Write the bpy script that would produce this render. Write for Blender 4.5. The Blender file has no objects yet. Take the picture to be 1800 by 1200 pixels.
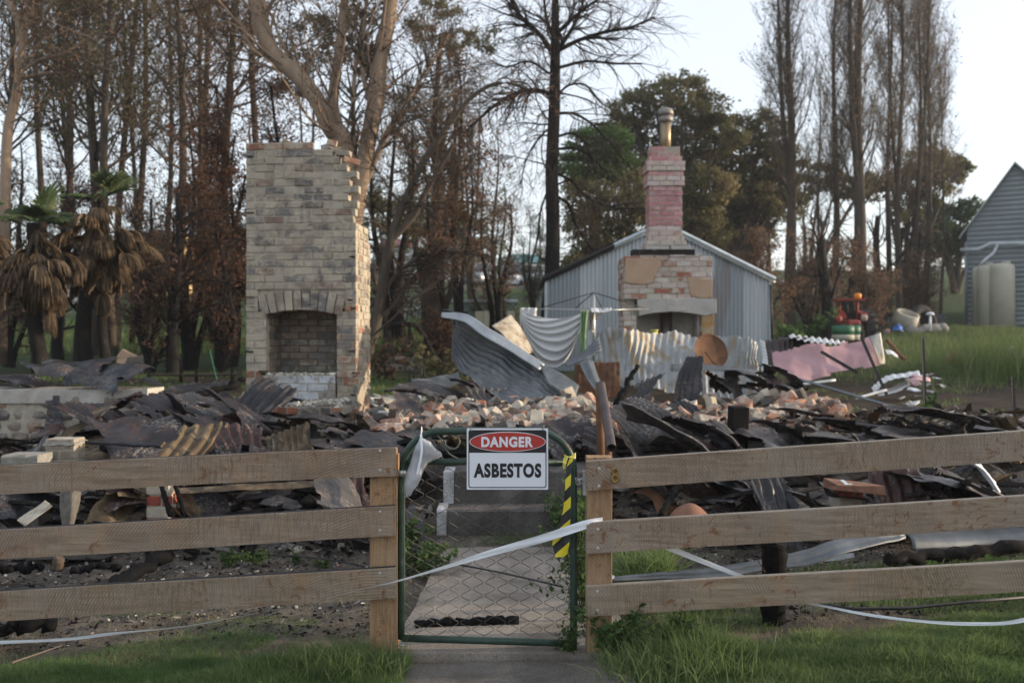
import bpy, math, random
import numpy as np
from mathutils import Vector, Matrix, noise as mnoise
R = math.radians
scene = bpy.context.scene
COL = scene.collection

# ---------------------------------------------------------------- camera, sky, sun, exposure
cam_data = bpy.data.cameras.new('camera')
cam = bpy.data.objects.new('camera', cam_data)
COL.objects.link(cam)
CZ = 1.55
cam.location = (0, 0, CZ)
cam.rotation_euler = (R(90), 0, 0)
cam_data.lens = 35; cam_data.sensor_width = 36
cam_data.clip_start = 0.1; cam_data.clip_end = 5000
cam_data.dof.use_dof = True; cam_data.dof.focus_distance = 5.0; cam_data.dof.aperture_fstop = 2.8
scene.camera = cam

SUN_EL, SUN_AZ = 11.0, 6.0            # azimuth measured from +X towards +Y
world = bpy.data.worlds.new('World'); scene.world = world
world.use_nodes = True
wn = world.node_tree.nodes; wl = world.node_tree.links
sky = wn.new('ShaderNodeTexSky'); sky.sky_type = 'NISHITA'; sky.sun_disc = False
sky.sun_elevation = R(SUN_EL); sky.sun_rotation = R(90 - SUN_AZ)
sky.altitude = 300; sky.air_density = 1.0; sky.dust_density = 2.2; sky.ozone_density = 1.6
veil = wn.new('ShaderNodeMix'); veil.data_type = 'RGBA'        # thin high cloud: pale, even light mixed over the clear sky
veil.inputs[0].default_value = .74; wl.new(sky.outputs[0], veil.inputs[6]); veil.inputs[7].default_value = (2.2, 2.24, 2.34, 1)
wl.new(veil.outputs[2], wn['Background'].inputs[0])
wn['Background'].inputs[1].default_value = 0.15
sd = bpy.data.lights.new('sun', 'SUN'); sd.energy = 2.0; sd.angle = R(0.5); sd.color = (1.0, 0.80, 0.58)
sun = bpy.data.objects.new('sun', sd); COL.objects.link(sun)
sv = Vector((math.cos(R(SUN_AZ)) * math.cos(R(SUN_EL)), math.sin(R(SUN_AZ)) * math.cos(R(SUN_EL)), math.sin(R(SUN_EL))))
sun.rotation_euler = sv.to_track_quat('Z', 'Y').to_euler()
sun.location = (20, 2, 10)
scene.view_settings.view_transform = 'Standard'; scene.view_settings.look = 'None'
scene.view_settings.gamma = 1.0; scene.view_settings.use_curve_mapping = False
scene.view_settings.exposure = 1.65

# ---------------------------------------------------------------- helpers
F = 1750.0
def W(px, py, Y):                     # a point of the photograph at depth Y
    return Vector(((px - 900) / F * Y, Y, CZ - (py - 600) / F * Y))
def tag(o, label=None, cat=None, group=None, kind=None):
    if label: o['label'] = label
    if cat: o['category'] = cat
    if group: o['group'] = group
    if kind: o['kind'] = kind
    return o
def empty(name, loc=(0, 0, 0), rz=0):
    o = bpy.data.objects.new(name, None); COL.objects.link(o); o.location = loc; o.rotation_euler = (0, 0, rz)
    o.empty_display_size = .1
    return o
def thing(name, label, cat, loc=(0, 0, 0), group=None):
    return tag(empty(name, loc), label, cat, group)

def mesh_from(name, V, Fs, tones=None, mats=(), mi=None, smooth=False):
    """V (n,3); Fs list of arrays (k, m) with m verts per face."""
    me = bpy.data.meshes.new(name)
    V = np.asarray(V, np.float32)
    Fs = [np.asarray(f, np.int32) for f in Fs if len(f)]
    nl = sum(f.size for f in Fs); nf = sum(len(f) for f in Fs)
    me.vertices.add(len(V)); me.vertices.foreach_set('co', V.ravel())
    me.loops.add(nl); me.loops.foreach_set('vertex_index', np.concatenate([f.ravel() for f in Fs]))
    me.polygons.add(nf)
    sizes = np.concatenate([np.full(len(f), f.shape[1], np.int32) for f in Fs])
    st = np.concatenate([[0], np.cumsum(sizes)[:-1]]).astype(np.int32)
    me.polygons.foreach_set('loop_start', st); me.polygons.foreach_set('loop_total', sizes)
    if mi is not None: me.polygons.foreach_set('material_index', np.asarray(mi, np.int32))
    me.polygons.foreach_set('use_smooth', np.full(nf, smooth, bool) if isinstance(smooth, bool) else np.asarray(smooth, bool))
    if tones is not None:
        a = me.attributes.new('tone', 'FLOAT', 'FACE'); a.data.foreach_set('value', np.asarray(tones, np.float32))
    for m in mats: me.materials.append(m)
    me.update(calc_edges=True); me.validate()
    return me
def link(name, me, parent=None, loc=None):
    o = bpy.data.objects.new(name, me); COL.objects.link(o)
    if parent: o.parent = parent
    if loc is not None: o.location = loc
    return o

class MB:
    """collects shapes (world or local coordinates) and links them as one mesh object"""
    def __init__(s): s.v = []; s.f = []; s.t = []; s.m = []; s.s = []
    def add(s, vs, fs, tone=0., mi=0, smooth=False):
        b = len(s.v); s.v.extend(tuple(v) for v in vs)
        for f in fs:
            s.f.append(tuple(b + i for i in f)); s.t.append(tone); s.m.append(mi); s.s.append(smooth)
    def box(s, c, size, M=None, tone=0., mi=0, jit=0., taper=1.):
        hx, hy, hz = [d / 2 for d in size]; vs = []
        for z in (-hz, hz):
            k = taper if z > 0 else 1.
            for x, y in ((-hx, -hy), (hx, -hy), (hx, hy), (-hx, hy)):
                v = Vector((x * k, y * k, z))
                if jit: v += Vector((random.uniform(-jit, jit), random.uniform(-jit, jit), random.uniform(-jit, jit)))
                if M is not None: v = M @ v
                vs.append(v + Vector(c))
        s.add(vs, [(3, 2, 1, 0), (4, 5, 6, 7), (0, 1, 5, 4), (1, 2, 6, 5), (2, 3, 7, 6), (3, 0, 4, 7)], tone, mi)
    def bbox(s, a, b, **k):
        a = Vector(a); b = Vector(b); s.box((a + b) / 2, [abs(b[i] - a[i]) for i in range(3)], **k)
    def tube(s, pts, rad, n=8, tone=0., mi=0, cap=True, smooth=True, flat=1., up=None):
        pts = [Vector(p) for p in pts]; m = len(pts)
        if not hasattr(rad, '__len__'): rad = [rad] * m
        b = len(s.v); pv = None
        for i, p in enumerate(pts):
            t = (pts[min(i + 1, m - 1)] - pts[max(i - 1, 0)]).normalized()
            if pv is None:
                ref = Vector(up) if up else (Vector((0, 0, 1)) if abs(t.z) < .9 else Vector((0, 1, 0)))
                a = t.cross(ref).normalized()
            else: a = (pv - t * pv.dot(t)).normalized()
            pv = a; c = t.cross(a).normalized()
            for k in range(n):
                an = 2 * math.pi * k / n
                s.v.append(tuple(p + a * (rad[i] * math.cos(an)) + c * (rad[i] * flat * math.sin(an))))
        fs = [(b + i * n + k, b + i * n + (k + 1) % n, b + (i + 1) * n + (k + 1) % n, b + (i + 1) * n + k) for i in range(m - 1) for k in range(n)]
        if cap: fs += [tuple(b + k for k in range(n))[::-1], tuple(b + (m - 1) * n + k for k in range(n))]
        for f in fs:
            s.f.append(f); s.t.append(tone); s.m.append(mi); s.s.append(smooth and len(f) == 4)
    def lathe(s, c, prof, n=20, axis=None, tone=0., mi=0, smooth=True):
        """prof: list of (radius, height) along the axis matrix's Z"""
        M = axis or Matrix.Identity(3); b = len(s.v); m = len(prof)
        for r, z in prof:
            for k in range(n):
                an = 2 * math.pi * k / n
                s.v.append(tuple(Vector(c) + M @ Vector((r * math.cos(an), r * math.sin(an), z))))
        for i in range(m - 1):
            for k in range(n):
                s.f.append((b + i * n + k, b + i * n + (k + 1) % n, b + (i + 1) * n + (k + 1) % n, b + (i + 1) * n + k)); s.t.append(tone); s.m.append(mi); s.s.append(smooth)
        for f in (tuple(b + k for k in range(n))[::-1], tuple(b + (m - 1) * n + k for k in range(n))):
            s.f.append(f); s.t.append(tone); s.m.append(mi); s.s.append(False)
    def prism(s, poly, y0, y1, tone=0., mi=0):
        """poly of (x, z); extruded between y0 and y1"""
        n = len(poly); b = [(x, y0, z) for x, z in poly] + [(x, y1, z) for x, z in poly]
        s.add(b, [tuple(range(n)), tuple(range(n, 2 * n))[::-1]] + [(i, i + n, (i + 1) % n + n, (i + 1) % n) for i in range(n)], tone, mi)
    def build(s, name, mats, parent=None, origin=None, bevel=0.):
        if not isinstance(mats, (list, tuple)): mats = [mats]
        V = np.array(s.v, np.float32)
        if origin is not None: V = V - np.array(tuple(origin), np.float32)
        sz = {}
        for i, f in enumerate(s.f): sz.setdefault(len(f), []).append(i)
        order = [i for k in sz for i in sz[k]]
        Fs = [np.array([s.f[i] for i in sz[k]]) for k in sz]
        me = mesh_from(name, V, Fs, [s.t[i] for i in order], mats, [s.m[i] for i in order], np.array([s.s[i] for i in order]))
        o = link(name, me, parent, origin if (origin is not None and parent is None) else None)
        if bevel:
            bm = o.modifiers.new('bevel', 'BEVEL'); bm.width = bevel; bm.segments = 2; bm.limit_method = 'ANGLE'; bm.harden_normals = False
        return o
def rotm(yaw=0, pitch=0, roll=0):
    return (Matrix.Rotation(R(yaw), 3, 'Z') @ Matrix.Rotation(R(pitch), 3, 'X') @ Matrix.Rotation(R(roll), 3, 'Y'))

# ---------------------------------------------------------------- materials
def srgb(h):
    c = [int(h[i:i + 2], 16) / 255 for i in (0, 2, 4)]
    return tuple(x / 12.92 if x <= .04045 else ((x + .055) / 1.055) ** 2.4 for x in c)
class NT:
    def __init__(s, name):
        s.m = bpy.data.materials.new(name); s.m.use_nodes = True; s.t = s.m.node_tree
        s.b = s.t.nodes['Principled BSDF']; s.L = s.t.links.new
    def n(s, kind, **k):
        nd = s.t.nodes.new('ShaderNode' + kind)
        for a, v in k.items(): setattr(nd, a, v)
        return nd
    def coord(s, which='Object', scale=(1, 1, 1), rot=(0, 0, 0)):
        tc = s.n('TexCoord'); mp = s.n('Mapping'); mp.inputs['Scale'].default_value = scale; mp.inputs['Rotation'].default_value = rot
        s.L(tc.outputs[which], mp.inputs['Vector']); return mp.outputs[0]
    def noise(s, co, scale, detail=6, rough=.6, dist=0.):
        nd = s.n('TexNoise'); nd.inputs['Scale'].default_value = scale; nd.inputs['Detail'].default_value = detail
        nd.inputs['Roughness'].default_value = rough; nd.inputs['Distortion'].default_value = dist
        s.L(co, nd.inputs['Vector']); return nd.outputs['Fac']
    def ramp(s, fac, stops, interp='LINEAR'):
        nd = s.n('ValToRGB'); cr = nd.color_ramp; cr.interpolation = interp
        while len(cr.elements) < len(stops): cr.elements.new(.5)
        for e, (p, c) in zip(cr.elements, stops):
            e.position = p; e.color = (c if hasattr(c, '__len__') else (c, c, c))[:3] + (1,) if hasattr(c, '__len__') else (c, c, c, 1)
        s.L(fac, nd.inputs[0]); return nd.outputs[0]
    def mix(s, fac, a, b, mode='MIX'):
        nd = s.n('Mix', data_type='RGBA', blend_type=mode)
        for sock, v in ((nd.inputs[0], fac), (nd.inputs[6], a), (nd.inputs[7], b)):
            if hasattr(v, 'links'): s.L(v, sock)
            elif hasattr(v, '__len__'): sock.default_value = tuple(v) + (1,)
            else: sock.default_value = v
        return nd.outputs[2]
    def math(s, op, a, b=None):
        nd = s.n('Math', operation=op)
        for sock, v in ((nd.inputs[0], a), (nd.inputs[1], b)):
            if v is None: continue
            if hasattr(v, 'links'): s.L(v, sock)
            else: sock.default_value = v
        return nd.outputs[0]
    def attr(s, name='tone'):
        nd = s.n('Attribute'); nd.attribute_name = name; return nd.outputs['Fac']
    def bump(s, h, dist=.01, strength=.6):
        nd = s.n('Bump'); nd.inputs['Distance'].default_value = dist; nd.inputs['Strength'].default_value = strength
        s.L(h, nd.inputs['Height']); s.L(nd.outputs[0], s.b.inputs['Normal'])
    def done(s, col, rough=.8, metal=0., spec=.3):
        if hasattr(col, 'links'): s.L(col, s.b.inputs['Base Color'])
        else: s.b.inputs['Base Color'].default_value = tuple(col) + (1,)
        for k, v in (('Roughness', rough), ('Metallic', metal), ('Specular IOR Level', spec)):
            if hasattr(v, 'links'): s.L(v, s.b.inputs[k])
            else: s.b.inputs[k].default_value = v
        return s.m
M = {}
def simple(name, a, b, scale=8, rough=.8, metal=0., bump=.004, spec=.3, tone=0., c=None, detail=6):
    """two or three colours mixed by noise, optional per-face tone variation"""
    t = NT(name); co = t.coord('Object'); f = t.noise(co, scale, detail, .65)
    st = [(.32, a), (.62, b)] + ([(.78, c)] if c else [])
    col = t.ramp(f, st)
    if tone:
        k = t.math('MULTIPLY_ADD', t.attr(), 2 * tone); k.node.inputs[2].default_value = 1 - tone
        hv = t.n('HueSaturation'); t.L(k, hv.inputs['Value']); t.L(col, hv.inputs['Color']); col = hv.outputs[0]
    if bump: t.bump(t.noise(co, scale * 5, 5, .6), bump, .7)
    M[name] = t.done(col, rough, metal, spec); return M[name]

def make_wood(name, base, dark, grey, seed=0., mark=0.35, axis='x', moss=0.):
    t = NT(name)
    sc = (1, 1, 1)
    co = t.coord('Object', sc)
    st = t.coord('Object', (1.2, 14, 14) if axis == 'x' else (14, 14, 1.2))
    g1 = t.noise(st, 3.0 + seed, 8, .65, .6)
    blot = t.noise(co, 3.3, 5, .6, .4)
    col = t.mix(t.ramp(g1, [(.35, 0.), (.7, 1.)]), dark, base)
    col = t.mix(t.ramp(blot, [(.38, 0.), (.68, .75)]), col, grey)
    fine = t.noise(t.coord('Object', (9, 60, 60) if axis == 'x' else (60, 60, 9)), 4, 4, .7)
    col = t.mix(t.ramp(fine, [(.3, .35), (.55, 0.)]), col, dark)
    # saw arcs
    wv = t.n('TexWave'); wv.wave_type = 'RINGS'; wv.rings_direction = 'Y'
    mp = t.coord('Object', (1, 1, 1)); mm = t.n('Mapping'); mm.inputs['Location'].default_value = (.35 + seed, 0, .55)
    t.L(mp, mm.inputs['Vector']); t.L(mm.outputs[0], wv.inputs['Vector'])
    wv.inputs['Scale'].default_value = 22; wv.inputs['Distortion'].default_value = 1.2; wv.inputs['Detail'].default_value = 2; wv.inputs['Detail Scale'].default_value = 1.5
    arc = t.ramp(wv.outputs['Fac'], [(.0, 1.), (.45, 0.)])
    am = t.math('MULTIPLY', arc, t.ramp(t.noise(co, 2.1 + seed, 3, .5), [(.40, 0.), (.58, min(1, mark * 1.7))]))
    col = t.mix(am, col, dark)
    # fine crossing saw scratches
    for ang in (50, -48):
        ss = t.noise(t.coord('Object', (90, 1, 5), (0, R(ang), 0)), 2.2, 3, .6)
        sf = t.math('MULTIPLY', t.ramp(ss, [(.38, .8), (.5, 0.)]), t.ramp(t.noise(co, 1.7 + ang * .01, 2, .5), [(.45, 0.), (.6, 1.)]))
        col = t.mix(sf, col, dark)
    col = t.mix(t.ramp(t.noise(co, 5.2, 5, .65, .8), [(.50, 0.), (.66, .34)]), col, tuple(x * k_ for x, k_ in zip(base, (.86, .68, .52))))
    st2 = t.math('MULTIPLY', t.ramp(t.noise(co, 9, 6, .7, 2.5), [(.56, 0.), (.62, .8)]), t.ramp(t.noise(co, 2.6, 2, .5), [(.46, 0.), (.58, 1.)]))
    col = t.mix(st2, col, (.16, .07, .03))
    if moss:
        ms = t.math('MULTIPLY', t.ramp(t.noise(co, 40, 6, .8), [(.5, 0.), (.62, .8)]), t.ramp(t.noise(co, 2.0, 3, .5), [(.52, 0.), (.62, moss)]))
        col = t.mix(ms, col, (.05, .06, .02))
    t.bump(t.math('ADD', fine, t.math('MULTIPLY', arc, .5)), .003, .5)
    M[name] = t.done(col, .75, 0, .25); return M[name]
make_wood('rail_wood', (.385, .305, .225), (.165, .115, .08), (.29, .255, .21), 0., .5, moss=0.)
make_wood('rail_wood_moss', (.37, .295, .22), (.165, .12, .08), (.28, .25, .205), .3, .5, moss=.9)
make_wood('rail_wood_grey', (.355, .29, .225), (.165, .12, .085), (.28, .25, .21), .7, .4, moss=0.)
make_wood('post_wood', (.44, .29, .17), (.20, .115, .06), (.34, .25, .16), .2, .1, 'z')
simple('black_top', (.012, .012, .015), (.03, .03, .036), 30, .8, spec=.2)  # near-black colour, on the top faces of the left rails only
simple('grey_top', (.16, .145, .125), (.26, .235, .20), 12, .8)
simple('steel', (.35, .36, .36), (.55, .56, .56), 30, .4, .7, 0)
simple('brass', (.16, .10, .03), (.32, .20, .06), 60, .5, .6, .001)

# gate paint: dark green tube with worn grey and rust
t = NT('gate_paint'); co = t.coord('Object')
c = t.ramp(t.noise(co, 9, 7, .7), [(.35, (.012, .03, .022)), (.6, (.028, .058, .042)), (.72, (.12, .125, .11))])
c = t.mix(t.ramp(t.noise(co, 14, 6, .7), [(.62, 0.), (.7, .8)]), c, (.10, .05, .03))
t.bump(t.noise(co, 120, 3, .6), .001, .4); M['gate_paint'] = t.done(c, .5, 0, .4)
simple('scroll_paint', (.06, .085, .07), (.16, .17, .15), 20, .5, 0, .001)
simple('wire', (.03, .035, .03), (.10, .10, .09), 25, .5, .4, 0)
simple('white_plastic', (.62, .66, .72), (.74, .78, .83), 6, .45, 0, .002, .4)
simple('sign_white', (.66, .70, .77), (.70, .74, .81), 5, .42, 0, 0, .4)
simple('sign_black', (.012, .012, .014), (.018, .018, .020), 9, .42, 0, 0, .4)
simple('sign_red', (.38, .035, .028), (.42, .045, .035), 5, .42, 0, 0, .4)

# crazed charcoal: cracked into small blocks along the grain
for nm_, sc_, ash_ in (('charcoal', 30, 0.), ('charcoal_ashy', 22, .7)):
    t = NT(nm_); co = t.coord('Object'); v_ = t.n('TexVoronoi'); v_.feature = 'DISTANCE_TO_EDGE'; v_.inputs['Scale'].default_value = sc_; t.L(co, v_.inputs['Vector'])
    col = t.ramp(t.noise(co, 16, 6, .7), [(.3, (.003, .003, .0035)), (.62, (.011, .011, .012)), (.8, (.028, .027, .028))])
    if ash_: col = t.mix(t.math('MULTIPLY', t.ramp(t.noise(co, 40, 5, .75), [(.50, 0.), (.62, 1.)]), t.ramp(t.noise(co, 4, 4, .6), [(.46, 0.), (.58, ash_)])), col, (.20, .185, .165))
    t.bump(t.math('ADD', t.ramp(v_.outputs['Distance'], [(0, 0.), (.12, 1.)]), t.noise(co, 60, 5, .7)), .010, .9)
    M[nm_] = t.done(col, .62, 0, .14)
def make_concrete(name, a, b, c, speck=.5):
    t = NT(name); co = t.coord('Object')
    col = t.ramp(t.noise(co, 2.3, 8, .68, .3), [(.3, a), (.55, b), (.75, c)])
    col = t.mix(t.ramp(t.noise(co, 95, 3, .6), [(.36, speck), (.48, 0.)]), col, tuple(x * .35 for x in a))
    col = t.mix(t.ramp(t.noise(co, 130, 2, .6), [(.6, 0.), (.68, speck * .8)]), col, tuple(min(.7, x * 1.7) for x in c))
    col = t.mix(t.ramp(t.noise(co, 1.6, 6, .65, .8), [(.50, 0.), (.62, .55)]), col, tuple(x * .55 for x in a))
    col = t.mix(t.ramp(t.noise(co, 4.2, 7, .7, .6), [(.60, 0.), (.68, .5)]), col, (.10, .085, .06))
    t.bump(t.noise(co, 60, 8, .75), .006, .8)
    M[name] = t.done(col, .9, 0, .2); return M[name]
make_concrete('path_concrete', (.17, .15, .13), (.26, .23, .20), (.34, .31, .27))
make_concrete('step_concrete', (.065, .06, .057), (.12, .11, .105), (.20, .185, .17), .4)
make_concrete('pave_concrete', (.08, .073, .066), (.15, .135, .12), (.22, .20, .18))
simple('painted_edge', (.22, .225, .23), (.42, .43, .44), 14, .8, bump=.004)
simple('charcoal', (.003, .003, .0035), (.011, .011, .012), 30, .8, 0, .014, .08)
simple('charcoal_ashy', (.005, .005, .005), (.016, .014, .013), 14, .85, 0, .01, .1, c=(.13, .12, .11))

# corrugated iron in its several states
def make_tin(name, stops, rust=None, rl=.58, rough=.5, metal=.35, scale=3., streak=True, bump=.002, fine=.3, ash=0.):
    t = NT(name); co = t.coord('Object'); gc = t.coord('Object', (1, 1, .35) if streak else (1, 1, 1))
    col = t.ramp(t.noise(gc, scale, 7, .62, .5), stops)
    f2 = t.noise(gc, scale * 9, 5, .7)
    col = t.mix(t.ramp(f2, [(.3, fine), (.5, 0.)]), col, tuple(x * .4 for x in stops[0][1]))
    if rust: col = t.mix(t.ramp(t.noise(gc, scale * 1.4, 8, .68, .8), [(rl, 0.), (rl + .07, .9)]), col, rust)
    if ash:
        am = t.math('MULTIPLY', t.ramp(t.noise(co, 38, 5, .75), [(.50, 0.), (.60, 1.)]), t.ramp(t.noise(co, 3.1, 4, .6), [(.48, 0.), (.60, ash)]))
        col = t.mix(am, col, (.30, .27, .235))
        col = t.mix(t.ramp(t.noise(gc, 5.5, 6, .7, 1.2), [(.54, 0.), (.60, .5)]), col, (.075, .036, .020))
        col = t.mix(t.ramp(t.noise(co, 4.3, 6, .7, 1.5), [(.36, .8), (.44, 0.)]), col, (.010, .009, .010))
        rough = t.ramp(t.noise(co, 6, 5, .6), [(.35, rough - .16), (.65, rough + .25)])
    t.bump(t.noise(co, 26, 6, .7), bump * (3 if ash else 1), .6)
    M[name] = t.done(col, rough, metal, .4); return M[name]
make_tin('tin_galv', [(.3, (.20, .225, .25)), (.6, (.30, .335, .37)), (.8, (.40, .43, .46))], (.22, .18, .12), .66, .5, .3)
make_tin('tin_galv_dark', [(.3, (.065, .075, .085)), (.55, (.12, .135, .15)), (.75, (.22, .24, .26))], (.14, .115, .08), .66, .5, .35)  # darkened overall, so the curled sheet's down-turned face holds its shade in colour
make_tin('tin_stained', [(.3, (.14, .15, .155)), (.55, (.28, .295, .30)), (.75, (.40, .415, .42))], (.22, .165, .09), .53, .55, .25)
make_tin('tin_burnt', [(.3, (.008, .007, .009)), (.55, (.020, .016, .020)), (.75, (.055, .048, .054))], (.075, .03, .022), .60, .42, .1, ash=.8)
make_tin('tin_burnt_blue', [(.3, (.007, .008, .011)), (.55, (.018, .019, .024)), (.75, (.05, .052, .062))], (.09, .07, .055), .66, .38, .15, ash=.5)
make_tin('tin_burnt_grey', [(.3, (.028, .025, .025)), (.55, (.065, .060, .060)), (.75, (.14, .13, .125))], (.10, .055, .03), .58, .5, .05, ash=.9)
make_tin('tin_red', [(.3, (.022, .009, .009)), (.55, (.05, .019, .016)), (.75, (.09, .035, .028))], (.02, .02, .022), .55, .5, .2, ash=.7)
make_tin('tin_rusty', [(.3, (.022, .015, .010)), (.5, (.11, .075, .04)), (.7, (.25, .20, .13))], (.018, .014, .012), .52, .75, .1, 6)
make_tin('tin_white', [(.3, (.55, .57, .59)), (.6, (.66, .68, .70)), (.8, (.70, .71, .72))], None, .6, .5, 0.)
make_tin('mottled_panel', [(.3, (.10, .06, .03)), (.5, (.38, .33, .25)), (.7, (.50, .46, .38))], (.05, .045, .04), .62, .7, 0., 7, False)
make_tin('pink_panel', [(.3, (.38, .22, .24)), (.6, (.46, .285, .31)), (.8, (.47, .33, .35))], (.32, .31, .31), .72, .7, 0., 2.2, False, fine=.1)
make_tin('rust_plain', [(.3, (.06, .028, .014)), (.55, (.14, .065, .03)), (.75, (.22, .12, .06))], (.04, .025, .02), .6, .8, .1, 5, False)
make_tin('pipe_brown', [(.3, (.035, .025, .024)), (.6, (.075, .055, .052)), (.8, (.13, .10, .09))], None, .6, .45, .2, 6, False)
make_tin('black_steel', [(.3, (.012, .012, .014)), (.6, (.03, .03, .034)), (.8, (.06, .055, .055))], None, .6, .6, .2, 6, False)

def make_brick(name, cols, mortar, smear=.5, smear_scale=9, extra=None):
    """per-brick colour from the face attribute, mortar smeared over by noise"""
    t = NT(name); co = t.coord('Object'); n = len(cols)
    col = t.ramp(t.attr(), [(i / n, c) for i, c in enumerate(cols)], 'CONSTANT')
    hv = t.n('HueSaturation'); t.L(col, hv.inputs['Color'])
    t.L(t.math('ADD', t.math('MULTIPLY', t.noise(co, 14, 5, .6), .9), .55), hv.inputs['Value']); col = hv.outputs[0]
    s = t.math('ADD', t.noise(co, smear_scale, 7, .68, .6), t.math('MULTIPLY', t.math('SUBTRACT', t.math('FRACT', t.math('MULTIPLY', t.attr(), 17.3)), .5), .20))
    mm = t.ramp(t.noise(co, 3, 6, .6), [(.3, tuple(x * .72 for x in mortar)), (.6, mortar), (.8, tuple(min(1, x * 1.12) for x in mortar))])
    col = t.mix(t.ramp(s, [(1 - smear - .09, 0.), (1 - smear + .07, 1.)]), col, mm)
    if extra: col = t.mix(t.ramp(t.noise(co, extra[1], 6, .6, .4), [(extra[2], 0.), (extra[2] + .06, .9)]), col, extra[0])
    t.bump(t.math('ADD', t.noise(co, 45, 6, .7), t.math('MULTIPLY', s, .6)), .012, .8)
    M[name] = t.done(col, .92, 0, .15); return M[name]
# ================================================================ terrain
PROF = np.array([(-30, -.05), (0, -.06), (4.2, -.02), (5, 0), (7.2, .02), (8.5, .30), (10, .45), (12, .65), (15, .85), (20, 1.1), (25, 1.5), (38, 2.3), (60, 4.6), (90, 7.0), (150, 8.0), (900, 8.0)])
def gz(x, y):
    x = np.asarray(x, float); y = np.asarray(y, float)
    z = np.interp(y, PROF[:, 0], PROF[:, 1])
    xs = np.sign(x) * np.clip(np.abs(x) - .6, 0, 5)
    z = z + .052 * xs * np.clip((9.5 - y) / 4, 0, 1)
    k = np.clip((np.abs(x - .03) - .62) / .3, 0, 1)          # smooth under the path
    side = np.clip((np.abs(x - .03) - .62) / .3, 0, 1)
    bumps = .018 * np.sin(x * 5.1 + 1.3 * np.sin(y * 3.1)) * np.cos(y * 4.3 + x) + .012 * np.sin(x * 11.3 + y * 7.7) * np.sin(y * 13.1 - x * 3.)
    z = z + bumps * k * np.clip((y + 2) / 4, 0, 1)
    far = np.clip((y - 12) / 20, 0, 1)
    z = z + far * .18 * np.sin(x * .35 + 1) * np.cos(y * .23) + np.clip((y - 40) / 60, 0, 1) * 1.2 * np.sin(x * .045 + .6)
    z = z - .05 * np.clip(1 - np.abs(x - .03) / .75, 0, 1) ** .3 * np.where((y > 3) & (y < 9.5), 1, 0) * np.where(np.abs(x - .03) < .75, 1, 0)
    return z
def axis(segs):
    a = []
    for s, e, st in segs: a += list(np.arange(s, e, st))
    return np.array(a + [segs[-1][1]])
xs = axis([(-300, -60, 40), (-60, -12, 2.), (-12, -4, .25), (-4, 4, .06), (4, 14, .25), (14, 60, 2.), (60, 300, 40)])
ys = axis([(-30, 3, 1.), (3, 9, .06), (9, 18, .14), (18, 45, .6), (45, 120, 3), (120, 330, 30)])
X, Y = np.meshgrid(xs, ys); Z = gz(X, Y)
V = np.stack([X, Y, Z], -1).reshape(-1, 3); nx, ny = len(xs), len(ys)
ii = (np.arange(ny - 1)[:, None] * nx + np.arange(nx - 1)[None]).ravel()
t = NT('ground'); g = t.n('NewGeometry'); sp = t.n('SeparateXYZ'); t.L(g.outputs['Position'], sp.inputs[0])
pos = g.outputs['Position']
n1 = t.noise(pos, .9, 6, .6); n2 = t.noise(pos, 5, 7, .65); n3 = t.noise(pos, 55, 5, .7)
soil = t.ramp(n2, [(.3, (.05, .038, .029)), (.5, (.10, .078, .06)), (.7, (.16, .125, .095))])
ash = t.ramp(n2, [(.3, (.035, .031, .028)), (.5, (.095, .082, .070)), (.68, (.17, .145, .12))])
ash = t.mix(t.ramp(n3, [(.58, 0.), (.66, .7)]), ash, (.26, .23, .20))
ash = t.mix(t.ramp(t.noise(pos, 24, 5, .7), [(.36, .85), (.45, 0.)]), ash, (.012, .011, .010))
grs = t.ramp(n2, [(.3, (.018, .032, .010)), (.55, (.035, .065, .016)), (.75, (.06, .085, .025))])
yy = t.math('ADD', sp.outputs['Y'], t.math('MULTIPLY', n1, 3.0))
c = t.mix(t.ramp(t.math('DIVIDE', t.math('ADD', sp.outputs['Y'], t.math('MULTIPLY', n2, .7)), 10), [(.535, 0.), (.58, 1.)]), soil, ash)
dark = t.ramp(n2, [(.3, (.018, .014, .011)), (.6, (.042, .032, .024)), (.8, (.07, .055, .04))])
c = t.mix(t.ramp(t.math('DIVIDE', yy, 20), [(.50, 0.), (.62, 1.)]), c, dark)
gm = t.math('MULTIPLY', t.ramp(t.math('DIVIDE', yy, 40), [(.44, 0.), (.52, 1.)]), t.ramp(n1, [(.36, .35), (.52, 1.)]))
c = t.mix(gm, c, grs)
t.bump(t.math('ADD', n3, t.math('MULTIPLY', n2, 1.5)), .02, .8)
M['ground'] = t.done(c, .95, 0, .15)
gr = link('ground', mesh_from('ground', V, [np.stack([ii, ii + 1, ii + nx + 1, ii + nx], 1)], None, [M['ground']], None, True))
tag(gr, kind='structure')

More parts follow.
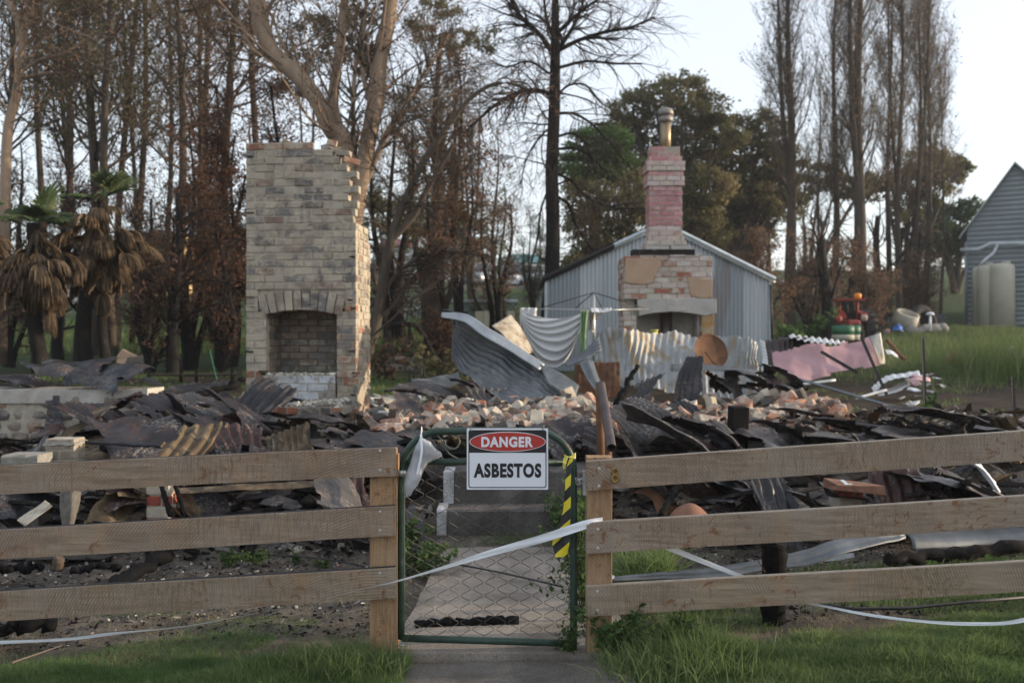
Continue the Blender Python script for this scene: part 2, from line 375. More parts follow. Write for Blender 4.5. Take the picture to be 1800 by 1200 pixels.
# path and footway slabs
def slab(name, outline, ztop, th, mat, bump=.004, n=14):
    """outline of 4 corners (near left, near right, far right, far left); finely divided top with worn edge"""
    a, b, c_, d = [Vector(p + (0,)) for p in outline]; vs = []; N = n
    for i in range(N + 1):
        for j in range(N + 1):
            p = (a.lerp(b, j / N)).lerp(d.lerp(c_, j / N), i / N)
            e = min(i, N - i, j, N - j)
            p.z = ztop(p.x, p.y) - (.006 if e == 0 else 0) + random.uniform(-.001, .001)
            if e == 0: p.x += random.uniform(-.008, .008)
            vs.append(p)
    fs = [(i * (N + 1) + j, i * (N + 1) + j + 1, (i + 1) * (N + 1) + j + 1, (i + 1) * (N + 1) + j) for i in range(N) for j in range(N)]
    rim = [j for j in range(N + 1)] + [(i) * (N + 1) + N for i in range(1, N + 1)] + [N * (N + 1) + j for j in range(N - 1, -1, -1)] + [i * (N + 1) for i in range(N - 1, 0, -1)]
    b0 = len(vs)
    for k in rim: vs.append(vs[k] - Vector((0, 0, th)))
    m = len(rim)
    fs += [(rim[k], b0 + k, b0 + (k + 1) % m, rim[(k + 1) % m]) for k in range(m)]
    mb = MB(); mb.add(vs, fs, 0, 0, False); return tag(mb.build(name, mat), kind='structure')
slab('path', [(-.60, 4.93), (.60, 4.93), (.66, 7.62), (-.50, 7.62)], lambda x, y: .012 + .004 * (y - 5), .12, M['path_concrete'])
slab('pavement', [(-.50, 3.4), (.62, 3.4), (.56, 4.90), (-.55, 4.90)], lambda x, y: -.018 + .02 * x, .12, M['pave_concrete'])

# ================================================================ timber fences
def rail(mb, l, r, hw, y0=4.90, th=.042, topmi=1):
    """l, r: (px, top y, bottom y) at each end"""
    n = 18; vs = []
    for i in range(n + 1):
        k = i / n; px = l[0] + (r[0] - l[0]) * k; yt = l[1] + (r[1] - l[1]) * k; yb = l[2] + (r[2] - l[2]) * k
        wob = hw * math.sin(k * 7 + l[1]) * .5
        T = W(px, yt, y0); B = W(px, yb, y0); T.z += wob * .6; B.z += wob
        vs += [(T.x, y0 + .003, T.z), (T.x, y0, T.z - .004), (B.x, y0, B.z), (B.x, y0 + th, B.z), (T.x, y0 + th, T.z)]
    for i in range(n):
        a = i * 5; b = a + 5
        for k, mi in ((0, 0), (1, 0), (2, 0), (3, 0), (4, topmi)):
            mb.add([], []); 
            mb.f.append((a + k, a + (k + 1) % 5, b + (k + 1) % 5, b + k)); mb.t.append(0); mb.m.append(mi); mb.s.append(False)
    mb.v.extend(tuple(v) for v in vs)
    mb.f.append((4, 3, 2, 1, 0)); mb.f.append(tuple(n * 5 + k for k in range(5)))
    for _ in range(2): mb.t.append(0); mb.m.append(0); mb.s.append(False)
def screw(parent, px, py, Y=4.90):
    mb = MB(); c = W(px, py, Y); A = Matrix.Rotation(R(90), 3, 'X')
    mb.lathe(c, [(.0075, 0), (.0075, .0015), (.005, .0028), (.0022, .0012)], 12, A)
    mb.build('screw', M['steel'], parent)
def fence(name, label, rails, post, mats, topmat, screws, inner=None):
    root = thing(name, label, 'fence', (0, 4.9, 0)); inv = Vector((0, -4.9, 0))
    for (l, r), m in zip(rails, mats):
        mb = MB(); rail(mb, l, r, .006); o = mb.build('rail', [m, topmat], root); o.location = inv
    mb = MB(); x0, x1, yt, yb = post
    a = W(x0, yt, 4.945); b = W(x1, yb, 4.945); mb.bbox((a.x, 4.9445, -.25), (b.x, 5.065, a.z))
    o = mb.build('post', M['post_wood'], root, bevel=.003); o.location = inv
    if inner:
        mb = MB(); a = W(inner[0], inner[2], 4.95); b = W(inner[1], 1140, 4.95); mb.bbox((a.x, 4.948, -.2), (b.x, 5.06, a.z)); o = mb.build('edge_board', M['post_wood'], root); o.location = inv
    for s in screws:
        screw(root, *s); 
    for o in root.children:
        if o.name.startswith('screw'): o.location = inv
    return root
lf = fence('timber_fence', 'three-rail timber fence left of the gate with black top edges', 
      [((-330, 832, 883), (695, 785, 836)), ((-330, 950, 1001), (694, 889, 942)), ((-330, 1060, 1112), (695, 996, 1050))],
      (650, 694, 790, 1130), [M['rail_wood'], M['rail_wood'], M['rail_wood_moss']], M['black_top'],
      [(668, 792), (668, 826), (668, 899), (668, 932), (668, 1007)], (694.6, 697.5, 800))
rf = fence('timber_fence', 'three-rail timber fence right of the gate bearing a brass number 8',
      [((1031, 811, 863), (2140, 732, 784)), ((1031, 919, 974), (2140, 850, 903)), ((1031, 1031, 1084), (2140, 966, 1018))],
      (1032, 1076, 804, 1100), [M['rail_wood_grey'], M['rail_wood_grey'], M['rail_wood_moss']], M['grey_top'],
      [(1053, 823), (1053, 854), (1051, 930), (1051, 963), (1050, 1039), (1050, 1072)])
# the brass 8
mb = MB()
for cz, ry, rx in ((829.0, 6.6, 5.6), (841.0, 7.2, 6.6)):
    c = W(1081, cz, 4.893); s_ = 4.9 / F; prof = []
    n = 22
    for j in range(n):
        a = 2 * math.pi * j / n
        for (kx, dy) in ((1.12, .004), (1.12, -.002), (.90, -.0045), (.42, -.002), (.42, .004)):
            prof.append((c.x + rx * s_ * kx * math.cos(a), c.y + dy, c.z + ry * s_ * kx * math.sin(a)))
    mb.add(prof, [(j * 5 + k, j * 5 + k + 1, ((j + 1) % n) * 5 + k + 1, ((j + 1) % n) * 5 + k) for j in range(n) for k in range(4)], 0, 0, True)
o = mb.build('house_number', M['brass'], rf); o.location = (0, -4.9, 0)

# ================================================================ garden gate
GY = 5.0
gate = thing('garden_gate', 'dark green tubular garden gate with chain mesh and scrolls', 'gate', (0, GY, 0)); ginv = Vector((0, -GY, 0))
def gp(px, py, y=GY): return W(px, py, y)
def arc(cx, cy, r, a0, a1, n, y=GY, ry=None):
    return [gp(cx + r * math.cos(R(a0 + (a1 - a0) * i / n)), cy + (ry or r) * math.sin(R(a0 + (a1 - a0) * i / n)), y) for i in range(n + 1)]
rt = .0185
mb = MB()
pts = [gp(705, 1122)] + [gp(706, y) for y in (1040, 960, 880)] + [gp(707, 828)] + arc(775, 825, 67, 180, 270, 12) + [gp(850, 757), gp(925, 757)] + arc(940, 826, 68, -90, 0, 12) + [gp(1008, y) for y in (880, 980, 1080)] + [gp(1008, 1140)]
mb.tube(pts, rt, 14); mb.build('frame', M['gate_paint'], gate).location = ginv
mb = MB(); mb.tube([gp(707, 1121), gp(1008, 1130)], rt * .98, 14); mb.build('bottom_rail', M['gate_paint'], gate).location = ginv
mb = MB(); mb.tube([gp(708, 811), gp(1008, 813)], rt * .85, 14); mb.build('middle_rail', M['gate_paint'], gate).location = ginv
for sx, m in ((785, 1), (930, -1)):
    mb = MB()
    for k, (cx, cy, r, a0, a1) in enumerate(((795, 776, 13, -70, 190), (800, 788, 28, 150, 20))):
        x = cx if m == 1 else 1715 - cx
        pts = arc(x, cy, r, a0 if m == 1 else 180 - a0, a1 if m == 1 else 180 - a1, 20)
        mb.tube(pts, .0042, 6)
    x = lambda v: v if m == 1 else 1715 - v
    pts = [gp(x(745), 760), gp(x(765), 762), gp(x(776), 772), gp(x(781), 785), gp(x(790), 798), gp(x(806), 807), gp(x(822), 806), gp(x(838), 796), gp(x(846), 782), gp(x(838), 768), gp(x(822), 763)]
    mb.tube(pts, .0042, 6)
    mb.build('scroll', M['scroll_paint'], gate).location = ginv
# chain mesh: interlocking zigzag strands
mb = MB(); x0, x1, yt, yb = 714, 1001, 822, 1117; pit = 21.0; ns = int((x1 - x0) / pit * 1) + 1
rows = int((yb - yt) / 12.2)
for s in range(ns * 1 + 1):
    cx = x0 + s * pit; pts = []
    for r_ in range(rows + 2):
        y = yt + r_ * (yb - yt) / (rows + 1)
        x = cx + (pit * .53 if (r_ + s) % 2 else -pit * .53) + random.uniform(-.8, .8) + 1.5 * math.sin(r_ * .5)
        x = min(max(x, 709), 1006)
        k = .003 if (r_ + s) % 2 else -.003
        pts.append(gp(x, y, GY + k))
    # rounded corners
    q = []
    for i, p in enumerate(pts):
        if 0 < i < len(pts) - 1: q += [p.lerp(pts[i - 1], .14), p.lerp(pts[i + 1], .14)]
        else: q.append(p)
    mb.tube(q, .0016, 4, cap=False, tone=random.random())
mb.build('chain_mesh', M['wire'], gate).location = ginv
# hinge clamps and latch
for py in (831,):
    mb = MB(); c = gp(703, py, GY - .01); mb.lathe(c - Vector((-.008, 0, .014)), [(.023, 0), (.023, .028)], 14); mb.bbox((c.x - .055, c.y - .018, c.z - .012), (c.x + .005, c.y - .012, c.z + .012)); mb.tube([c + Vector((-.03, -.03, 0)), c + Vector((-.03, .02, 0))], .005, 6)
    mb.build('hinge', M['steel'], gate).location = ginv
mb = MB(); c = gp(703, 1128, GY); mb.tube([c + Vector((-.03, 0, .09)), c + Vector((-.03, 0, -.01)), c + Vector((.0, -.005, -.015)), c + Vector((.035, -.01, -.012))], .006, 8)
mb.build('hinge', M['steel'], gate).location = ginv
mb = MB(); c = gp(1018, 843, GY - .01)
mb.tube([gp(1008, 838), c, gp(1026, 838)], .005, 6)
for k in range(5):
    a = k * 1.1; cc = gp(1013 + k * 3.2, 842 + 5 * math.sin(a) + 1.5 * k, GY - .015)
    mb.tube([cc + Vector((.012 * math.cos(u) * (1 if k % 2 else .4), .008 * math.cos(u) * (0 if k % 2 else 1), .010 * math.sin(u))) for u in np.linspace(0, 2 * math.pi, 11)], .0024, 5, cap=False)
mb.bbox(gp(1025, 828, GY - .03), gp(1030.5, 868, GY + .01))
mb.build('latch_chain', M['steel'], gate).location = ginv

# ================================================================ danger sign hung on the gate
SY = 4.955
sign = thing('danger_sign', 'white sign reading DANGER ASBESTOS wired to the top of the gate', 'sign', (W(892, 806, SY).x, SY, W(892, 860, SY).z))
so = Vector(sign.location)
def rr(x0, y0, x1, y1, r, n=5):
    p = []
    for cx, cy, a in ((x1 - r, y0 + r, -90), (x1 - r, y1 - r, 0), (x0 + r, y1 - r, 90), (x0 + r, y0 + r, 180)):
        for i in range(n + 1): p.append((cx + r * math.cos(R(a + 90 * i / n)), cy + r * math.sin(R(a + 90 * i / n))))
    return p
def plate(poly, ya, yb, name, mat):
    mb = MB(); n = len(poly); q = [W(x, y, SY) for x, y in poly]
    mb.prism([(v.x, v.z) for v in q], ya, yb); o = mb.build(name, mat, sign); o.location = -so; return o
plate(rr(820.5, 752.5, 963.5, 860, 1.5), SY, SY + .004, 'panel', M['sign_white'])
# black frame line: ring made of outer and inner rounded rectangles
def ring(o_, i_, ya, yb, name, mat):
    mb = MB(); n = len(o_)
    vs = [W(x, y, SY) for x, y in o_ + i_]
    F_ = [(v.x, ya, v.z) for v in vs]; B_ = [(v.x, yb, v.z) for v in vs]
    fs = []
    for k in range(n):
        a, b = k, (k + 1) % n
        fs += [(a, b, n + b, n + a), (a, a + 2 * n, b + 2 * n, b), (n + a, n + b, n + b + 2 * n, n + a + 2 * n)]
    mb.add(F_ + B_, fs); o = mb.build(name, mat, sign); o.location = -so; return o
ring(rr(823.5, 755.5, 960.5, 857, 4), rr(825, 757, 959, 855.4, 3), SY - .0012, SY - .0002, 'border', M['sign_black'])
plate(rr(824.8, 756.8, 959.2, 795.3, 1.0), SY - .0010, SY - .0001, 'header', M['sign_black'])
def ell(cx, cy, a, b, n=56): return [(cx + a * math.cos(2 * math.pi * i / n), cy + b * math.sin(2 * math.pi * i / n)) for i in range(n)]
plate(ell(892.2, 776.0, 67, 17.6), SY - .0020, SY - .0008, 'oval_rim', M['sign_white'])
plate(ell(892.2, 776.0, 65.8, 16.4), SY - .0030, SY - .0015, 'oval', M['sign_red'])
def text(body, cx, cy, wpx, hpx, y, mat, name, bold=.0, parent=None, org=None):
    cu = bpy.data.curves.new('t', 'FONT'); cu.body = body; cu.size = 1; cu.extrude = .0; cu.offset = bold; cu.resolution_u = 6
    cu.space_character = 1.04 + bold * 2
    tmp = bpy.data.objects.new('t', cu); COL.objects.link(tmp)
    dg = bpy.context.evaluated_depsgraph_get(); me = bpy.data.meshes.new_from_object(tmp.evaluated_get(dg))
    bpy.data.objects.remove(tmp); bpy.data.curves.remove(cu)
    n = len(me.vertices); co = np.empty(n * 3, np.float32); me.vertices.foreach_get('co', co); co = co.reshape(-1, 3)
    mn, mx = co.min(0), co.max(0); c = W(cx, cy, y); sx = wpx * y / F / (mx[0] - mn[0]); sz = hpx * y / F / (mx[1] - mn[1])
    out = np.empty_like(co); out[:, 0] = c.x + (co[:, 0] - (mn[0] + mx[0]) / 2) * sx; out[:, 2] = c.z + (co[:, 1] - (mn[1] + mx[1]) / 2) * sz; out[:, 1] = y
    me.vertices.foreach_set('co', out.ravel()); me.materials.clear(); me.materials.append(mat); me.update()
    o = link(name, me, parent); o.location = -org; return o
text('DANGER', 891.5, 776.4, 91, 18.6, SY - .0036, M['sign_white'], 'danger_lettering', .045, sign, so)
text('ASBESTOS', 892, 826.5, 119, 25.5, SY - .0012, M['sign_black'], 'asbestos_lettering', .05, sign, so)
for px in (828, 955):
    mb = MB(); c = W(px, 758, SY - .006)
    mb.tube([c + Vector((0, 0, -.008)), c + Vector((.004, -.004, 0)), c + Vector((-.003, .004, .012)), c + Vector((-.004, .03, .03)), c + Vector((-.003, .06, .018)), c + Vector((.002, .045, -.006))], .0018, 5)
    mb.build('wire_tie', M['wire'], sign).location = -so

# ================================================================ steps
st = thing('concrete_steps', 'two dark concrete steps with pale painted end, behind the gate', 'steps', (.08, 7.65, .0))
def wob_box(mb, a, b, n=10, j=.006, mi=0):
    """box with a worn, slightly irregular nosing (subdivided along X)"""
    a, b = Vector(a), Vector(b); vs = []
    for i in range(n + 1):
        x = a.x + (b.x - a.x) * i / n; w = [random.uniform(-j, j) for _ in range(4)]
        vs += [(x, a.y + w[0], a.z), (x, a.y + w[1], b.z - .015), (x, a.y + .012 + w[2], b.z + w[3] * .4), (x, b.y, b.z), (x, b.y, a.z)]
    fs = [(i * 5 + k, i * 5 + (k + 1) % 5, i * 5 + 5 + (k + 1) % 5, i * 5 + 5 + k) for i in range(n) for k in range(5)]
    fs += [(4, 3, 2, 1, 0), tuple(n * 5 + k for k in range(5))]
    mb.add(vs, fs, 0, mi)
so_ = Vector(st.location)
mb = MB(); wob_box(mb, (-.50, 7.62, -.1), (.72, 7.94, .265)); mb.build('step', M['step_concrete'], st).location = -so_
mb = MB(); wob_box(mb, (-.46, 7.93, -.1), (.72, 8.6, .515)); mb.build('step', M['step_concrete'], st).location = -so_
mb = MB(); wob_box(mb, (-.575, 7.60, .02), (-.502, 7.92, .268), 3); mb.build('painted_end', M['painted_edge'], st).location = -so_
mb = MB(); wob_box(mb, (-.545, 7.91, .22), (-.463, 8.2, .52), 3); mb.build('painted_end', M['painted_edge'], st).location = -so_
# ================================================================ brickwork
make_brick('chimney_brick', [(.16, .148, .143), (.13, .12, .112), (.21, .15, .12), (.27, .24, .19), (.18, .17, .162), (.24, .205, .165)], (.43, .38, .30), .51, 7)
make_brick('chimney_brick_low', [(.20, .17, .145), (.30, .13, .075), (.24, .12, .08), (.19, .17, .16), (.30, .16, .11)], (.41, .36, .28), .5, 7, ((.45, .45, .45), 4, .72))
make_brick('hearth_brick', [(.17, .16, .15), (.25, .19, .16), (.21, .20, .19), (.28, .22, .17)], (.44, .38, .30), .38, 6)
make_brick('whitewash', [(.50, .52, .54), (.46, .48, .50), (.30, .27, .24)], (.16, .14, .12), .44, 6)
make_brick('red_brick', [(.30, .12, .07), (.22, .09, .06), (.33, .17, .11), (.12, .10, .09)], (.36, .33, .28), .36, 9)
make_brick('pier_brick', [(.30, .27, .21), (.25, .22, .18), (.35, .31, .24)], (.40, .37, .31), .35, 9)
make_brick('striped_brick', [(.26, .07, .05), (.40, .36, .29), (.25, .08, .06), (.36, .33, .27)], (.33, .31, .27), .25, 9)
make_brick('pink_brick', [(.46, .235, .24), (.42, .20, .21), (.50, .28, .28), (.38, .20, .19)], (.50, .40, .37), .40, 13, ((.16, .12, .11), 9, .66))
make_brick('pale_pink_brick', [(.55, .46, .44), (.50, .38, .36), (.52, .43, .38), (.40, .27, .22)], (.50, .46, .40), .45, 9, ((.14, .11, .09), 7, .68))
make_brick('stack_base_brick', [(.30, .12, .08), (.50, .42, .38), (.46, .36, .31), (.34, .17, .12), (.52, .47, .43)], (.45, .41, .35), .45, 6, ((.12, .09, .07), 6, .68))
simple('mortar', (.29, .255, .205), (.42, .38, .31), 10, .95, bump=.008)
simple('mortar_dark', (.10, .09, .075), (.20, .17, .13), 10, .95, bump=.008)
simple('flat_brick_red', (.13, .065, .045), (.23, .12, .08), 9, .9, bump=.006)
simple('render_patch', (.36, .245, .165), (.42, .30, .21), 5, .9, bump=.004, c=(.30, .22, .17))
simple('cement_lintel', (.33, .32, .29), (.42, .41, .38), 4, .9, bump=.005, c=(.36, .24, .10))
simple('rust_cement', (.36, .34, .27), (.34, .19, .06), 7, .9, bump=.004)
simple('white_render', (.33, .30, .26), (.47, .45, .42), 5, .9, bump=.004, c=(.12, .11, .10))
simple('soot_and_gap_dark', (.012, .011, .010), (.03, .027, .025), 10, .95)
simple('rubble_pale', (.32, .30, .255), (.52, .50, .45), 18, .95, bump=.008, tone=.45, c=(.60, .59, .56))
simple('rubble_grey', (.14, .125, .105), (.27, .25, .22), 14, .95, bump=.01, tone=.4)

class Bricks:
    def __init__(s, org, ux, nrm): s.o = Vector(org); s.u = Vector(ux).normalized(); s.n = Vector(nrm).normalized(); s.mb = MB(); s.core = MB()
    def P(s, x, z, d): return s.o + s.u * x + Vector((0, 0, z)) + s.n * d
    def rot(s, tilt=0.): return Matrix((s.u, -s.n, Vector((0, 0, 1)))).transposed() @ Matrix.Rotation(tilt, 3, 'Y')
    def course(s, z, a, b, ch=.086, bl=.23, depth=.11, off=0., mi=0, jit=.004, core=True, tones=(0, 1), corerec=.010, jn=.005, miss=0.):
        if core and b - a > .03: s.core.box(s.P((a + b) / 2, z + ch / 2, -depth / 2 - corerec), (b - a - .012, depth, ch + .0005), s.rot())
        x = a - ((a * 1.0 + off) % (bl + .01))
        while x < b - .02:
            x0, x1 = max(x, a), min(x + bl, b)
            if x1 - x0 > .035 and random.random() >= miss:
                pr = random.gauss(0, jn)
                s.mb.box(s.P((x0 + x1) / 2, z + ch / 2, -depth / 2 + pr), (x1 - x0 - random.uniform(.002, .008), depth, ch - .011), s.rot(random.gauss(0, .006)), random.uniform(*tones), mi, jit=jit)
            x += bl + .01
    def build(s, name, mats, coremat, parent, origin):
        a = s.mb.build(name, mats, parent, bevel=.006); a.location = -Vector(origin)
        b = s.core.build('mortar_core', coremat, parent); b.location = -Vector(origin)
        return a

# ---- tall broken chimney with its fireplace
CY = 11.6; k1 = CY / F; th = R(4.4)
c_org = Vector((W(430, 600, CY).x, CY + .05, 0)); u1 = Vector((math.cos(th), -math.sin(th), 0)); n1_ = Vector((-math.sin(th), -math.cos(th), 0))
ch1 = thing('brick_chimney', 'tall broken beige-grey brick chimney with an open arched fireplace', 'chimney', (c_org.x, c_org.y, .6)); co1 = ch1.location.copy()
def zpx(py, Y=CY): return CZ - (py - 600) * Y / F
wid = (628 - 430) * k1; z_floor = zpx(716)          # hearth ledge level
chs = (zpx(250) - zpx(716)) / 36
ox0, ox1 = (467 - 430) * k1, (593 - 430) * k1; ocx = (ox0 + ox1) / 2; oz0, ozs, ozc = zpx(657), zpx(556), zpx(546)
depth1 = .76
br = Bricks(c_org, u1, n1_)
tops = {35: 122, 34: 160, 33: 171, 32: 186, 31: 203, 30: 190, 29: 206, 28: 188, 27: 204, 26: 200, 25: 196}
for c in range(-4, 36):
    z = z_floor + c * chs; zc = z + chs / 2
    right = wid if c < 25 else tops[c] * k1 - .02
    off = 0 if c % 2 else .12
    ivs = [(0., right)]
    if oz0 - .01 < zc < ozc: ivs = [(0., ox0), (ox1, right)]
    if zc < oz0 and c >= 0: ivs = [(0., ox0 - .09), (ox1, right)]
    if c < 0: ivs = [(0., right)]
    if ozs - .06 < zc < ozc + .245:
        ivs = [(0., ox0 - .10), (ox1 + .10, right)] if zc > ozc - .05 else [(0., ox0), (ox1, right)]
    for a, b in ivs:
        br.course(z, a, b, chs, .222, .11, off, mi=1 if (c < 5 or (c < 14 and a > .5 and random.random() < .6) or c == 35) else 0, tones=(0, 1), miss=0.03 if c > 27 else 0.)
# voussoirs
for i in range(10):
    f = (i + .5) / 10; x = ox0 - .06 + (ox1 - ox0 + .12) * f; tilt = (f - .5) * .55
    zb = ozs + (ozc - ozs) * (1 - (2 * f - 1) ** 2)
    br.mb.box(br.P(x + math.sin(tilt) * .1, zb + .125, -.053 + random.gauss(0, .004)), (.088, .11, .235), br.rot(tilt), random.random(), 0, jit=.006)
br.core.box(br.P(ocx, ozc + .135, -.08), (ox1 - ox0 + .2, .1, .235), br.rot())
# right side and left side faces: header-like rows
sideR = Bricks(c_org + u1 * wid, -n1_, u1); sideL = Bricks(c_org, -n1_, -u1)
for c in range(-4, 25):
    z = z_floor + c * chs
    for sd_ in (sideR, sideL): sd_.course(z, .112, depth1 - (.0 if c < 22 else (c - 21) * .05), chs, .115 if c % 2 else .222, .11, 0 if c % 2 else .08, mi=1 if (c < 4) or (c < 12 and random.random() < .35) else 0, jn=.004)
for c in range(25, 35):
    sideL.course(z_floor + c * chs, .112, depth1 - .1, chs, .222, .11, 0 if c % 2 else .08)
    zz = z_floor + c * chs
    br.core.box(br.P(tops[c] * k1 / 2 - .1, zz + chs / 2, -.36), (tops[c] * k1 - .35, .5, chs), br.rot())
# the inner mass behind the face (flue walls): leave the fireplace hollow
def blk(x0, x1, z0, z1, d0, d1): br.core.box(br.P((x0 + x1) / 2, (z0 + z1) / 2, -(d0 + d1) / 2), (x1 - x0, d1 - d0, z1 - z0), br.rot())
blk(.12, wid - .12, ozc + .25, z_floor + 25 * chs, .13, depth1 - .02)
blk(.12, ox0 - .115, z_floor, ozc + .25, .13, depth1 - .02); blk(ox1 + .115, wid - .12, z_floor, ozc + .25, .13, depth1 - .02)
blk(.12, wid - .12, z_floor - 4 * chs, oz0 - .02, .13, depth1 - .02)
br.build('brickwork', [M['chimney_brick'], M['chimney_brick_low']], M['mortar'], ch1, co1)
for s_, nm in ((sideR, 'side_brickwork'), (sideL, 'side_brickwork')): s_.build(nm, [M['chimney_brick'], M['chimney_brick_low']], M['mortar'], ch1, co1)
# fireplace lining
fb = Bricks(c_org + u1 * 0 - n1_ * .60, u1, n1_); fl = Bricks(c_org + u1 * ox0, -n1_, u1); fr = Bricks(c_org + u1 * ox1, -n1_, -u1)
for c in range(14):
    z = oz0 + c * chs * .95
    if z > ozc: break
    fb.course(z, ox0 - .05, ox1 + .05, chs * .95, .222, .1, 0 if c % 2 else .12)
    for q in (fl, fr): q.course(z, .115, .60, chs * .95, .222, .1, 0 if c % 2 else .12)
for q in (fb, fl, fr): q.build('fireplace_lining', M['hearth_brick'], M['mortar_dark'], ch1, co1)
mb = MB(); mb.box(br.P(ocx, ozc + .12, -.36), (ox1 - ox0 + .1, .47, .1), br.rot()); mb.build('flue_throat', M['soot_and_gap_dark'], ch1).location = -co1
# arch bar
mb = MB(); pts = [br.P(ox0 + (ox1 - ox0) * f, ozs + (ozc - ozs) * (1 - (2 * f - 1) ** 2) - .004, -.055) for f in np.linspace(0, 1, 12)]
mb.tube(pts, .05, 4, flat=.09); mb.build('arch_bar', M['rust_plain'], ch1).location = -co1
# white plinth below the opening, rubble and ledge
pl = Bricks(c_org + n1_ * .03, u1, n1_)
zb, zt = zpx(702), zpx(660)
for c in range(3): pl.course(zb + c * (zt - zb) / 3, ox0 - .085, ox1 - .01, (zt - zb) / 3, .24, .5, 0 if c % 2 else .12, jn=.002)
pl.build('white_plinth', M['whitewash'], M['mortar'], ch1, co1)
ld = Bricks(c_org + n1_ * .42, u1, n1_); lx0, lx1 = .20, (621 - 430) * k1
ld.course(zpx(728, 11.2), lx0, lx1, .082, .115, .5, 0, tones=(0, 1), jn=.004)
ld.build('hearth_ledge', M['red_brick'], M['mortar'], ch1, co1)
mb = MB()
for i in range(420):
    x = random.uniform(lx0 + .02, lx1 - .03); d = random.uniform(.05, .40); s_ = random.uniform(.008, .035) * (1.3 if random.random() < .1 else 1)
    z = zpx(728, 11.2) + .082 + random.uniform(-.005, .03) + .05 * (1 - d / .42) 
    mb.box(br.P(x, z, d), (s_ * random.uniform(1, 2), s_, s_ * random.uniform(.4, 1)), rotm(random.uniform(0, 180), random.uniform(-30, 30), random.uniform(-30, 30)), random.random(), jit=s_ * .25)
for i in range(110):
    x = random.uniform(ox0 - .05, ox1); s_ = random.uniform(.01, .03)
    mb.box(br.P(x, zt + random.uniform(0, .02), random.uniform(-.35, .0)), (s_ * 1.6, s_, s_), rotm(random.uniform(0, 180), random.uniform(-30, 30)), random.random(), jit=s_ * .25)
tag(mb.build('hearth_rubble', M['rubble_pale'], ch1), kind='stuff').location = -co1
# stone footing
def stones(mb, P, x0, x1, z0, z1, size, mi=0, n=None):
    z = z0
    while z < z1 - size * .3:
        h = size * random.uniform(.7, 1.1); x = x0 + random.uniform(-.05, 0)
        while x < x1 - .04:
            w = size * random.uniform(.8, 1.9); w = min(w, x1 - x)
            M3 = br.rot(random.gauss(0, .06)); b = len(mb.v)
            # lumpy stone: squashed sphere
            c = P(x + w / 2, z + h / 2, random.uniform(-.02, .012)); vs = []; ns, nr = 10, 6; ph = random.random() * 9
            for i in range(nr + 1):
                for j in range(ns):
                    a = math.pi * i / nr; e = 2 * math.pi * j / ns
                    q = Vector((math.sin(a) * math.cos(e), math.cos(a), math.sin(a) * math.sin(e)))
                    q = Vector((math.copysign(abs(q.x) ** .6, q.x), q.y, math.copysign(abs(q.z) ** .6, q.z)))
                    k = 1 + .10 * math.sin(3 * e + ph) * math.sin(a) + random.uniform(-.04, .04)
                    vs.append(c + M3 @ Vector((q.x * w * .5 * k, q.y * .045 * k, q.z * h * .5 * k)))
            fs = [(i * ns + j, i * ns + (j + 1) % ns, (i + 1) * ns + (j + 1) % ns, (i + 1) * ns + j) for i in range(nr) for j in range(ns)]
            mb.add(vs, fs, random.random(), mi, True)
            x += w + .012
        z += h * .96
t = NT('stone'); co = t.coord('Object'); c = t.ramp(t.attr(), [(0, (.17, .14, .12)), (.3, (.24, .20, .165)), (.55, (.13, .12, .115)), (.8, (.30, .19, .14))], 'CONSTANT')
c = t.mix(t.ramp(t.noise(co, 8, 7, .7), [(.45, 0.), (.66, .8)]), c, (.34, .31, .26)); c = t.mix(t.ramp(t.noise(co, 4, 6, .7), [(.58, 0.), (.68, .8)]), c, (.03, .028, .027))
t.bump(t.noise(co, 30, 7, .7), .015, .8); M['stone'] = t.done(c, .92, 0, .15)
mb = MB(); stones(mb, lambda x, z, d: br.P(x, z, d + .40), lx0, lx1, .25, zpx(728, 11.2) - .01, .16); mb.build('stone_footing', M['stone'], ch1).location = -co1
mb = MB(); mb.bbox((-.0, 0, 0), (lx1 - lx0, .4, .42)); 
for i in range(len(mb.v)): v = mb.v[i]; mb.v[i] = tuple(br.P(lx0 + v[0], .25 + v[2], .39 - v[1]))
mb.build('mortar_core', M['mortar_dark'], ch1).location = -co1
# near-black blocks painted as the shade in slots left by bricks and cramps
for px, py in ((436, 274), (437, 373), (437, 450), (436, 522), (437, 539), (436, 618), (621, 452), (617, 527), (623, 542), (620, 617), (622, 693), (628, 655)):
    mb = MB(); c = br.P((px - 430) * k1, zpx(py), .004); mb.box(c, (random.uniform(.05, .11), .012, random.uniform(.008, .022)), br.rot(random.uniform(-.1, .1)), jit=.003)
    mb.build('dark_slot', M['soot_and_gap_dark'], ch1).location = -co1
# loose bricks on the broken top
for px, py, a in ((505, 249, 25), (520, 252, 5), (582, 250, 10), (574, 257, -8), (604, 268, 3), (618, 281, 12), (590, 262, 0)):
    mb = MB(); mb.box(br.P((px - 430) * k1, zpx(py) - .01, -.06), (random.uniform(.08, .2), .1, .06), br.rot(R(a)) @ rotm(random.uniform(-25, 25)), random.random(), jit=.01)
    mb.build('loose_brick', M['chimney_brick_low'], ch1, bevel=.005).location = -co1

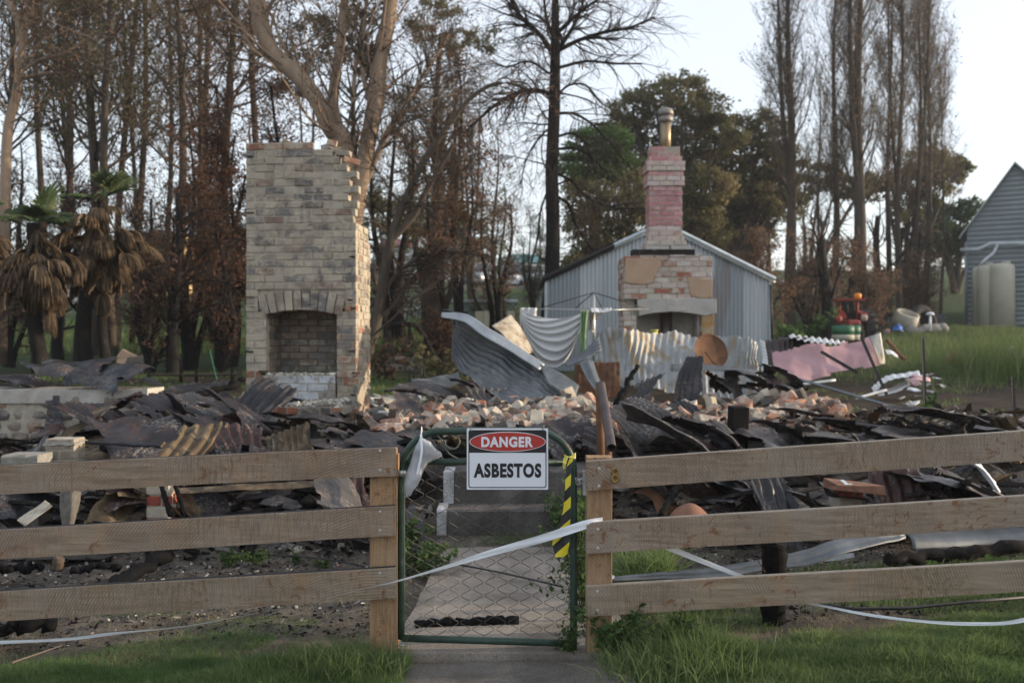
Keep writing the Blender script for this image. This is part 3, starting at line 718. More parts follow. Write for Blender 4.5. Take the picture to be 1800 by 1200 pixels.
# ---- pink chimney
PY_ = 15.8; k2 = PY_ / F
p_org = Vector((W(1097, 600, PY_).x, PY_, 0)); pk = thing('pink_chimney', 'pink painted brick chimney with metal flue above a wide patched fireplace', 'chimney', (p_org.x, PY_, .9)); po = pk.location.copy()
U, N_ = Vector((1, 0, 0)), Vector((0, -1, 0))
z2 = lambda py: CZ - (py - 600) * k2
bx = Bricks(p_org, U, N_)
w2 = 155 * k2; nco = int((z2(452) - z2(640)) / .086); oa, ob = 21 * k2, 135 * k2; otop = z2(550)
for c in range(nco + 1):
    z = z2(640) + c * .086
    if z + .05 < otop - .02: ivs = [(0, oa, 1), (ob, w2, 2)]
    elif z < z2(526): continue
    else: ivs = [(0, w2, 0)]
    for a, b, kind in ivs:
        bx.course(z, a, b, .086, .23, .11, 0 if c % 2 else .12, mi=0, jn=.005)
bxr = Bricks(p_org + U * w2, Vector((0, 1, 0)), U); bxl = Bricks(p_org, Vector((0, 1, 0)), -U)
for c in range(nco + 1):
    for q in (bxr, bxl): q.course(z2(640) + c * .086, .112, .9, .086, .23, .11, 0 if c % 2 else .12, mi=0)
bx.core.bbox(p_org + Vector((.12, .62, z2(640))), p_org + Vector((w2 - .12, .9, z2(452)))); bx.core.bbox(p_org + Vector((.12, .12, z2(526))), p_org + Vector((w2 - .12, .62, z2(452))))
bx.core.bbox(p_org + Vector((.12, .12, z2(640))), p_org + Vector((oa - .01, .62, z2(526)))); bx.core.bbox(p_org + Vector((ob + .01, .12, z2(640))), p_org + Vector((w2 - .12, .62, z2(526))))
for q in (bx, bxr, bxl): q.build('base_brickwork', M['stack_base_brick'], M['mortar'], pk, po)
def patch_plate(name, pts, Y0, Y1, mat, par, org):
    """irregular slab: outline in photo pixels at depth Y, extruded"""
    mb = MB(); q = [W(x, y, Y1) for x, y in pts]; mb.prism([(v.x, v.z) for v in q], Y0, Y1); o = mb.build(name, mat, par, bevel=.006); o.location = -org; return o
patch_plate('render_patch', [(1099, 455), (1160, 453), (1161, 466), (1151, 484), (1146, 497), (1131, 500), (1112, 499), (1098, 496)], PY_ - .025, PY_ + .02, M['render_patch'], pk, po)
patch_plate('render_patch', [(1207, 487), (1228, 489), (1251, 491), (1251, 523), (1230, 524), (1213, 519), (1211, 505)], PY_ - .025, PY_ + .02, M['render_patch'], pk, po)
lin = [(1116, 528), (1160, 525), (1210, 526), (1252, 527), (1252, 551), (1232, 556)] + [(x, 549 + 7 * ((x - 1175) / 57) ** 2) for x in (1225, 1210, 1190, 1170, 1150, 1135, 1122)] + [(1119, 556)]
patch_plate('lintel', lin, PY_ - .04, PY_ + .3, M['cement_lintel'], pk, po)
patch_plate('jamb_render', [(1232, 556), (1252, 551), (1251, 588), (1249, 600), (1232, 602)], PY_ - .02, PY_ + .1, M['rust_cement'], pk, po)
patch_plate('lintel_patch', [(1170, 526), (1201, 526), (1203, 546), (1186, 548), (1172, 547)], PY_ - .05, PY_ + .0, M['white_render'], pk, po)
mb = MB(); mb.bbox(p_org + Vector((oa + .005, .55, z2(640))), p_org + Vector((ob - .005, .6, otop + .1)))
mb.bbox(p_org + Vector((oa + .001, .12, z2(640))), p_org + Vector((oa + .03, .545, otop + .1))); mb.bbox(p_org + Vector((ob - .03, .12, z2(640))), p_org + Vector((ob - .001, .545, otop + .1)))
mb.build('fireplace_lining', M['white_render'], pk).location = -po
mb = MB(); mb.tube([W(1171, 640, PY_ + .33), W(1171, 546, PY_ + .33)], .098, 14); mb.build('stove_pipe', M['pipe_brown'], pk).location = -po
# shoulders
bs = Bricks(p_org, U, N_)
mb = MB()
a0, a1, b0, b1 = 16 * k2, 140 * k2, 44 * k2, 103 * k2
rows = 4
for i in range(rows):
    f = i / rows; x0 = a0 + (b0 - a0) * (f ** .7) ; x1 = a1 + (b1 - a1) * (f ** .7); z = z2(452) + (z2(432) - z2(452)) * f
    bs.course(z, x0, x1, (z2(432) - z2(452)) / rows, .23, .5, .1 * i, mi=0, jn=.012, jit=.01)
bs.build('shoulder', M['pale_pink_brick'], M['mortar'], pk, po)
patch_plate('shoulder_slab', [(1131, 434), (1172, 435), (1172, 441), (1131, 441)], PY_ - .06, PY_ + .2, M['cement_lintel'], pk, po)
patch_plate('shoulder_slab', [(1175, 434), (1207, 434), (1212, 441), (1175, 441)], PY_ - .05, PY_ + .2, M['cement_lintel'], pk, po)
mb = MB(); mb.bbox(W(1112, 448, PY_ - .02), W(1215, 441.5, PY_ + .3)); mb.build('dark_band', M['soot_and_gap_dark'], pk).location = -po  # near-black block across the shoulder, just below the slabs
# stack
bst = Bricks(p_org, U, N_); br_ = Bricks(p_org + U * b1, Vector((0, 1, 0)), U); bl_ = Bricks(p_org + U * b0, Vector((0, 1, 0)), -U)
cs = .079; z = z2(432); zt2 = z2(262); i = 0
while z < zt2 - .01:
    py = 600 + (CZ - z) / k2
    ex = 0.
    fl = 1 if py > 398 else 0
    if py > 418: ex = (py - 418) / 14 * .055
    elif 318 < py < 331: ex = .028
    elif py < 278: ex = -.03 
    elif 276 < py < 287: ex = .0
    elif 287 < py < 301: ex = .035
    elif 301 <= py <= 318: ex = .012
    a, b = b0 - ex, b1 + ex
    bst.o = p_org + N_ * ex; bst.course(z, a, b, cs, .215, .11, 0 if i % 2 else .11, mi=fl if not (318 < py < 331 or 291 < py < 301) else 1, jn=.003)
    bst.core.box(p_org + Vector(((a + b) / 2, .23, z + cs / 2)), (b - a - .04, .40, cs))
    for q, s_ in ((br_, 1), (bl_, -1)):
        q.o = p_org + U * ((b1 if s_ > 0 else b0) + ex * s_); q.course(z, .112 - ex, .46 + ex, cs, .215, .1, 0 if i % 2 else .11, mi=fl, jn=.003)
    z += cs; i += 1
for q in (bst, br_, bl_): q.build('stack_brickwork', [M['pink_brick'], M['pale_pink_brick']], M['mortar'], pk, po)
simple('flue_metal', (.20, .15, .095), (.34, .27, .18), 5, .45, .6, .001); simple('cowl_metal', (.15, .14, .13), (.28, .26, .24), 9, .55, .4, .002)
fc = p_org + Vector((76.5 * k2, .22, 0)); r_ = 9.6 * k2
mb = MB(); mb.lathe(fc, [(r_, z2(263)), (r_ * .98, z2(235)), (r_, z2(205))], 24); mb.build('flue_pipe', M['flue_metal'], pk).location = -po
mb = MB(); mb.lathe(fc, [(r_ * 1.15, z2(210)), (r_ * 1.35, z2(207)), (r_ * 1.35, z2(201)), (r_ * 1.05, z2(200)), (r_ * 1.05, z2(198.5)), (r_ * 1.5, z2(198)), (r_ * 1.45, z2(192)), (r_ * 1.25, z2(187)), (r_ * .8, z2(185)), (r_ * .15, z2(184.5)), (r_ * .1, z2(182.5))], 24)
mb.build('flue_cowl', M['cowl_metal'], pk).location = -po
mb = MB(); mb.lathe(fc, [(r_ * 1.6, z2(263.5)), (r_ * 1.4, z2(261))], 12); mb.build('flashing', M['rust_plain'], pk).location = -po

# ================================================================ corrugated shed behind the pink chimney
def corr_wall(mb, P, u0, u1, ztop, zbot, pitch=.076, amp=.009, seg=6, vert=True, nrow=1, mi=0, tone=0.):
    """vertical corrugations; P(u, z, d) gives the point; ztop(u), zbot(u)"""
    n = max(2, int((u1 - u0) / pitch * seg)); vs = []
    for i in range(n + 1):
        u = u0 + (u1 - u0) * i / n; d = amp * math.sin(2 * math.pi * u / pitch)
        zt_, zb_ = ztop(u), zbot(u)
        for r in range(nrow + 1): vs.append(P(u, zb_ + (zt_ - zb_) * r / nrow, d))
    m = nrow + 1
    mb.add(vs, [(i * m + r, (i + 1) * m + r, (i + 1) * m + r + 1, i * m + r + 1) for i in range(n) for r in range(nrow)], tone, mi, True)
t = NT('shed_iron'); co = t.coord('Object'); gc = t.coord('Object', (1, 1, .12))
c = t.ramp(t.noise(gc, 2.2, 7, .62), [(.3, (.30, .345, .375)), (.55, (.41, .455, .485)), (.75, (.52, .56, .58))])
c = t.mix(t.ramp(t.attr(), [(0, 0.), (.6, .2), (1, .85)]), c, (.20, .24, .27))
c = t.mix(t.ramp(t.noise(t.coord('Object', (1, 1, .25)), 1.2, 4, .5), [(.56, 0.), (.59, .8)]), c, (.19, .18, .18))
M['shed_iron'] = t.done(c, .55, .2, .4)
HY = 18.6; kh = HY / F
sh = thing('corrugated_shed', 'gabled shed of pale blue corrugated iron behind the pink chimney', 'shed', (W(1158, 600, HY).x, HY, .9)); sho = sh.location.copy()
hx0, hx1 = W(961, 0, HY).x, W(1352, 0, HY).x; hz = W(0, 491, HY).z; apx = W(1163, 0, HY).x; apz = W(0, 397, HY).z
roof = lambda x: hz + (apz - hz) * (1 - abs(x - apx) / ((apx - hx0) if x < apx else (hx1 - apx)))
edges = [hx0, W(1018, 0, HY).x, W(1062, 0, HY).x, W(1110, 0, HY).x, W(1163, 0, HY).x, W(1215, 0, HY).x, W(1258, 0, HY).x, W(1305, 0, HY).x, hx1]
for i in range(len(edges) - 1):
    mb = MB(); yy_ = HY + (.004 if i % 2 else -.004)
    corr_wall(mb, lambda u, z, d, y=yy_: Vector((u, y + d, z)), edges[i], edges[i + 1] + .02, lambda u: roof(min(u, hx1)) - .02, lambda u: .7, tone=(.95, .1, .55, 0, .2, .15, 1., .35)[i])
    mb.build('wall_sheet', M['shed_iron'], sh).location = -sho
for xx, nm in ((hx0, 'side_wall'), (hx1, 'side_wall')):
    mb = MB(); corr_wall(mb, lambda u, z, d, x=xx: Vector((x + d, HY + .02 + u, z)), 0, 5, lambda u: hz - .03, lambda u: .7, tone=.6); mb.build(nm, M['shed_iron'], sh).location = -sho
for s_ in (0, 1):
    mb = MB(); xa = hx0 - .09 if s_ == 0 else hx1 + .09; 
    n = 180; vs = []
    for i in range(n + 1):
        y = HY - .06 + 5.2 * i / n; d = .009 * math.sin(2 * math.pi * (5.2 * i / n) / .076 * 1)
        for xx in (xa, apx): vs.append((xx, y, (roof(xx) if xx != apx else apz) + .03 + d))
    mb.add(vs, [(2 * i, 2 * i + 1, 2 * i + 3, 2 * i + 2) for i in range(n)], .1, 0, True)
    mb.build('roof_sheet', M['shed_iron'], sh).location = -sho
simple('barge_metal', (.38, .44, .48), (.55, .60, .63), 4, .5, .2, .001)
for (x0, x1, mat) in ((hx0 - .09, hx0 + 1.25, 'black_steel'), (hx0 + 1.25, apx, 'barge_metal'), (apx, hx1 + .09, 'barge_metal')):
    mb = MB(); a = Vector((x0, HY - .09, roof(x0) + .045)); b = Vector((x1, HY - .09, roof(x1) + .045))
    mb.tube([a, b], .045, 6, smooth=False); mb.tube([a + Vector((0, .02, -.06)), b + Vector((0, .02, -.06))], .022, 6)
    mb.build('barge_flashing', M[mat], sh).location = -sho
for xc in (hx0 - .035, hx1 - .01):
    mb = MB(); mb.bbox((xc, HY - .03, .7), (xc + .045, HY + .02, hz - .02)); mb.build('corner_flashing', M['barge_metal'], sh).location = -sho
mb = MB(); a, b = W(1349, 500, HY - .05), W(1352, 600, HY - .05); mb.tube([a + Vector((.06, 0, 0)), b + Vector((.06, 0, 0))], .02, 8); mb.build('downpipe', M['black_steel'], sh).location = -sho

# ================================================================ low stone wall stub on the left
LY = 10.3; kl = LY / F
lw = thing('stone_wall', 'low burnt stone wall stub with white rendered cap at far left', 'wall', (W(80, 0, LY).x, LY, .35)); lo = lw.location.copy()
xa, xb = W(-180, 0, LY).x, W(262, 0, LY).x; zc0, zc1 = W(0, 708, LY).z, W(0, 683, LY).z
mb = MB(); stones(mb, lambda x, z, d: Vector((x, LY - d, z)), xa, xb, .3, zc0, .15); 
mb.build('stonework', M['stone'], lw).location = -lo
mb = MB(); mb.bbox((xa, LY - .022, .2), (xb - .01, LY + .42, zc0)); mb.build('mortar_core', M['mortar'], lw).location = -lo
mb = MB(); wob_box(mb, (xa, LY - .05, zc0), (xb, LY + .44, zc1), 40, .012); mb.build('rendered_cap', M['white_render'], lw).location = -lo
mb = MB(); stones(mb, lambda x, z, d: Vector((xb + d - .04, LY + x, z)), .0, .42, .3, zc0, .13); mb.build('end_stones', M['stone'], lw).location = -lo

# ---- small brick and concrete piers
def pier(name, label, px0, px1, py0, Y, mat, zb=0., cap=None, group=None, dep=.22, tones=(0, 1), cat='pier', rz=0):
    a = W(px0, py0, Y); b = W(px1, py0, Y); w = b.x - a.x
    o = thing(name, label, cat, ((a.x + b.x) / 2, Y + dep / 2, zb), group=group); org = o.location.copy()
    q = Bricks((a.x, Y, zb), U, N_); q2 = Bricks((b.x, Y, zb), Vector((0, 1, 0)), U); q3 = Bricks((a.x, Y, zb), Vector((0, 1, 0)), -U)
    n = int(round((a.z - zb) / .083)); chh = (a.z - zb) / n
    for c in range(n):
        z = zb + c * chh
        for qq, L0, L1 in ((q, 0, w), (q2, .105, dep), (q3, .105, dep)): qq.course(z, L0, L1, chh, .22, .10, 0 if c % 2 else .11, tones=((.02, .2), (.27, .48))[c % 2] if mat is M['striped_brick'] else tones, jn=.003)
    for qq in (q, q2, q3): qq.build('brickwork', mat, M['mortar'], o, org)
    if cap: mb = MB(); wob_box(mb, (a.x - .01, Y - .01, a.z), (b.x + .01, Y + dep + .01, a.z + .025), 4, .008); mb.build('mortar_top', M['rubble_pale'], o).location = -org
    return o
pier('brick_pier', 'beige brick pier stub topped with mortar, showing above the left fence', 78, 130, 783, 7.9, M['pier_brick'], .05, True)
pier('brick_pier', 'red and cream striped brick pier under the left fence top rail', 256, 297, 850, 7.3, M['striped_brick'], .0, group=None)
pier('brick_pier', 'small grey brick stub at foot of the rubble, left fence', 362, 393, 872, 7.9, M['pier_brick'], .0)
pier('brick_pier', 'short pink-grey brick pier carrying a flat red brick, right yard', 1474, 1518, 868, 7.0, M['striped_brick'], .05)
mb = MB(); wob_box(mb, (W(2, 0, 7.6).x, 7.6, .05), (W(66, 0, 7.6).x, 7.85, W(0, 800, 7.6).z), 6, .01); o = mb.build('concrete_stump', M['rubble_pale'], origin=(W(34, 0, 7.6).x, 7.7, .05)); tag(o, 'pale worn concrete stump showing above the left fence rail', 'stump')
mb = MB()
for (a, b, y, s_) in ((1455, 1543, 850, 0),):
    pa, pb = W(a, y, 6.95), W(b, y + 12, 6.95); mb.box((pa + pb) / 2, (pb.x - pa.x, .22, .06), rotm(6, 0, 5), .2, jit=.015)
o = mb.build('flat_brick', M['flat_brick_red'], origin=tuple((pa + pb) / 2), bevel=.006); tag(o, 'flat broken red brick slab lying across the short pink-grey pier', 'brick')
mb = MB(); pa = W(1486, 850, 6.9); mb.box(pa + Vector((0, 0, .005)), (.03, .09, .004), rotm(15, 20)); mb.box(pa + Vector((.015, -.04, -.02)), (.03, .006, .06), rotm(15, 0, 10)); o = mb.build('metal_strap', M['barge_metal'], origin=tuple(pa)); tag(o, 'bent galvanised strap on the flat red brick', 'strap')
mb = MB(); mb.bbox((W(50, 0, 7.2).x, 7.2, -.03), (W(195, 0, 7.2).x, 7.35, .045)); o = mb.build('concrete_sill', M['step_concrete'], origin=(W(120, 0, 7.2).x, 7.2, 0), bevel=.01); tag(o, 'grey concrete sill lying on the soil behind left fence', 'sill')
# ================================================================ burnt sheets and wreckage
def crx(P, u):
    """Catmull-Rom through P (n,k,3) along axis 0 at parameters u in 0..1"""
    n = len(P); x = np.clip(u, 0, 1) * (n - 1); i = np.minimum(x.astype(int), n - 2); f = (x - i)[:, None, None]
    g = lambda j: P[np.clip(j, 0, n - 1)]
    p0 = np.where((i == 0)[:, None, None], 2 * g(i) - g(i + 1), g(i - 1)); p3 = np.where((i == n - 2)[:, None, None], 2 * g(i + 1) - g(i), g(i + 2)); p1, p2 = g(i), g(i + 1)
    return .5 * ((2 * p1) + (-p0 + p2) * f + (2 * p0 - 5 * p1 + 4 * p2 - p3) * f ** 2 + (-p0 + 3 * p1 - 3 * p2 + p3) * f ** 3)
def crumple(P, amp, freq, rng):
    out = np.zeros(P.shape[:-1])
    for k in range(5):
        d = rng.normal(size=3); d /= np.linalg.norm(d); out += np.abs(((P @ d) * freq * (1 + .5 * k) / 2 + rng.random()) % 1 - .5) * 4 / (1 + .6 * k) - 1 / (1 + .6 * k)
    return out * amp / 2
def sheet(name, ctrl, mat, label=None, cat='roofing sheet', group=None, along='v', pitch=.076, amp=.009, cr=.0, cf=3., torn=.0, seed=None, parent=None, seg=6, sm=True, thick=.002, raw=False):
    """ctrl: rows of points (px, py, Y) (or world xyz when raw); the ridges run down the rows (along='v') or along them ('u')"""
    rng = np.random.default_rng(seed if seed is not None else abs(hash(str(ctrl))) % 9999)
    C = np.array([[tuple(p) if raw else tuple(W(*p)) for p in r] for r in ctrl], float)        # rows (v) x cols (u) x 3
    lu = np.linalg.norm(np.diff(C, axis=1), axis=2).sum(1).max(); lv = np.linalg.norm(np.diff(C, axis=0), axis=2).sum(0).max()
    fine = pitch / seg if amp > 0 else .04; ls = min(.045, max(lu, lv) / 26)
    nu = int(np.clip((lu / fine) if along == 'v' else lu / ls, 8, 420)); nv = int(np.clip((lv / fine) if along == 'u' else lv / ls, 8, 420))
    v = np.linspace(0, 1, nv + 1); u = np.linspace(0, 1, nu + 1)
    A = crx(C, v); B = crx(A.transpose(1, 0, 2), u).transpose(1, 0, 2)   # (nv+1, nu+1, 3)
    if torn:
        ed = np.sin(np.arange(nu + 1) * .37 + rng.random() * 6) * .5 + rng.normal(size=nu + 1) * .35
        w = np.clip(1 - v / .25, 0, 1)[:, None]; dv = (B[min(3, nv)] - B[0]) / max(.001, v[min(3, nv)]) ; B = B + w[..., None] * (ed[None, :, None] * torn * dv[None] / max(lv, .1) * .5)
        ed = np.sin(np.arange(nv + 1) * .5 + rng.random() * 6) * .5 + rng.normal(size=nv + 1) * .3
        w = np.clip((u - .8) / .2, 0, 1)[None, :]; du = (B[:, -1] - B[:, -3]); du = du / (np.linalg.norm(du, axis=1, keepdims=True) + 1e-6); B = B + w[..., None] * ed[:, None, None] * torn * .5 * du[:, None]
    Tu = np.gradient(B, axis=1); Tv = np.gradient(B, axis=0); N = np.cross(Tu, Tv); N /= np.linalg.norm(N, axis=2, keepdims=True) + 1e-9
    if amp: 
        q = (u * lu)[None, :] if along == 'v' else (v * lv)[:, None]
        D = amp * np.sin(2 * np.pi * q / pitch) * np.ones(B.shape[:2])
    else: D = np.zeros(B.shape[:2])
    if cr: D = D + crumple(B, cr, cf, rng) + crumple(B, cr * .38, cf * 3.2, rng)
    B = B + N * D[..., None]
    nr, nc = B.shape[:2]; V = B.reshape(-1, 3); org = V.mean(0) if parent is None else np.zeros(3)
    ii = (np.arange(nr - 1)[:, None] * nc + np.arange(nc - 1)[None]).ravel()
    V2 = np.concatenate([V, V - N.reshape(-1, 3) * thick]); K = len(V)
    rim = np.concatenate([np.arange(nc), np.arange(1, nr) * nc + nc - 1, (nr - 1) * nc + np.arange(nc - 2, -1, -1), np.arange(nr - 2, 0, -1) * nc])
    r2 = np.roll(rim, -1)
    if torn:
        qc = .25 * (B[:-1, :-1] + B[1:, :-1] + B[:-1, 1:] + B[1:, 1:]); uu = (u[:-1] + u[1:]) / 2; vv = (v[:-1] + v[1:]) / 2
        ed_ = np.minimum(np.minimum(uu, 1 - uu)[None] * lu, np.minimum(vv, 1 - vv)[:, None] * lv); nzv = np.zeros(ed_.shape)
        for k in range(7):
            dd = rng.normal(size=3); dd /= np.linalg.norm(dd); nzv += np.sin((qc @ dd) * (5 + 5.5 * k) + rng.random() * 6.3) / (1 + .35 * k)
        keep = (ed_ > torn * .75 * np.clip(nzv, 0, 1.7)).ravel(); ii = ii[keep]
        Fc = [np.concatenate([np.stack([ii, ii + 1, ii + nc + 1, ii + nc], 1), np.stack([ii + nc, ii + nc + 1, ii + 1, ii], 1) + K])]
    else: Fc = [np.concatenate([np.stack([ii, ii + 1, ii + nc + 1, ii + nc], 1), np.stack([ii + nc, ii + nc + 1, ii + 1, ii], 1) + K, np.stack([r2, rim, rim + K, r2 + K], 1)])]
    me = mesh_from(name, V2 - org, Fc, None, [M[mat]], None, sm)
    o = link(name, me, parent, tuple(org) if parent is None else None)
    if parent is None: tag(o, label, cat, group)
    return o

# galvanised sheets behind the rubble
simple('bark_brown2', (.04, .03, .022), (.10, .075, .055), 9, .9, 0, .008)
sheet('roofing_sheet', [[(775, 549, 12.2), (812, 553, 12.0), (856, 586, 11.8), (905, 614, 11.7), (955, 645, 11.6), (1016, 686, 11.5)],
                        [(800, 566, 12.6), (826, 584, 12.3), (868, 610, 12.0), (908, 634, 11.8), (945, 660, 11.6), (986, 696, 11.3)],
                        [(795, 595, 12.5), (815, 620, 12.1), (845, 640, 11.8), (880, 660, 11.5), (915, 680, 11.2), (955, 700, 11.0)],
                        [(793, 628, 12.0), (808, 650, 11.6), (832, 672, 11.3), (860, 690, 11.0), (890, 704, 10.8), (930, 716, 10.6)]],
      'tin_galv_dark', 'large curled grey corrugated sheet rearing up in the middle of the wreckage', along='u', cr=.07, cf=1.7, torn=.02, seed=4, pitch=.09, amp=.012)
sheet('metal_flashing', [[(776, 548, 12.15), (820, 552, 12.0), (862, 578, 11.8), (905, 604, 11.7), (958, 640, 11.55)], [(775, 557, 12.1), (815, 566, 11.9), (852, 592, 11.7), (895, 616, 11.6), (948, 650, 11.45)]],
      'tin_galv', 'pale bent ridge flashing along top edge of the curled grey sheet', 'flashing', amp=0, cr=.01, cf=3, seed=5)
sheet('metal_flashing', [[(948, 640, 11.5), (985, 655, 11.4), (1018, 678, 11.3)], [(962, 672, 11.2), (990, 692, 11.1), (1008, 706, 11.0)]], 'tin_galv_dark', 'flat grey folded metal piece at the right foot of the curled sheet', 'flashing', amp=0, cr=.01, seed=6)
sheet('mottled_board', [[(897, 553, 13.0), (915, 576, 12.9), (938, 618, 12.8)], [(864, 573, 12.6), (885, 590, 12.5), (915, 628, 12.4)]], 'mottled_panel', 'cream and rust mottled panel leaning behind the curled grey sheet', 'panel', amp=0, cr=.006, seed=7)
# long upright stained sheet
top = [(1047, 592), (1075, 577), (1100, 580), (1128, 586), (1160, 588), (1195, 587), (1228, 588), (1260, 588), (1296, 590), (1322, 593), (1338, 597)]
sheet('roofing_sheet', [[(x, y, 13.6 - .5 * math.sin(i * .9) * .5) for i, (x, y) in enumerate(top)], [(x + (1045 - x) * .02, y + 50 + 8 * math.sin(i), 13.3) for i, (x, y) in enumerate(top)], [(x - 4, y + 105, 13.0) for i, (x, y) in enumerate(top)]],
      'tin_stained', 'long rust-stained corrugated sheet standing upright before the pink chimney', pitch=.1, amp=.011, cr=.11, cf=.8, torn=.05, seed=8)
sheet('metal_flashing', [[(1335, 596, 13.4), (1344, 600, 13.3)], [(1340, 625, 13.3), (1349, 630, 13.2)], [(1338, 652, 13.2), (1350, 654, 13.1)]], 'tin_white', 'narrow white end strip at the right of the stained upright sheet', 'flashing', amp=.004, pitch=.05, along='u', seed=9)
sheet('roofing_sheet', [[(988, 640, 12.6), (1020, 622, 12.7), (1052, 590, 12.9)], [(1000, 644, 12.3), (1030, 632, 12.4), (1058, 618, 12.6)]], 'tin_galv_dark', 'dark grey corrugated strip sweeping up left of the stained sheet', along='u', cr=.01, seed=10)
sheet('metal_flashing', [[(1018, 638, 12.2), (1043, 632, 12.3)], [(1032, 666, 12.0), (1052, 660, 12.1)], [(1050, 690, 11.8), (1066, 688, 11.9)]], 'tin_galv_dark', 'bent blue-grey gutter piece hanging beside the stained sheet', 'gutter', amp=.012, pitch=.16, seed=11)
sheet('roofing_sheet', [[(1010, 640, 12.8), (1050, 636, 12.8), (1090, 634, 12.8)], [(1010, 700, 12.5), (1050, 700, 12.5), (1090, 698, 12.5)]], 'rust_plain', 'brown rusty sheet behind the bent gutter piece', amp=.004, cr=.03, seed=12)
sheet('metal_gutter', [[(1180, 640, 12.4), (1240, 640, 12.5), (1335, 650, 12.6)], [(1179, 652, 12.3), (1240, 651, 12.4), (1335, 657, 12.5)]], 'tin_galv_dark', 'straight grey length of gutter lying under the rusty round disc', 'gutter', amp=.008, pitch=.1, along='u', seed=13)
# rusty disc
dY = 12.7; c = W(1249, 618, dY); A = Matrix.Rotation(R(68), 3, 'X') @ Matrix.Rotation(R(20), 3, 'Y')
A = rotm(18, 70, 0)
mb = MB(); mb.lathe(c, [(.012, -.03), (.12, -.025), (.2, -.008), (.232, .012), (.238, .018), (.232, .014), (.2, -.002), (.12, -.018), (.012, -.022)], 36, A)
t0 = thing('rusty_disc', 'brown rusty round metal disc leaning on the stained upright sheet', 'disc', tuple(c))
mb.build('dish', M['rust_plain'], t0).location = -c
mb = MB(); mb.tube([c + Vector((-.08, -.08, 0)), c + Vector((0, -.11, -.12)), c + Vector((.09, -.12, -.19)), c + Vector((.28, -.12, -.22))], .012, 7); mb.build('bracket', M['rust_plain'], t0).location = -c

# pink fibre board and broken white sheet to the right
sheet('pink_board', [[(1357, 622, 15.0), (1400, 609, 15.0), (1450, 604, 15.1), (1500, 598, 15.2), (1543, 586, 15.3)], [(1360, 645, 14.9), (1400, 640, 14.9), (1450, 634, 15.0), (1500, 624, 15.1), (1549, 612, 15.2)], [(1370, 660, 14.8), (1410, 669, 14.8), (1450, 662, 14.9), (1510, 650, 15.0), (1553, 640, 15.1)]],
      'pink_panel', 'big pink painted board lying bowed behind rubble on the right', 'board', amp=0, cr=.05, cf=1.3, torn=.05, seed=14)
sheet('roofing_sheet', [[(1385, 587, 16.4), (1420, 592, 16.3), (1455, 596, 16.2), (1487, 601, 16.1)], [(1388, 592, 15.5), (1425, 601, 15.4), (1458, 604, 15.3), (1487, 606, 15.3)]], 'tin_white', 'white corrugated sheet scrap lying above the pink board', pitch=.1, amp=.02, seed=15)
sheet('dark_sheet', [[(1345, 600, 15.8), (1400, 592, 15.8), (1450, 604, 15.8)], [(1345, 640, 15.4), (1400, 640, 15.4), (1450, 640, 15.4)]], 'tin_burnt', 'black charred sheet in the gap between shed and pink board', 'metal sheet', amp=.01, cr=.05, seed=16)
sheet('grey_board', [[(1526, 592, 15.1), (1548, 584, 15.15)], [(1535, 612, 15.05), (1552, 610, 15.1)], [(1545, 640, 15.0), (1556, 640, 15.05)]], 'tin_stained', 'grey bare corner board at the right end of pink board', 'board', amp=0, cr=.01, seed=17)
def stick(name, a, b, r, mat, label, cat, r2=None, n=8, bend=.0, flat=1., seg=6, jag=0., cap=None):
    A, B = W(*a), W(*b); pts = []; rs = []
    for i in range(seg + 1):
        f = i / seg; p = A.lerp(B, f) + Vector((0, 0, bend * math.sin(f * math.pi)))
        if jag: p += Vector([random.uniform(-jag, jag) for _ in range(3)])
        pts.append(p); rs.append((r + ((r2 if r2 else r) - r) * f) * (1 + (random.uniform(-.18, .18) if jag else 0)))
    mb = MB(); mb.tube(pts, rs, n, flat=flat, smooth=n > 5); o = mb.build(name, M[mat], origin=tuple(A)); tag(o, label, cat); return o
def picket(a, b, label, group=None, mat='black_steel'):
    """Y-section star picket"""
    A, B = W(*a), W(*b); d = (B - A).normalized(); s_ = d.cross(Vector((0, 1, 0))).normalized(); q = d.cross(s_)
    mb = MB(); r = .024
    for k in range(3):
        an = k * 2.094 + .4; e = s_ * math.cos(an) + q * math.sin(an); w = d.cross(e) * .004
        mb.add([A + w, A - w, A - w + e * r, A + w + e * r, B + w, B - w, B - w + e * r, B + w + e * r], [(0, 3, 2, 1), (4, 5, 6, 7), (0, 1, 5, 4), (1, 2, 6, 5), (2, 3, 7, 6), (3, 0, 4, 7)])
    o = mb.build('star_picket', M[mat], origin=tuple(B)); tag(o, label, 'picket', group)
picket((1513, 592, 13.6), (1558, 694, 13.2), 'black steel picket leaning across the pink board, tallest of the leaning ones')
picket((1443, 618, 13.8), (1508, 656, 13.6), 'short black picket slanting low over the pink board')
picket((1621, 594, 12.6), (1626, 714, 12.4), 'upright black steel picket standing in dark soil on the right')
picket((1779, 664, 11.6), (1783, 745, 11.5), 'brown steel picket at the far right edge of the dark soil')
stick('steel_beam', (1398, 664, 12.6), (1560, 712, 11.4), .035, 'tin_galv_dark', 'long grey steel beam sloping down right from the heap', 'beam', n=4, flat=.5)
stick('metal_rod', (1505, 700, 13), (1558, 685, 13.2), .018, 'tin_white', 'thin pale rod on the ground right of the pink board', 'rod')
stick('timber_stick', (1558, 598, 14.8), (1590, 632, 14.4), .03, 'rust_plain', 'brown broken timber stick poking out right of the pink board', 'stick', jag=.01)
stick('blue_pipe', (1405, 676, 13.6), (1468, 668, 13.8), .02, 'shed_iron', 'pale blue pipe lying below the pink board', 'pipe')
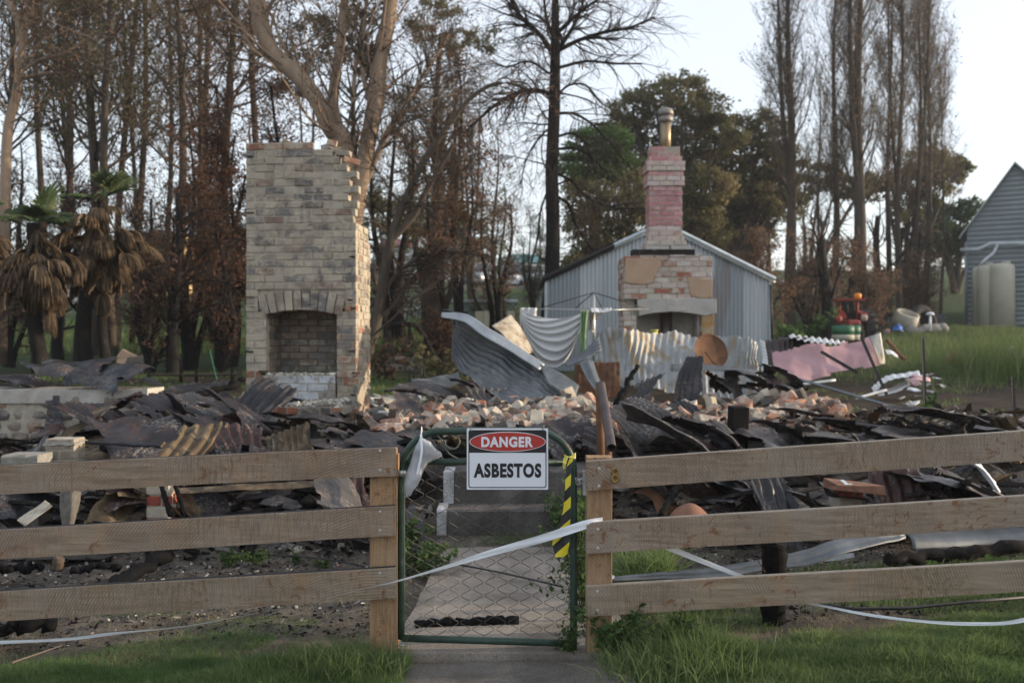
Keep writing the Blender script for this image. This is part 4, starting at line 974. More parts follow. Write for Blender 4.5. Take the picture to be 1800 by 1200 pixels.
# white and pink scraps
for i, (pts, mat, lb) in enumerate([
    ([(1532, 680), (1560, 660), (1615, 652)], 'tin_white', 'white broken fibre sheet, longest of the pale scraps on dark soil'),
    ([(1540, 688), (1572, 680), (1596, 668)], 'tin_white', 'narrow white scrap below the longest pale sheet'),
    ([(1596, 660), (1612, 658), (1632, 662)], 'pink_panel', 'pinkish scrap at the right end of the pale sheets'),
    ([(1555, 614), (1566, 616), (1575, 621)], 'tin_white', 'ribbed white scrap beside the grass at the pink board end')]):
    x0, y0 = pts[0]; Yb = 13.4 - i * .1 + (1.4 if i == 3 else 0)
    sheet('sheet_scrap', [[(x, y, Yb + .5) for x, y in pts], [(x + 4, y + 9, Yb) for x, y in pts]], mat, lb, 'scrap', amp=.006 if i in (0, 3) else 0, pitch=.09, cr=.015, seed=30 + i)
rs = random.Random(5)
g_scr = 'pale building scraps strewn on the dark soil right of the pink board'
for i in range(26):
    px, py = rs.choice([(rs.uniform(1578, 1640), rs.uniform(618, 640)), (rs.uniform(1560, 1660), rs.uniform(655, 700)), (rs.uniform(1590, 1660), rs.uniform(618, 650))])
    mb = MB(); Yg = 12.2 + (715 - py) / 95 * 4.5; c = W(px, py, Yg); c.z = float(gz(c.x, c.y)) + .03; s_ = rs.uniform(.03, .11)
    mb.box(c, (s_ * rs.uniform(1, 2.4), s_, s_ * .35), rotm(rs.uniform(0, 180), rs.uniform(-25, 25), rs.uniform(-25, 25)), rs.random(), jit=s_ * .2)
    o = mb.build('sheet_scrap', M[rs.choice(['tin_white', 'tin_white', 'rubble_pale', 'pink_panel'])], origin=tuple(c)); tag(o, 'small pale scrap strewn on dark soil right of the pink board', 'scrap', g_scr)

# clothesline with hanging cloth
cl = thing('rotary_clothesline', 'rotary clothesline with thin arms in front of the blue iron shed', 'clothesline', tuple(W(1044, 640, 15.4))); clo = cl.location.copy()
mb = MB(); mb.tube([W(1044, 640, 15.4), W(1044, 514, 15.4)], .02, 8); mb.build('pole', M['steel'], cl).location = -clo
for ex, ey, eY in ((938, 545, 14.8), (1137, 543, 15.6), (1060, 545, 13.8), (1010, 543, 16.8)):
    for sy in (514,):
        mb = MB(); mb.tube([W(1044, sy, 15.4), W(ex, ey, eY)], .008, 5); mb.build('arm', M['black_steel'], cl).location = -clo
mb = MB(); q = [W(930, 543, 14.8), W(1062, 545, 14.3), W(1140, 543, 15.6), W(1010, 543, 16.6), W(930, 543, 14.8)]
for a, b in zip(q, q[1:]): mb.tube([a, b], .007, 5)
mb.build('line_frame', M['steel'], cl).location = -clo
simple('cloth_white', (.52, .53, .54), (.60, .61, .62), 3, .9, bump=0); simple('cloth_green', (.22, .36, .17), (.30, .44, .24), 6, .85, bump=0); simple('cloth_grey', (.30, .29, .27), (.42, .40, .38), 6, .9, bump=0)
mp_ = NT('cloth_dummy')
def drape(px0, px1, ytop, ybot, Y, mat, label, swag=True, name='hanging_cloth', sag=1.):
    nu, nv = 90, 60; V = []
    for i in range(nv + 1):
        v = i / nv
        for j in range(nu + 1):
            u = j / nu; side = (2 * u - 1)
            if swag:
                hang = .25 + .75 * (1 - side ** 2) ** .8                # length at this column
                yt = ytop + 16 * sag * (1 - side ** 2) + 2
                x = px0 + (px1 - px0) * (.5 + .5 * side * (1 - .20 * v * (1 if side > 0 else .0) - .08 * v))
                y = yt + (ybot - yt) * v * hang
                ph = (v * 6.5 + .5 * side + .35 * math.sin(v * 5 + side * 2))
                d = .045 * math.sin(2 * math.pi * ph) * (1 - abs(side) ** 3) * (.35 + v) + .03 * math.sin(u * 40) * max(0, abs(side) - .6)
            else:
                x = px0 + (px1 - px0) * u + 5 * v * math.sin(u * 5); y = ytop + (ybot - ytop) * v * (1 - .1 * math.sin(u * 6)); d = .03 * math.sin(u * 16 + v * 3)
            V.append(tuple(W(x, y, Y - d)))
    ii = (np.arange(nv)[:, None] * (nu + 1) + np.arange(nu)[None]).ravel()
    V = np.array(V); org = V.mean(0)
    o = link(name, mesh_from(name, V - org, [np.stack([ii, ii + nu + 1, ii + nu + 2, ii + 1], 1)], None, [M[mat]], None, True), None, tuple(org)); tag(o, label, 'cloth'); 
    s_ = o.modifiers.new('s', 'SOLIDIFY'); s_.thickness = .003
    return o
drape(914, 1036, 542, 645, 14.5, 'cloth_white', 'big white sheet draped in swags on the clothesline')
drape(914, 944, 541, 605, 14.6, 'cloth_white', 'folded end of the white sheet bunched at the left of line', False)
simple('cloth_tag', (.4, .4, .4), (.5, .5, .5))
drape(1020, 1033, 546, 622, 14.35, 'cloth_green', 'bright green cloth hanging at the right edge of the white sheet', False)
drape(1034, 1047, 546, 582, 14.4, 'cloth_grey', 'small grey-brown rag hanging right of the green cloth', False)
sheet('hanging_cloth', [[(1038, 541, 14.2), (1060, 542, 14.2), (1075, 541, 14.2)], [(1040, 548, 13.9), (1060, 549, 13.9), (1074, 546, 13.9)]], 'cloth_white', 'small white folded cloth on top of line by the rag', 'cloth', amp=.004, seed=18)
sheet('hanging_cloth', [[(1046, 547, 14.3), (1068, 548, 14.3)], [(1048, 562, 14.3), (1058, 553, 14.3)]], 'cloth_grey', 'torn grey cloth corner under the small white folded cloth', 'cloth', amp=.006, seed=19)
# yellow tin on the hearth
c = W(1150, 586, 15.6); mb = MB(); mb.lathe(c, [(.06, -.16), (.06, 0), (.052, .02), (.05, .035), (.065, .04), (.065, .06), (.0, .06)], 18); simple('yellow_paint', (.50, .46, .08), (.55, .5, .12), 8, .5, bump=0)
o = mb.build('tin_can', M['yellow_paint'], origin=tuple(c)); tag(o, 'small yellow lidded tin in the pink chimney fireplace', 'tin')

# ------------------------------------------------ dark burnt sheets: (px, py, Y, w, l, yaw, pitch, roll, mat, bend, ribs, label)
def tin(px, py, Y, w, l, yaw, pitch, roll, mat, bend, ribs, label, cr=.055, cat='roofing sheet', name='roofing_sheet', torn=.06, pitch_=.088):
    rng = random.Random(px * 7 + py); w *= .86; l *= .86; Mx = rotm(yaw, pitch, roll); c = W(px, py, Y); ctrl = []
    b2 = rng.uniform(-.6, .6) * bend
    for i in range(5):
        v = i / 4 - .5; row = []
        for j in range(4):
            u = j / 3 - .5
            zz = bend * (.25 - v * v) * 1.6 + b2 * u * v * 1.5 + rng.uniform(-.02, .02) * bend * 4 + .12 * bend * math.sin(j * 2 + i)
            ww = w * (1 + .25 * math.sin(v * 3 + px)); row.append(c + Mx @ Vector((u * ww + rng.uniform(-.03, .03) * w, v * l + rng.uniform(-.02, .02) * l, zz)))
        ctrl.append(row)
    return sheet(name, ctrl, mat, label, cat, None, 'v', pitch_, .014 if ribs else 0, cr * (.6 if ribs else 1), 2.2, torn, int(px + py), raw=True)
TB, TBB, TBG, TR, TY = 'tin_burnt', 'tin_burnt_blue', 'tin_burnt_grey', 'tin_red', 'tin_rusty'
D = [
 # left heap
 (120, 655, 10.5, .9, .7, 20, 15, 0, TBB, .22, 0, 'crumpled black sheet draped over the top of stone wall, left part'),
 (190, 662, 10.4, .8, .7, -25, 20, 5, TBB, .2, 0, 'crumpled black sheet draped over the top of stone wall, right part'),
 (235, 672, 10.5, .45, .5, 60, 10, 5, TBB, .15, 0, 'small crumpled black metal at the right end of stone wall top'),
 (30, 675, 10.5, .9, .5, 85, 8, 0, TB, .12, 1, 'dark ribbed sheet lying flat on the far left of stone wall'),
 (98, 722, 10.1, .2, .5, 8, 80, 10, TBB, .05, 0, 'black torn strip hanging down the face of stone wall'),
 (60, 775, 9.0, .26, 1.6, -62, 6, -14, TB, .05, 1, 'long dark folded sheet sloping to the lower left below the wall'),
 (175, 735, 9.2, .40, .9, -45, 30, -20, TR, .12, 1, 'dark red ribbed sheet propped against the wall right end'),
 (195, 752, 8.9, .7, .9, 75, 32, 0, TB, .10, 1, 'brown-spotted dark sheet in front of the red ribbed one'),
 (130, 757, 8.7, .35, .9, -58, 35, 20, TY, .05, 0, 'scorched sheet with tan blisters beside the long dark fold'),
 (310, 735, 9.4, 1.0, 1.1, 60, 22, 6, TB, .16, 1, 'broad purple-black sheet in the middle of the left heap'),
 (350, 718, 9.8, .8, .8, 75, 18, -6, TBG, .12, 1, 'grey-black bowed sheet behind the broad purple one'),
 (285, 708, 10.2, .8, .6, 85, 18, 4, TB, .12, 1, 'small purple-black sheet right of the stone wall end'),
 (335, 695, 11.2, 1.2, .7, 80, 14, 0, TBB, .12, 0, 'flat black metal mound left of the beige chimney foot'),
 (270, 790, 8.3, 1.0, .9, 20, 40, 5, TB, .15, 0, 'dark crumpled sheet just above the left rail middle'),
 (430, 738, 9.3, .9, .9, 62, 32, 22, TB, .14, 1, 'wine-dark ribbed sheet bowed upward before the chimney ledge'),
 (447, 722, 9.9, .45, 1.0, -35, 38, 25, TBB, .08, 1, 'steep black ribbed sheet leaning at the chimney hearth'),
 (395, 770, 8.7, .9, .8, 50, 25, 10, TB, .12, 1, 'dark ribbed sheet low behind the left rail, right of rusty one'),
 (415, 782, 8.4, .45, .6, 30, 40, -10, TR, .06, 1, 'rust-red ribbed scrap between rusty and mottled corrugated pieces'),
 (20, 870, 7.5, .8, .6, 40, 30, 0, TBB, .12, 0, 'blue-black crumpled sheet under the left rail at far left'),
 (590, 792, 8.2, .7, .6, 70, 20, 0, TB, .1, 0, 'dark scorched sheet behind top rail next to the gate post'),
 (365, 690, 11.8, .7, .5, 10, 30, 0, TBG, .1, 1, 'small grey-black tilted sheet beside the chimney left foot'),
 (600, 905, 7.9, .5, .6, 30, 30, 0, TB, .1, 0, 'black crumpled sheet behind the left gate post'),
 (350, 885, 8.2, 1.0, .5, 80, 20, 0, TBG, .1, 0, 'grey torn sheet seen between top and middle left rails'),
 # centre
 (640, 757, 9.2, .55, 2.1, 84, 10, 4, TBB, .08, 0, 'long blue-black metal sheet lying left of the sign top'),
 (745, 690, 11.2, 1.4, .8, 80, 10, 0, TBG, .10, 1, 'wide grey-black sheet lying behind the bricks left of centre'),
 (720, 720, 10.4, .5, .5, 35, 55, 10, TB, .02, 0, 'square black charred panel propped among the fallen bricks'),
 (700, 790, 8.6, 1.1, .8, 75, 20, 0, TBB, .12, 0, 'dark metal sheet seen through the gate scrolls on left'),
 (745, 800, 8.3, .5, .5, 45, 45, 20, TBG, .1, 0, 'small bent metal scrap beside the hanging plastic bag'),
 (880, 710, 11.0, .7, .5, 20, 50, 10, TBG, .06, 1, 'short grey corrugated piece standing behind centre bricks'),
 (835, 690, 11.6, .6, .6, 60, 30, 10, TB, .1, 0, 'dark torn scrap at the foot of the curled grey sheet'),
 (1010, 700, 11.8, .9, .6, 60, 25, 10, TB, .12, 0, 'dark sheet between curled grey sheet and leaning pipe'),
 (1130, 705, 11.3, .5, .9, -30, 45, -15, TBB, .08, 1, 'blue-black ribbed sheet below the stained upright one'),
 (1215, 668, 11.8, .35, .8, -32, 62, -10, TBB, .04, 1, 'steep blue-grey fluted sheet standing below the rusty disc'),
 (1315, 672, 11.9, .9, .7, 75, 25, 0, TB, .2, 0, 'black crumpled sheet under the white end strip'),
 (1375, 668, 12.0, .8, .7, 65, 30, 15, TBB, .16, 0, 'black bowed metal sheet beside the pink board corner'),
 (1395, 690, 11.6, .8, .6, 80, 20, 0, TB, .1, 0, 'dark flat sheet at head of the long steel beam'),
 # right heap
 (1135, 748, 9.2, .9, .9, 40, 30, -8, TBG, .12, 1, 'large brown-black ribbed sheet right of the leaning pipe'),
 (1195, 780, 8.6, .6, 1.3, 68, 30, 15, TBG, .15, 1, 'arched grey-black corrugated sheet behind the right rail start'),
 (1010, 775, 8.8, .7, .7, 30, 40, -20, TB, .14, 0, 'purple-black crumpled sheet directly right of sign'),
 (975, 790, 8.5, .5, .7, 60, 40, 0, TB, .14, 0, 'dark rusty folded sheet behind the gate curve at right'),
 (1110, 797, 8.2, .45, 1.1, 80, 50, 0, TBB, .04, 0, 'black sheet spotted with white ash above the right rail'),
 (1240, 768, 9.0, .5, .9, 100, 30, 10, TB, .12, 1, 'folded dark sheet left of the black square block'),
 (1290, 785, 8.6, .35, .8, 50, 40, 15, TBG, .1, 1, 'ribbed grey sheet end curling over right of the arched one'),
 (1210, 735, 10.0, .5, .5, 30, 50, 0, TBB, .1, 1, 'small bright-edged metal scrap among bricks, centre right'),
 (1385, 762, 9.3, .5, 1.2, 76, 18, 6, TBG, .08, 1, 'pale brown weathered sheet right of the black square block'),
 (1365, 785, 8.8, .9, .8, 60, 20, 0, TB, .14, 0, 'folded purple-black sheet in the middle of the right heap'),
 (1460, 745, 9.8, .4, 1.6, 72, 12, 8, TB, .08, 0, 'long charred strip sloping right across the right heap'),
 (1550, 762, 9.3, .5, 1.5, 76, 12, 6, TB, .08, 1, 'long thin blackened sheet right of middle in right heap'),
 (1480, 780, 8.9, .9, .8, 80, 14, 0, TBG, .12, 0, 'grey crumpled sheet low behind right rail middle'),
 (1590, 770, 9.0, .9, .8, 60, 12, 0, TBG, .12, 0, 'dark crumpled sheet left of the smooth purple mound'),
 (1670, 750, 9.4, .8, 1.5, 84, 14, 0, TB, .26, 1, 'smooth rounded purple-black sheet forming a mound at far right'),
 (1780, 765, 9.0, .6, .7, 60, 12, 0, TBG, .1, 0, 'grey scorched sheet at the right picture edge above rail'),
 # between right rails
 (1270, 862, 7.5, .6, .8, 78, 30, 0, TBB, .18, 0, 'shiny blue-black hood-like sheet under the right top rail'),
 (1390, 868, 7.3, .35, 1.1, 78, 24, 8, TBG, .08, 1, 'long mossy grey sheet next to the blue-black hood'),
 (1560, 845, 7.5, .4, .9, 80, 30, 4, TBG, .1, 1, 'tan-grey wavy sheet right of the flat brick'),
 (1630, 870, 7.2, .5, .9, 70, 26, 4, TB, .12, 0, 'dark brown torn sheet between right rails'),
 (1720, 828, 7.7, .35, .5, 60, 45, 4, 'tin_white', .08, 1, 'pale crinkled corrugated scrap under the right top rail'),
 (1690, 868, 7.1, .5, .9, 80, 20, 0, TB, .1, 0, 'black scorched sheet below the pale crinkled scrap'),
 (1745, 880, 6.9, .35, 1.0, 84, 30, 0, TBG, .08, 1, 'purple-grey ribbed sheet resting on middle right rail line'),
 (1540, 885, 7.0, .35, .9, 84, 16, 0, TB, .06, 0, 'black flat charred strip right of the short pier'),
 (1155, 880, 7.5, .4, .4, 40, 40, 0, 'rust_plain', .12, 0, 'small rusty bent sheet near the terracotta shard'),
]
for d in D: tin(*d)
# smaller crumpled scraps and short charred timbers packed between the big sheets
rg = random.Random(77)
zones = [('left', (0, 640), lambda px: np.interp(px, [0, 262, 275, 420, 500, 560, 640], [772, 768, 712, 712, 755, 785, 775]), lambda px: 802, 44), ('middle', (640, 1100), lambda px: 758, lambda px: 800, 22), ('right', (1060, 1790), lambda px: np.interp(px, [1060, 1300, 1480, 1790], [765, 758, 755, 770]), lambda px: 800, 44),
         ('lower right', (1130, 1790), lambda px: 848, lambda px: 885, 14), ('lower left', (0, 640), lambda px: 855, lambda px: 900, 16), ('back', (1260, 1420), lambda px: 665, lambda px: 695, 9)]
zl = {'left': 'left heap above the fence rail', 'middle': 'strip of wreckage behind the gate top', 'right': 'right heap above the fence rail', 'lower right': 'wreckage seen between the right fence rails', 'lower left': 'wreckage seen between the left fence rails', 'back': 'black tangle under the rusty disc'}
for zn, (xa_, xb_), f0, f1, n_ in zones:
    for i in range(n_):
        px = rg.uniform(xa_, xb_); a, b = float(f0(px)), float(f1(px)); f = rg.random(); py = a + (b - a) * f
        Yd = {'left': 9.9 - 1.7 * f, 'middle': 9.4 - 1.0 * f, 'right': 10.0 - 1.6 * f, 'lower right': 7.8 - .8 * f, 'lower left': 7.9 - .8 * f, 'back': 12.2 - .8 * f}[zn]
        if rg.random() < .62:
            mt_ = rg.choice([TB, TB, TBB, TBG, TBG, TR, TY]); rb_ = rg.random() < .6; kind_ = {TB: 'purple-black', TBB: 'blue-black', TBG: 'ash-grey', TR: 'rust-red', TY: 'tan blistered'}[mt_] + (' ribbed' if rb_ else ' flat')
            o = tin(px, py, Yd, rg.uniform(.18, .5), rg.uniform(.3, .85), rg.uniform(0, 180), rg.uniform(5, 55), rg.uniform(-25, 25), mt_, rg.uniform(.05, .2), rb_, 'small ' + kind_ + ' iron scrap in the ' + zl[zn], cr=rg.uniform(.05, .11), name='iron_scrap', cat='iron scrap', torn=.05)
            o['group'] = 'small ' + kind_ + ' iron scraps in the ' + zl[zn]
        else:
            L_ = rg.uniform(.25, .9); an = rg.uniform(-.5, .5); Mv = Vector((math.cos(an) * rg.choice([-1, 1]), math.sin(an) * .8, rg.uniform(-.25, .35))) * L_ / 2; c = W(px, py, Yd); r_ = rg.uniform(.014, .04); pts = []
            for k in range(8): pts.append(c + Mv * (k / 3.5 - 1) + Vector([rg.uniform(-.006, .006) for _ in range(3)]))
            mb = MB(); mb.tube(pts, [r_ * rg.uniform(.8, 1.15) for _ in pts], 4 if rg.random() < .5 else 7, flat=rg.uniform(.5, 1), smooth=False)
            o = mb.build('charred_stick', M[rg.choice(['charcoal', 'charcoal', 'charcoal_ashy', 'bark_brown2'])], origin=tuple(c)); tag(o, 'short charred timber lying in the ' + zl[zn], 'charred timber', 'short charred timbers in the ' + zl[zn])
# hero corrugated pieces on the left
sheet('roofing_sheet', [[(312, 748, 8.1), (345, 744, 8.2), (385, 740, 8.3), (402, 742, 8.35)], [(290, 775, 7.8), (330, 775, 7.9), (372, 770, 8.0), (385, 772, 8.05)], [(262, 805, 7.6), (302, 806, 7.7), (345, 804, 7.8), (362, 803, 7.85)], [(190, 870, 7.4), (230, 878, 7.5), (270, 880, 7.6), (290, 875, 7.6)]],
      TY, 'yellow-brown burnt corrugated sheet sticking up over the left rail', pitch=.085, amp=.016, torn=.06, seed=60)
sheet('roofing_sheet', [[(462, 768, 8.3), (490, 760, 8.2), (520, 742, 8.2), (551, 733, 8.1)], [(466, 785, 8.2), (492, 785, 8.1), (522, 775, 8.1), (552, 768, 8.0)], [(470, 805, 8.0), (495, 806, 8.0), (525, 806, 7.9), (553, 804, 7.9)]],
      TY, 'black and cream blistered corrugated piece standing before the chimney', pitch=.07, amp=.014, cr=.02, torn=.06, seed=61)
sheet('burnt_board', [[(190, 862, 7.4), (255, 862, 7.6)], [(150, 885, 7.2), (235, 895, 7.4)], [(135, 925, 7.1), (215, 925, 7.2)]], TY, 'scorched orange and black board leaning below left top rail', 'board', amp=.006, pitch=.12, cr=.03, torn=.05, seed=62)
# galvanised flashings behind the right fence
sheet('metal_flashing', [[(1070, 1012, 5.75), (1160, 1005, 5.8), (1260, 996, 5.85), (1340, 982, 5.9), (1420, 965, 6.0), (1500, 940, 6.15), (1590, 928, 6.3)], [(1070, 1020, 5.70), (1160, 1018, 5.75), (1260, 1016, 5.78), (1340, 1004, 5.85), (1430, 992, 5.9), (1510, 966, 6.0), (1592, 946, 6.2)]],
      'tin_galv_dark', 'long twisted galvanised flashing lying behind the right fence', 'flashing', amp=.006, pitch=.08, along='u', cr=.012, cf=2, seed=63)
sheet('metal_flashing', [[(1370, 990, 6.3), (1450, 976, 6.4), (1500, 972, 6.5)], [(1372, 998, 6.25), (1450, 986, 6.35), (1502, 980, 6.45)]], 'tin_stained', 'thin tan flashing strip behind the twisted galvanised one', 'flashing', amp=0, cr=.01, seed=64)
sheet('water_trough', [[(1585, 935, 6.6), (1660, 926, 6.7), (1740, 922, 6.8), (1860, 912, 6.9)], [(1600, 945, 6.4), (1670, 945, 6.5), (1745, 940, 6.6), (1860, 930, 6.7)], [(1605, 968, 6.35), (1675, 962, 6.45), (1750, 956, 6.55), (1860, 948, 6.6)]], 'tin_galv_dark', 'smooth dull galvanised sheet at bottom right behind the fence', 'metal sheet', amp=0, cr=.01, cf=1, seed=65)
sheet('metal_flashing', [[(1035, 1020, 5.6), (1080, 1010, 5.7)], [(1030, 1030, 5.55), (1080, 1016, 5.65)]], 'tin_galv', 'short end of flashing beside the right gate post', 'flashing', amp=0, seed=66)
# pipes by the gate
stick('steel_post', (1054, 672, 8.0), (1056, 812, 7.9), .033, 'rust_plain', 'rusty upright steel post behind the right gate post', 'post', n=14)
def hollow(a, b, r, mat, label):
    A, B = W(*a), W(*b); mb = MB(); mb.tube([A, B], r, 18, cap=False); mb.tube([A, B], r * .82, 18, cap=False)
    d = (B - A).normalized(); s_ = d.cross(Vector((0, 1, 0))).normalized(); q = d.cross(s_)
    for P in (A, B):
        vs = [P + (s_ * math.cos(k * math.pi / 9) + q * math.sin(k * math.pi / 9)) * rr_ for rr_ in (r, r * .82) for k in range(18)]
        mb.add(vs, [(k, (k + 1) % 18, 18 + (k + 1) % 18, 18 + k) for k in range(18)])
    mb.lathe(A.lerp(B, .93), [(r * .81, -.01), (r * .81, .01)], 18, rotm()) if False else None
    tag(mb.build('steel_pipe', M[mat], origin=tuple(A)), label, 'pipe')
hollow((1056, 676, 7.9), (1075, 787, 7.2), .036, 'pipe_brown', 'brown hollow steel pipe leaning on the rusty post by the gate')
stick('steel_post', (1066, 735, 8.1), (1070, 815, 8.0), .03, 'rust_plain', 'short rusty post behind the leaning brown pipe', 'post', n=14)
# charred timbers
def charred(label, a, b, r, jag=.02, name='charred_beam', mat='charcoal', flat=.8, r2=None, cat='charred timber', n=9, seg=14):
    return stick(name, a, b, r, mat, label, cat, r2, n, flat=flat, seg=seg, jag=jag)
def hashes(o): return o
charred('thick crazed black beam on the soil seen under middle left rail', (175, 1050, 6.2), (292, 972, 6.9), .058)
charred('flat charred timber lying left of the crazed beam', (128, 999, 6.6), (216, 997, 6.7), .034, flat=.6)
charred('short charred chunk on the soil left of the flat timber', (22, 998, 6.6), (72, 995, 6.6), .028, flat=.6)
charred('small charred chunk at the left picture edge on the soil', (-10, 1000, 6.5), (20, 999, 6.5), .026, flat=.6)
charred('black charred log lying across the concrete path behind the gate', (728, 1098, 5.38), (911, 1089, 5.45), .034, .008, flat=.75, r2=.036, n=10, seg=24)
charred('charred round timber lying in the grass beneath the left rail', (-40, 1110, 5.35), (95, 1092, 5.5), .045)
charred('long ash-whitened beam sloping up behind left fence, upper of two', (330, 912, 7.6), (650, 842, 8.4), .045, mat='charcoal_ashy', flat=.6)
charred('long scorched beam sloping up behind left fence, lower of two', (300, 930, 7.3), (640, 866, 8.0), .045, mat='charcoal_ashy', flat=.6)
charred('crooked black branch standing in the heap right of leaning pipe', (1120, 645, 10.6), (1082, 712, 10.4), .022, .02, r2=.05, flat=1.)
charred('black stick leaning behind right post by the terracotta shard', (1192, 855, 7.1), (1160, 908, 6.8), .028, .006, r2=.022, flat=1.)
charred('thin burnt stick slanting between left rails by the striped pier', (282, 848, 7.1), (300, 908, 7.0), .018, .004, flat=1.)
charred('second thin burnt stick right of the striped pier', (306, 848, 7.1), (326, 908, 7.0), .016, .004, flat=1.)
charred('dark bent bar arching above the left rail at middle', (150, 777, 8.1), (300, 785, 8.0), .015, .004, mat='black_steel', flat=1.)
charred('black charred stub leaning at far right of heap by soil', (1600, 742, 10.2), (1690, 762, 9.8), .05, .03, mat='charcoal_ashy')
charred('burnt beam half buried in the right heap', (1420, 728, 10.4), (1610, 768, 9.6), .06, .03, mat='charcoal_ashy')
charred('burnt forked stick on the soil left of the short pier', (1418, 865, 6.9), (1432, 895, 6.8), .012, .006, flat=1.)
charred('burnt timber end lying by trough at the right grass edge', (1560, 985, 6.2), (1800, 962, 6.4), .05, .02, mat='charcoal_ashy')
charred('charred roof timber among the bricks left of centre', (660, 762, 9.8), (735, 745, 10.0), .035, .02)
charred('charred rafter poking up before the beige chimney', (378, 690, 11.0), (430, 665, 11.2), .03, .02)
charred('charred rafter crossing the left heap at middle', (300, 705, 10.2), (420, 676, 10.6), .04, .02, mat='charcoal_ashy')
# black block in the right heap (burnt stump) and burnt fence post
mb = MB(); c = W(1297, 765, 9.0); c2 = W(1297, 735, 9.0); mb.box(W(1297, 755, 9.0), (.155, .15, .42), rotm(8), 0, jit=.012); o = mb.build('charred_block', M['charcoal'], origin=tuple(c), bevel=.01); tag(o, 'upright black square charred block among the right bricks', 'charred timber')
mb = MB(); c = W(1359, 1010, 5.35); pts = [Vector((c.x + random.uniform(-.006, .006), 5.33 + random.uniform(-.006, .006), z)) for z in np.linspace(-.1, W(0, 950, 5.33).z, 22)]
mb.tube(pts, [.068 * random.uniform(.9, 1.06) for _ in pts], 12, cap=True); t_ = thing('burnt_post', 'crazed black burnt post stump behind the right fence rails', 'post', (c.x, 5.33, 0)); mb.build('stump', M['charcoal'], t_).location = -t_.location
mb = MB(); mb.tube([W(1332, 984, 5.26), W(1345, 1005, 5.26)], .003, 5); mb.build('nail', M['rust_plain'], t_).location = -t_.location
# terracotta shard
sheet('terracotta_shard', [[(1180, 902, 6.7), (1195, 889, 6.8), (1215, 884, 6.85), (1232, 892, 6.8)], [(1178, 906, 6.5), (1198, 892, 6.5), (1222, 888, 6.5), (1245, 905, 6.5)], [(1184, 912, 6.4), (1205, 910, 6.35), (1228, 910, 6.35), (1250, 912, 6.4)]], 'red_terra' if False else 'rust_plain', 'curved orange-brown terracotta shard lying behind right middle rail', 'shard', amp=0, seed=70)
simple('terracotta', (.11, .05, .032), (.22, .105, .065), 5, .8, bump=.003)
bpy.data.objects['terracotta_shard'].data.materials[0] = M['terracotta']
# grey-white folded metal under the left rail (pale strap)
sheet('metal_cover', [[(106, 862, 6.9), (124, 861, 6.85), (142, 864, 6.9)], [(104, 890, 6.85), (124, 888, 6.8), (139, 892, 6.85)], [(107, 922, 6.8), (120, 922, 6.78), (130, 922, 6.8)]], 'rubble_grey', 'pale dented metal cover standing under the left top rail', 'metal sheet', amp=0, cr=.012, seed=71)
stick('timber_post', (104, 978, 6.6), (100, 1001, 6.6), .035, 'bark_brown2', 'short brown timber stub in the soil below left middle rail', 'post', jag=.004)
sheet('white_scrap', [[(30, 915, 6.9), (80, 880, 7.2)], [(45, 925, 6.8), (92, 888, 7.0)]], 'mottled_panel', 'white-speckled plank sloping under left top rail', 'plank', amp=0, cr=.01, seed=72)
sheet('metal_flashing', [[(310, 858, 7.3), (450, 850, 7.5), (640, 838, 7.8)], [(312, 868, 7.2), (450, 860, 7.4), (640, 850, 7.7)]], 'tin_rusty', 'tan metal strip running right under the left top rail', 'flashing', amp=0, cr=.012, seed=73)

# ------------------------------------------------ fallen bricks
rs = random.Random(11)
mb_proto = []
for v in range(8):
    mb = MB(); L_ = rs.choice([.23, .23, .2, .15, .12]); random.seed(100 + v)
    mb.box((0, 0, 0), (L_, .11, .075), None, rs.random(), jit=.016)
    # a broken end
    vs = mb.v[:]; k = rs.uniform(-.03, .03); mb.v[1] = (vs[1][0] - abs(k), vs[1][1], vs[1][2]); mb.v[6] = (vs[6][0] - abs(k) * 1.5, vs[6][1], vs[6][2])
    mb_proto.append(mb)
make_brick('rubble_orange', [(.36, .17, .105), (.30, .14, .09), (.40, .23, .16), (.24, .14, .10)], (.46, .41, .36), .47, 12, ((.03, .027, .025), 7, .68))
make_brick('rubble_cream', [(.40, .345, .27), (.36, .30, .235), (.44, .39, .32), (.27, .235, .20)], (.50, .455, .39), .42, 12, ((.40, .17, .10), 9, .66))
make_brick('rubble_sooty', [(.12, .085, .07), (.16, .12, .10), (.09, .08, .075), (.20, .13, .10)], (.26, .235, .205), .40, 12, ((.02, .018, .017), 7, .60))
meshes = {}
for v in range(8):
    for m in ('rubble_orange', 'rubble_cream', 'rubble_sooty'):
        o = mb_proto[v].build('fallen_brick', M[m]); bv = o.modifiers.new('b', 'BEVEL'); bv.width = .009; bv.segments = 2; bv.limit_method = 'NONE'
        meshes[(v, m)] = bpy.data.meshes.new_from_object(o.evaluated_get(bpy.context.evaluated_depsgraph_get())); bpy.data.objects.remove(o)
lab = {'rubble_sooty': 'sooty brown-grey fallen brick in the rubble heap behind the gate', 'rubble_orange': 'orange-red fallen brick in the rubble heap behind the gate', 'rubble_cream': 'cream mortar-crusted fallen brick in the rubble heap behind the gate'}
grp = {'rubble_sooty': 'sooty brown-grey fallen bricks in the rubble heap', 'rubble_orange': 'orange-red fallen bricks in the rubble heap', 'rubble_cream': 'cream mortar-crusted fallen bricks in the rubble heap'}
def heap_y(px):      # photo height of the brick band
    return np.interp(px, [650, 700, 780, 900, 1000, 1090, 1180, 1260, 1330, 1400, 1480], [745, 718, 708, 706, 700, 712, 712, 702, 700, 692, 715]), np.interp(px, [650, 700, 780, 900, 1000, 1100, 1200, 1300, 1400, 1480], [760, 758, 756, 752, 750, 745, 735, 750, 745, 732])
nb = 0; random.seed(3)
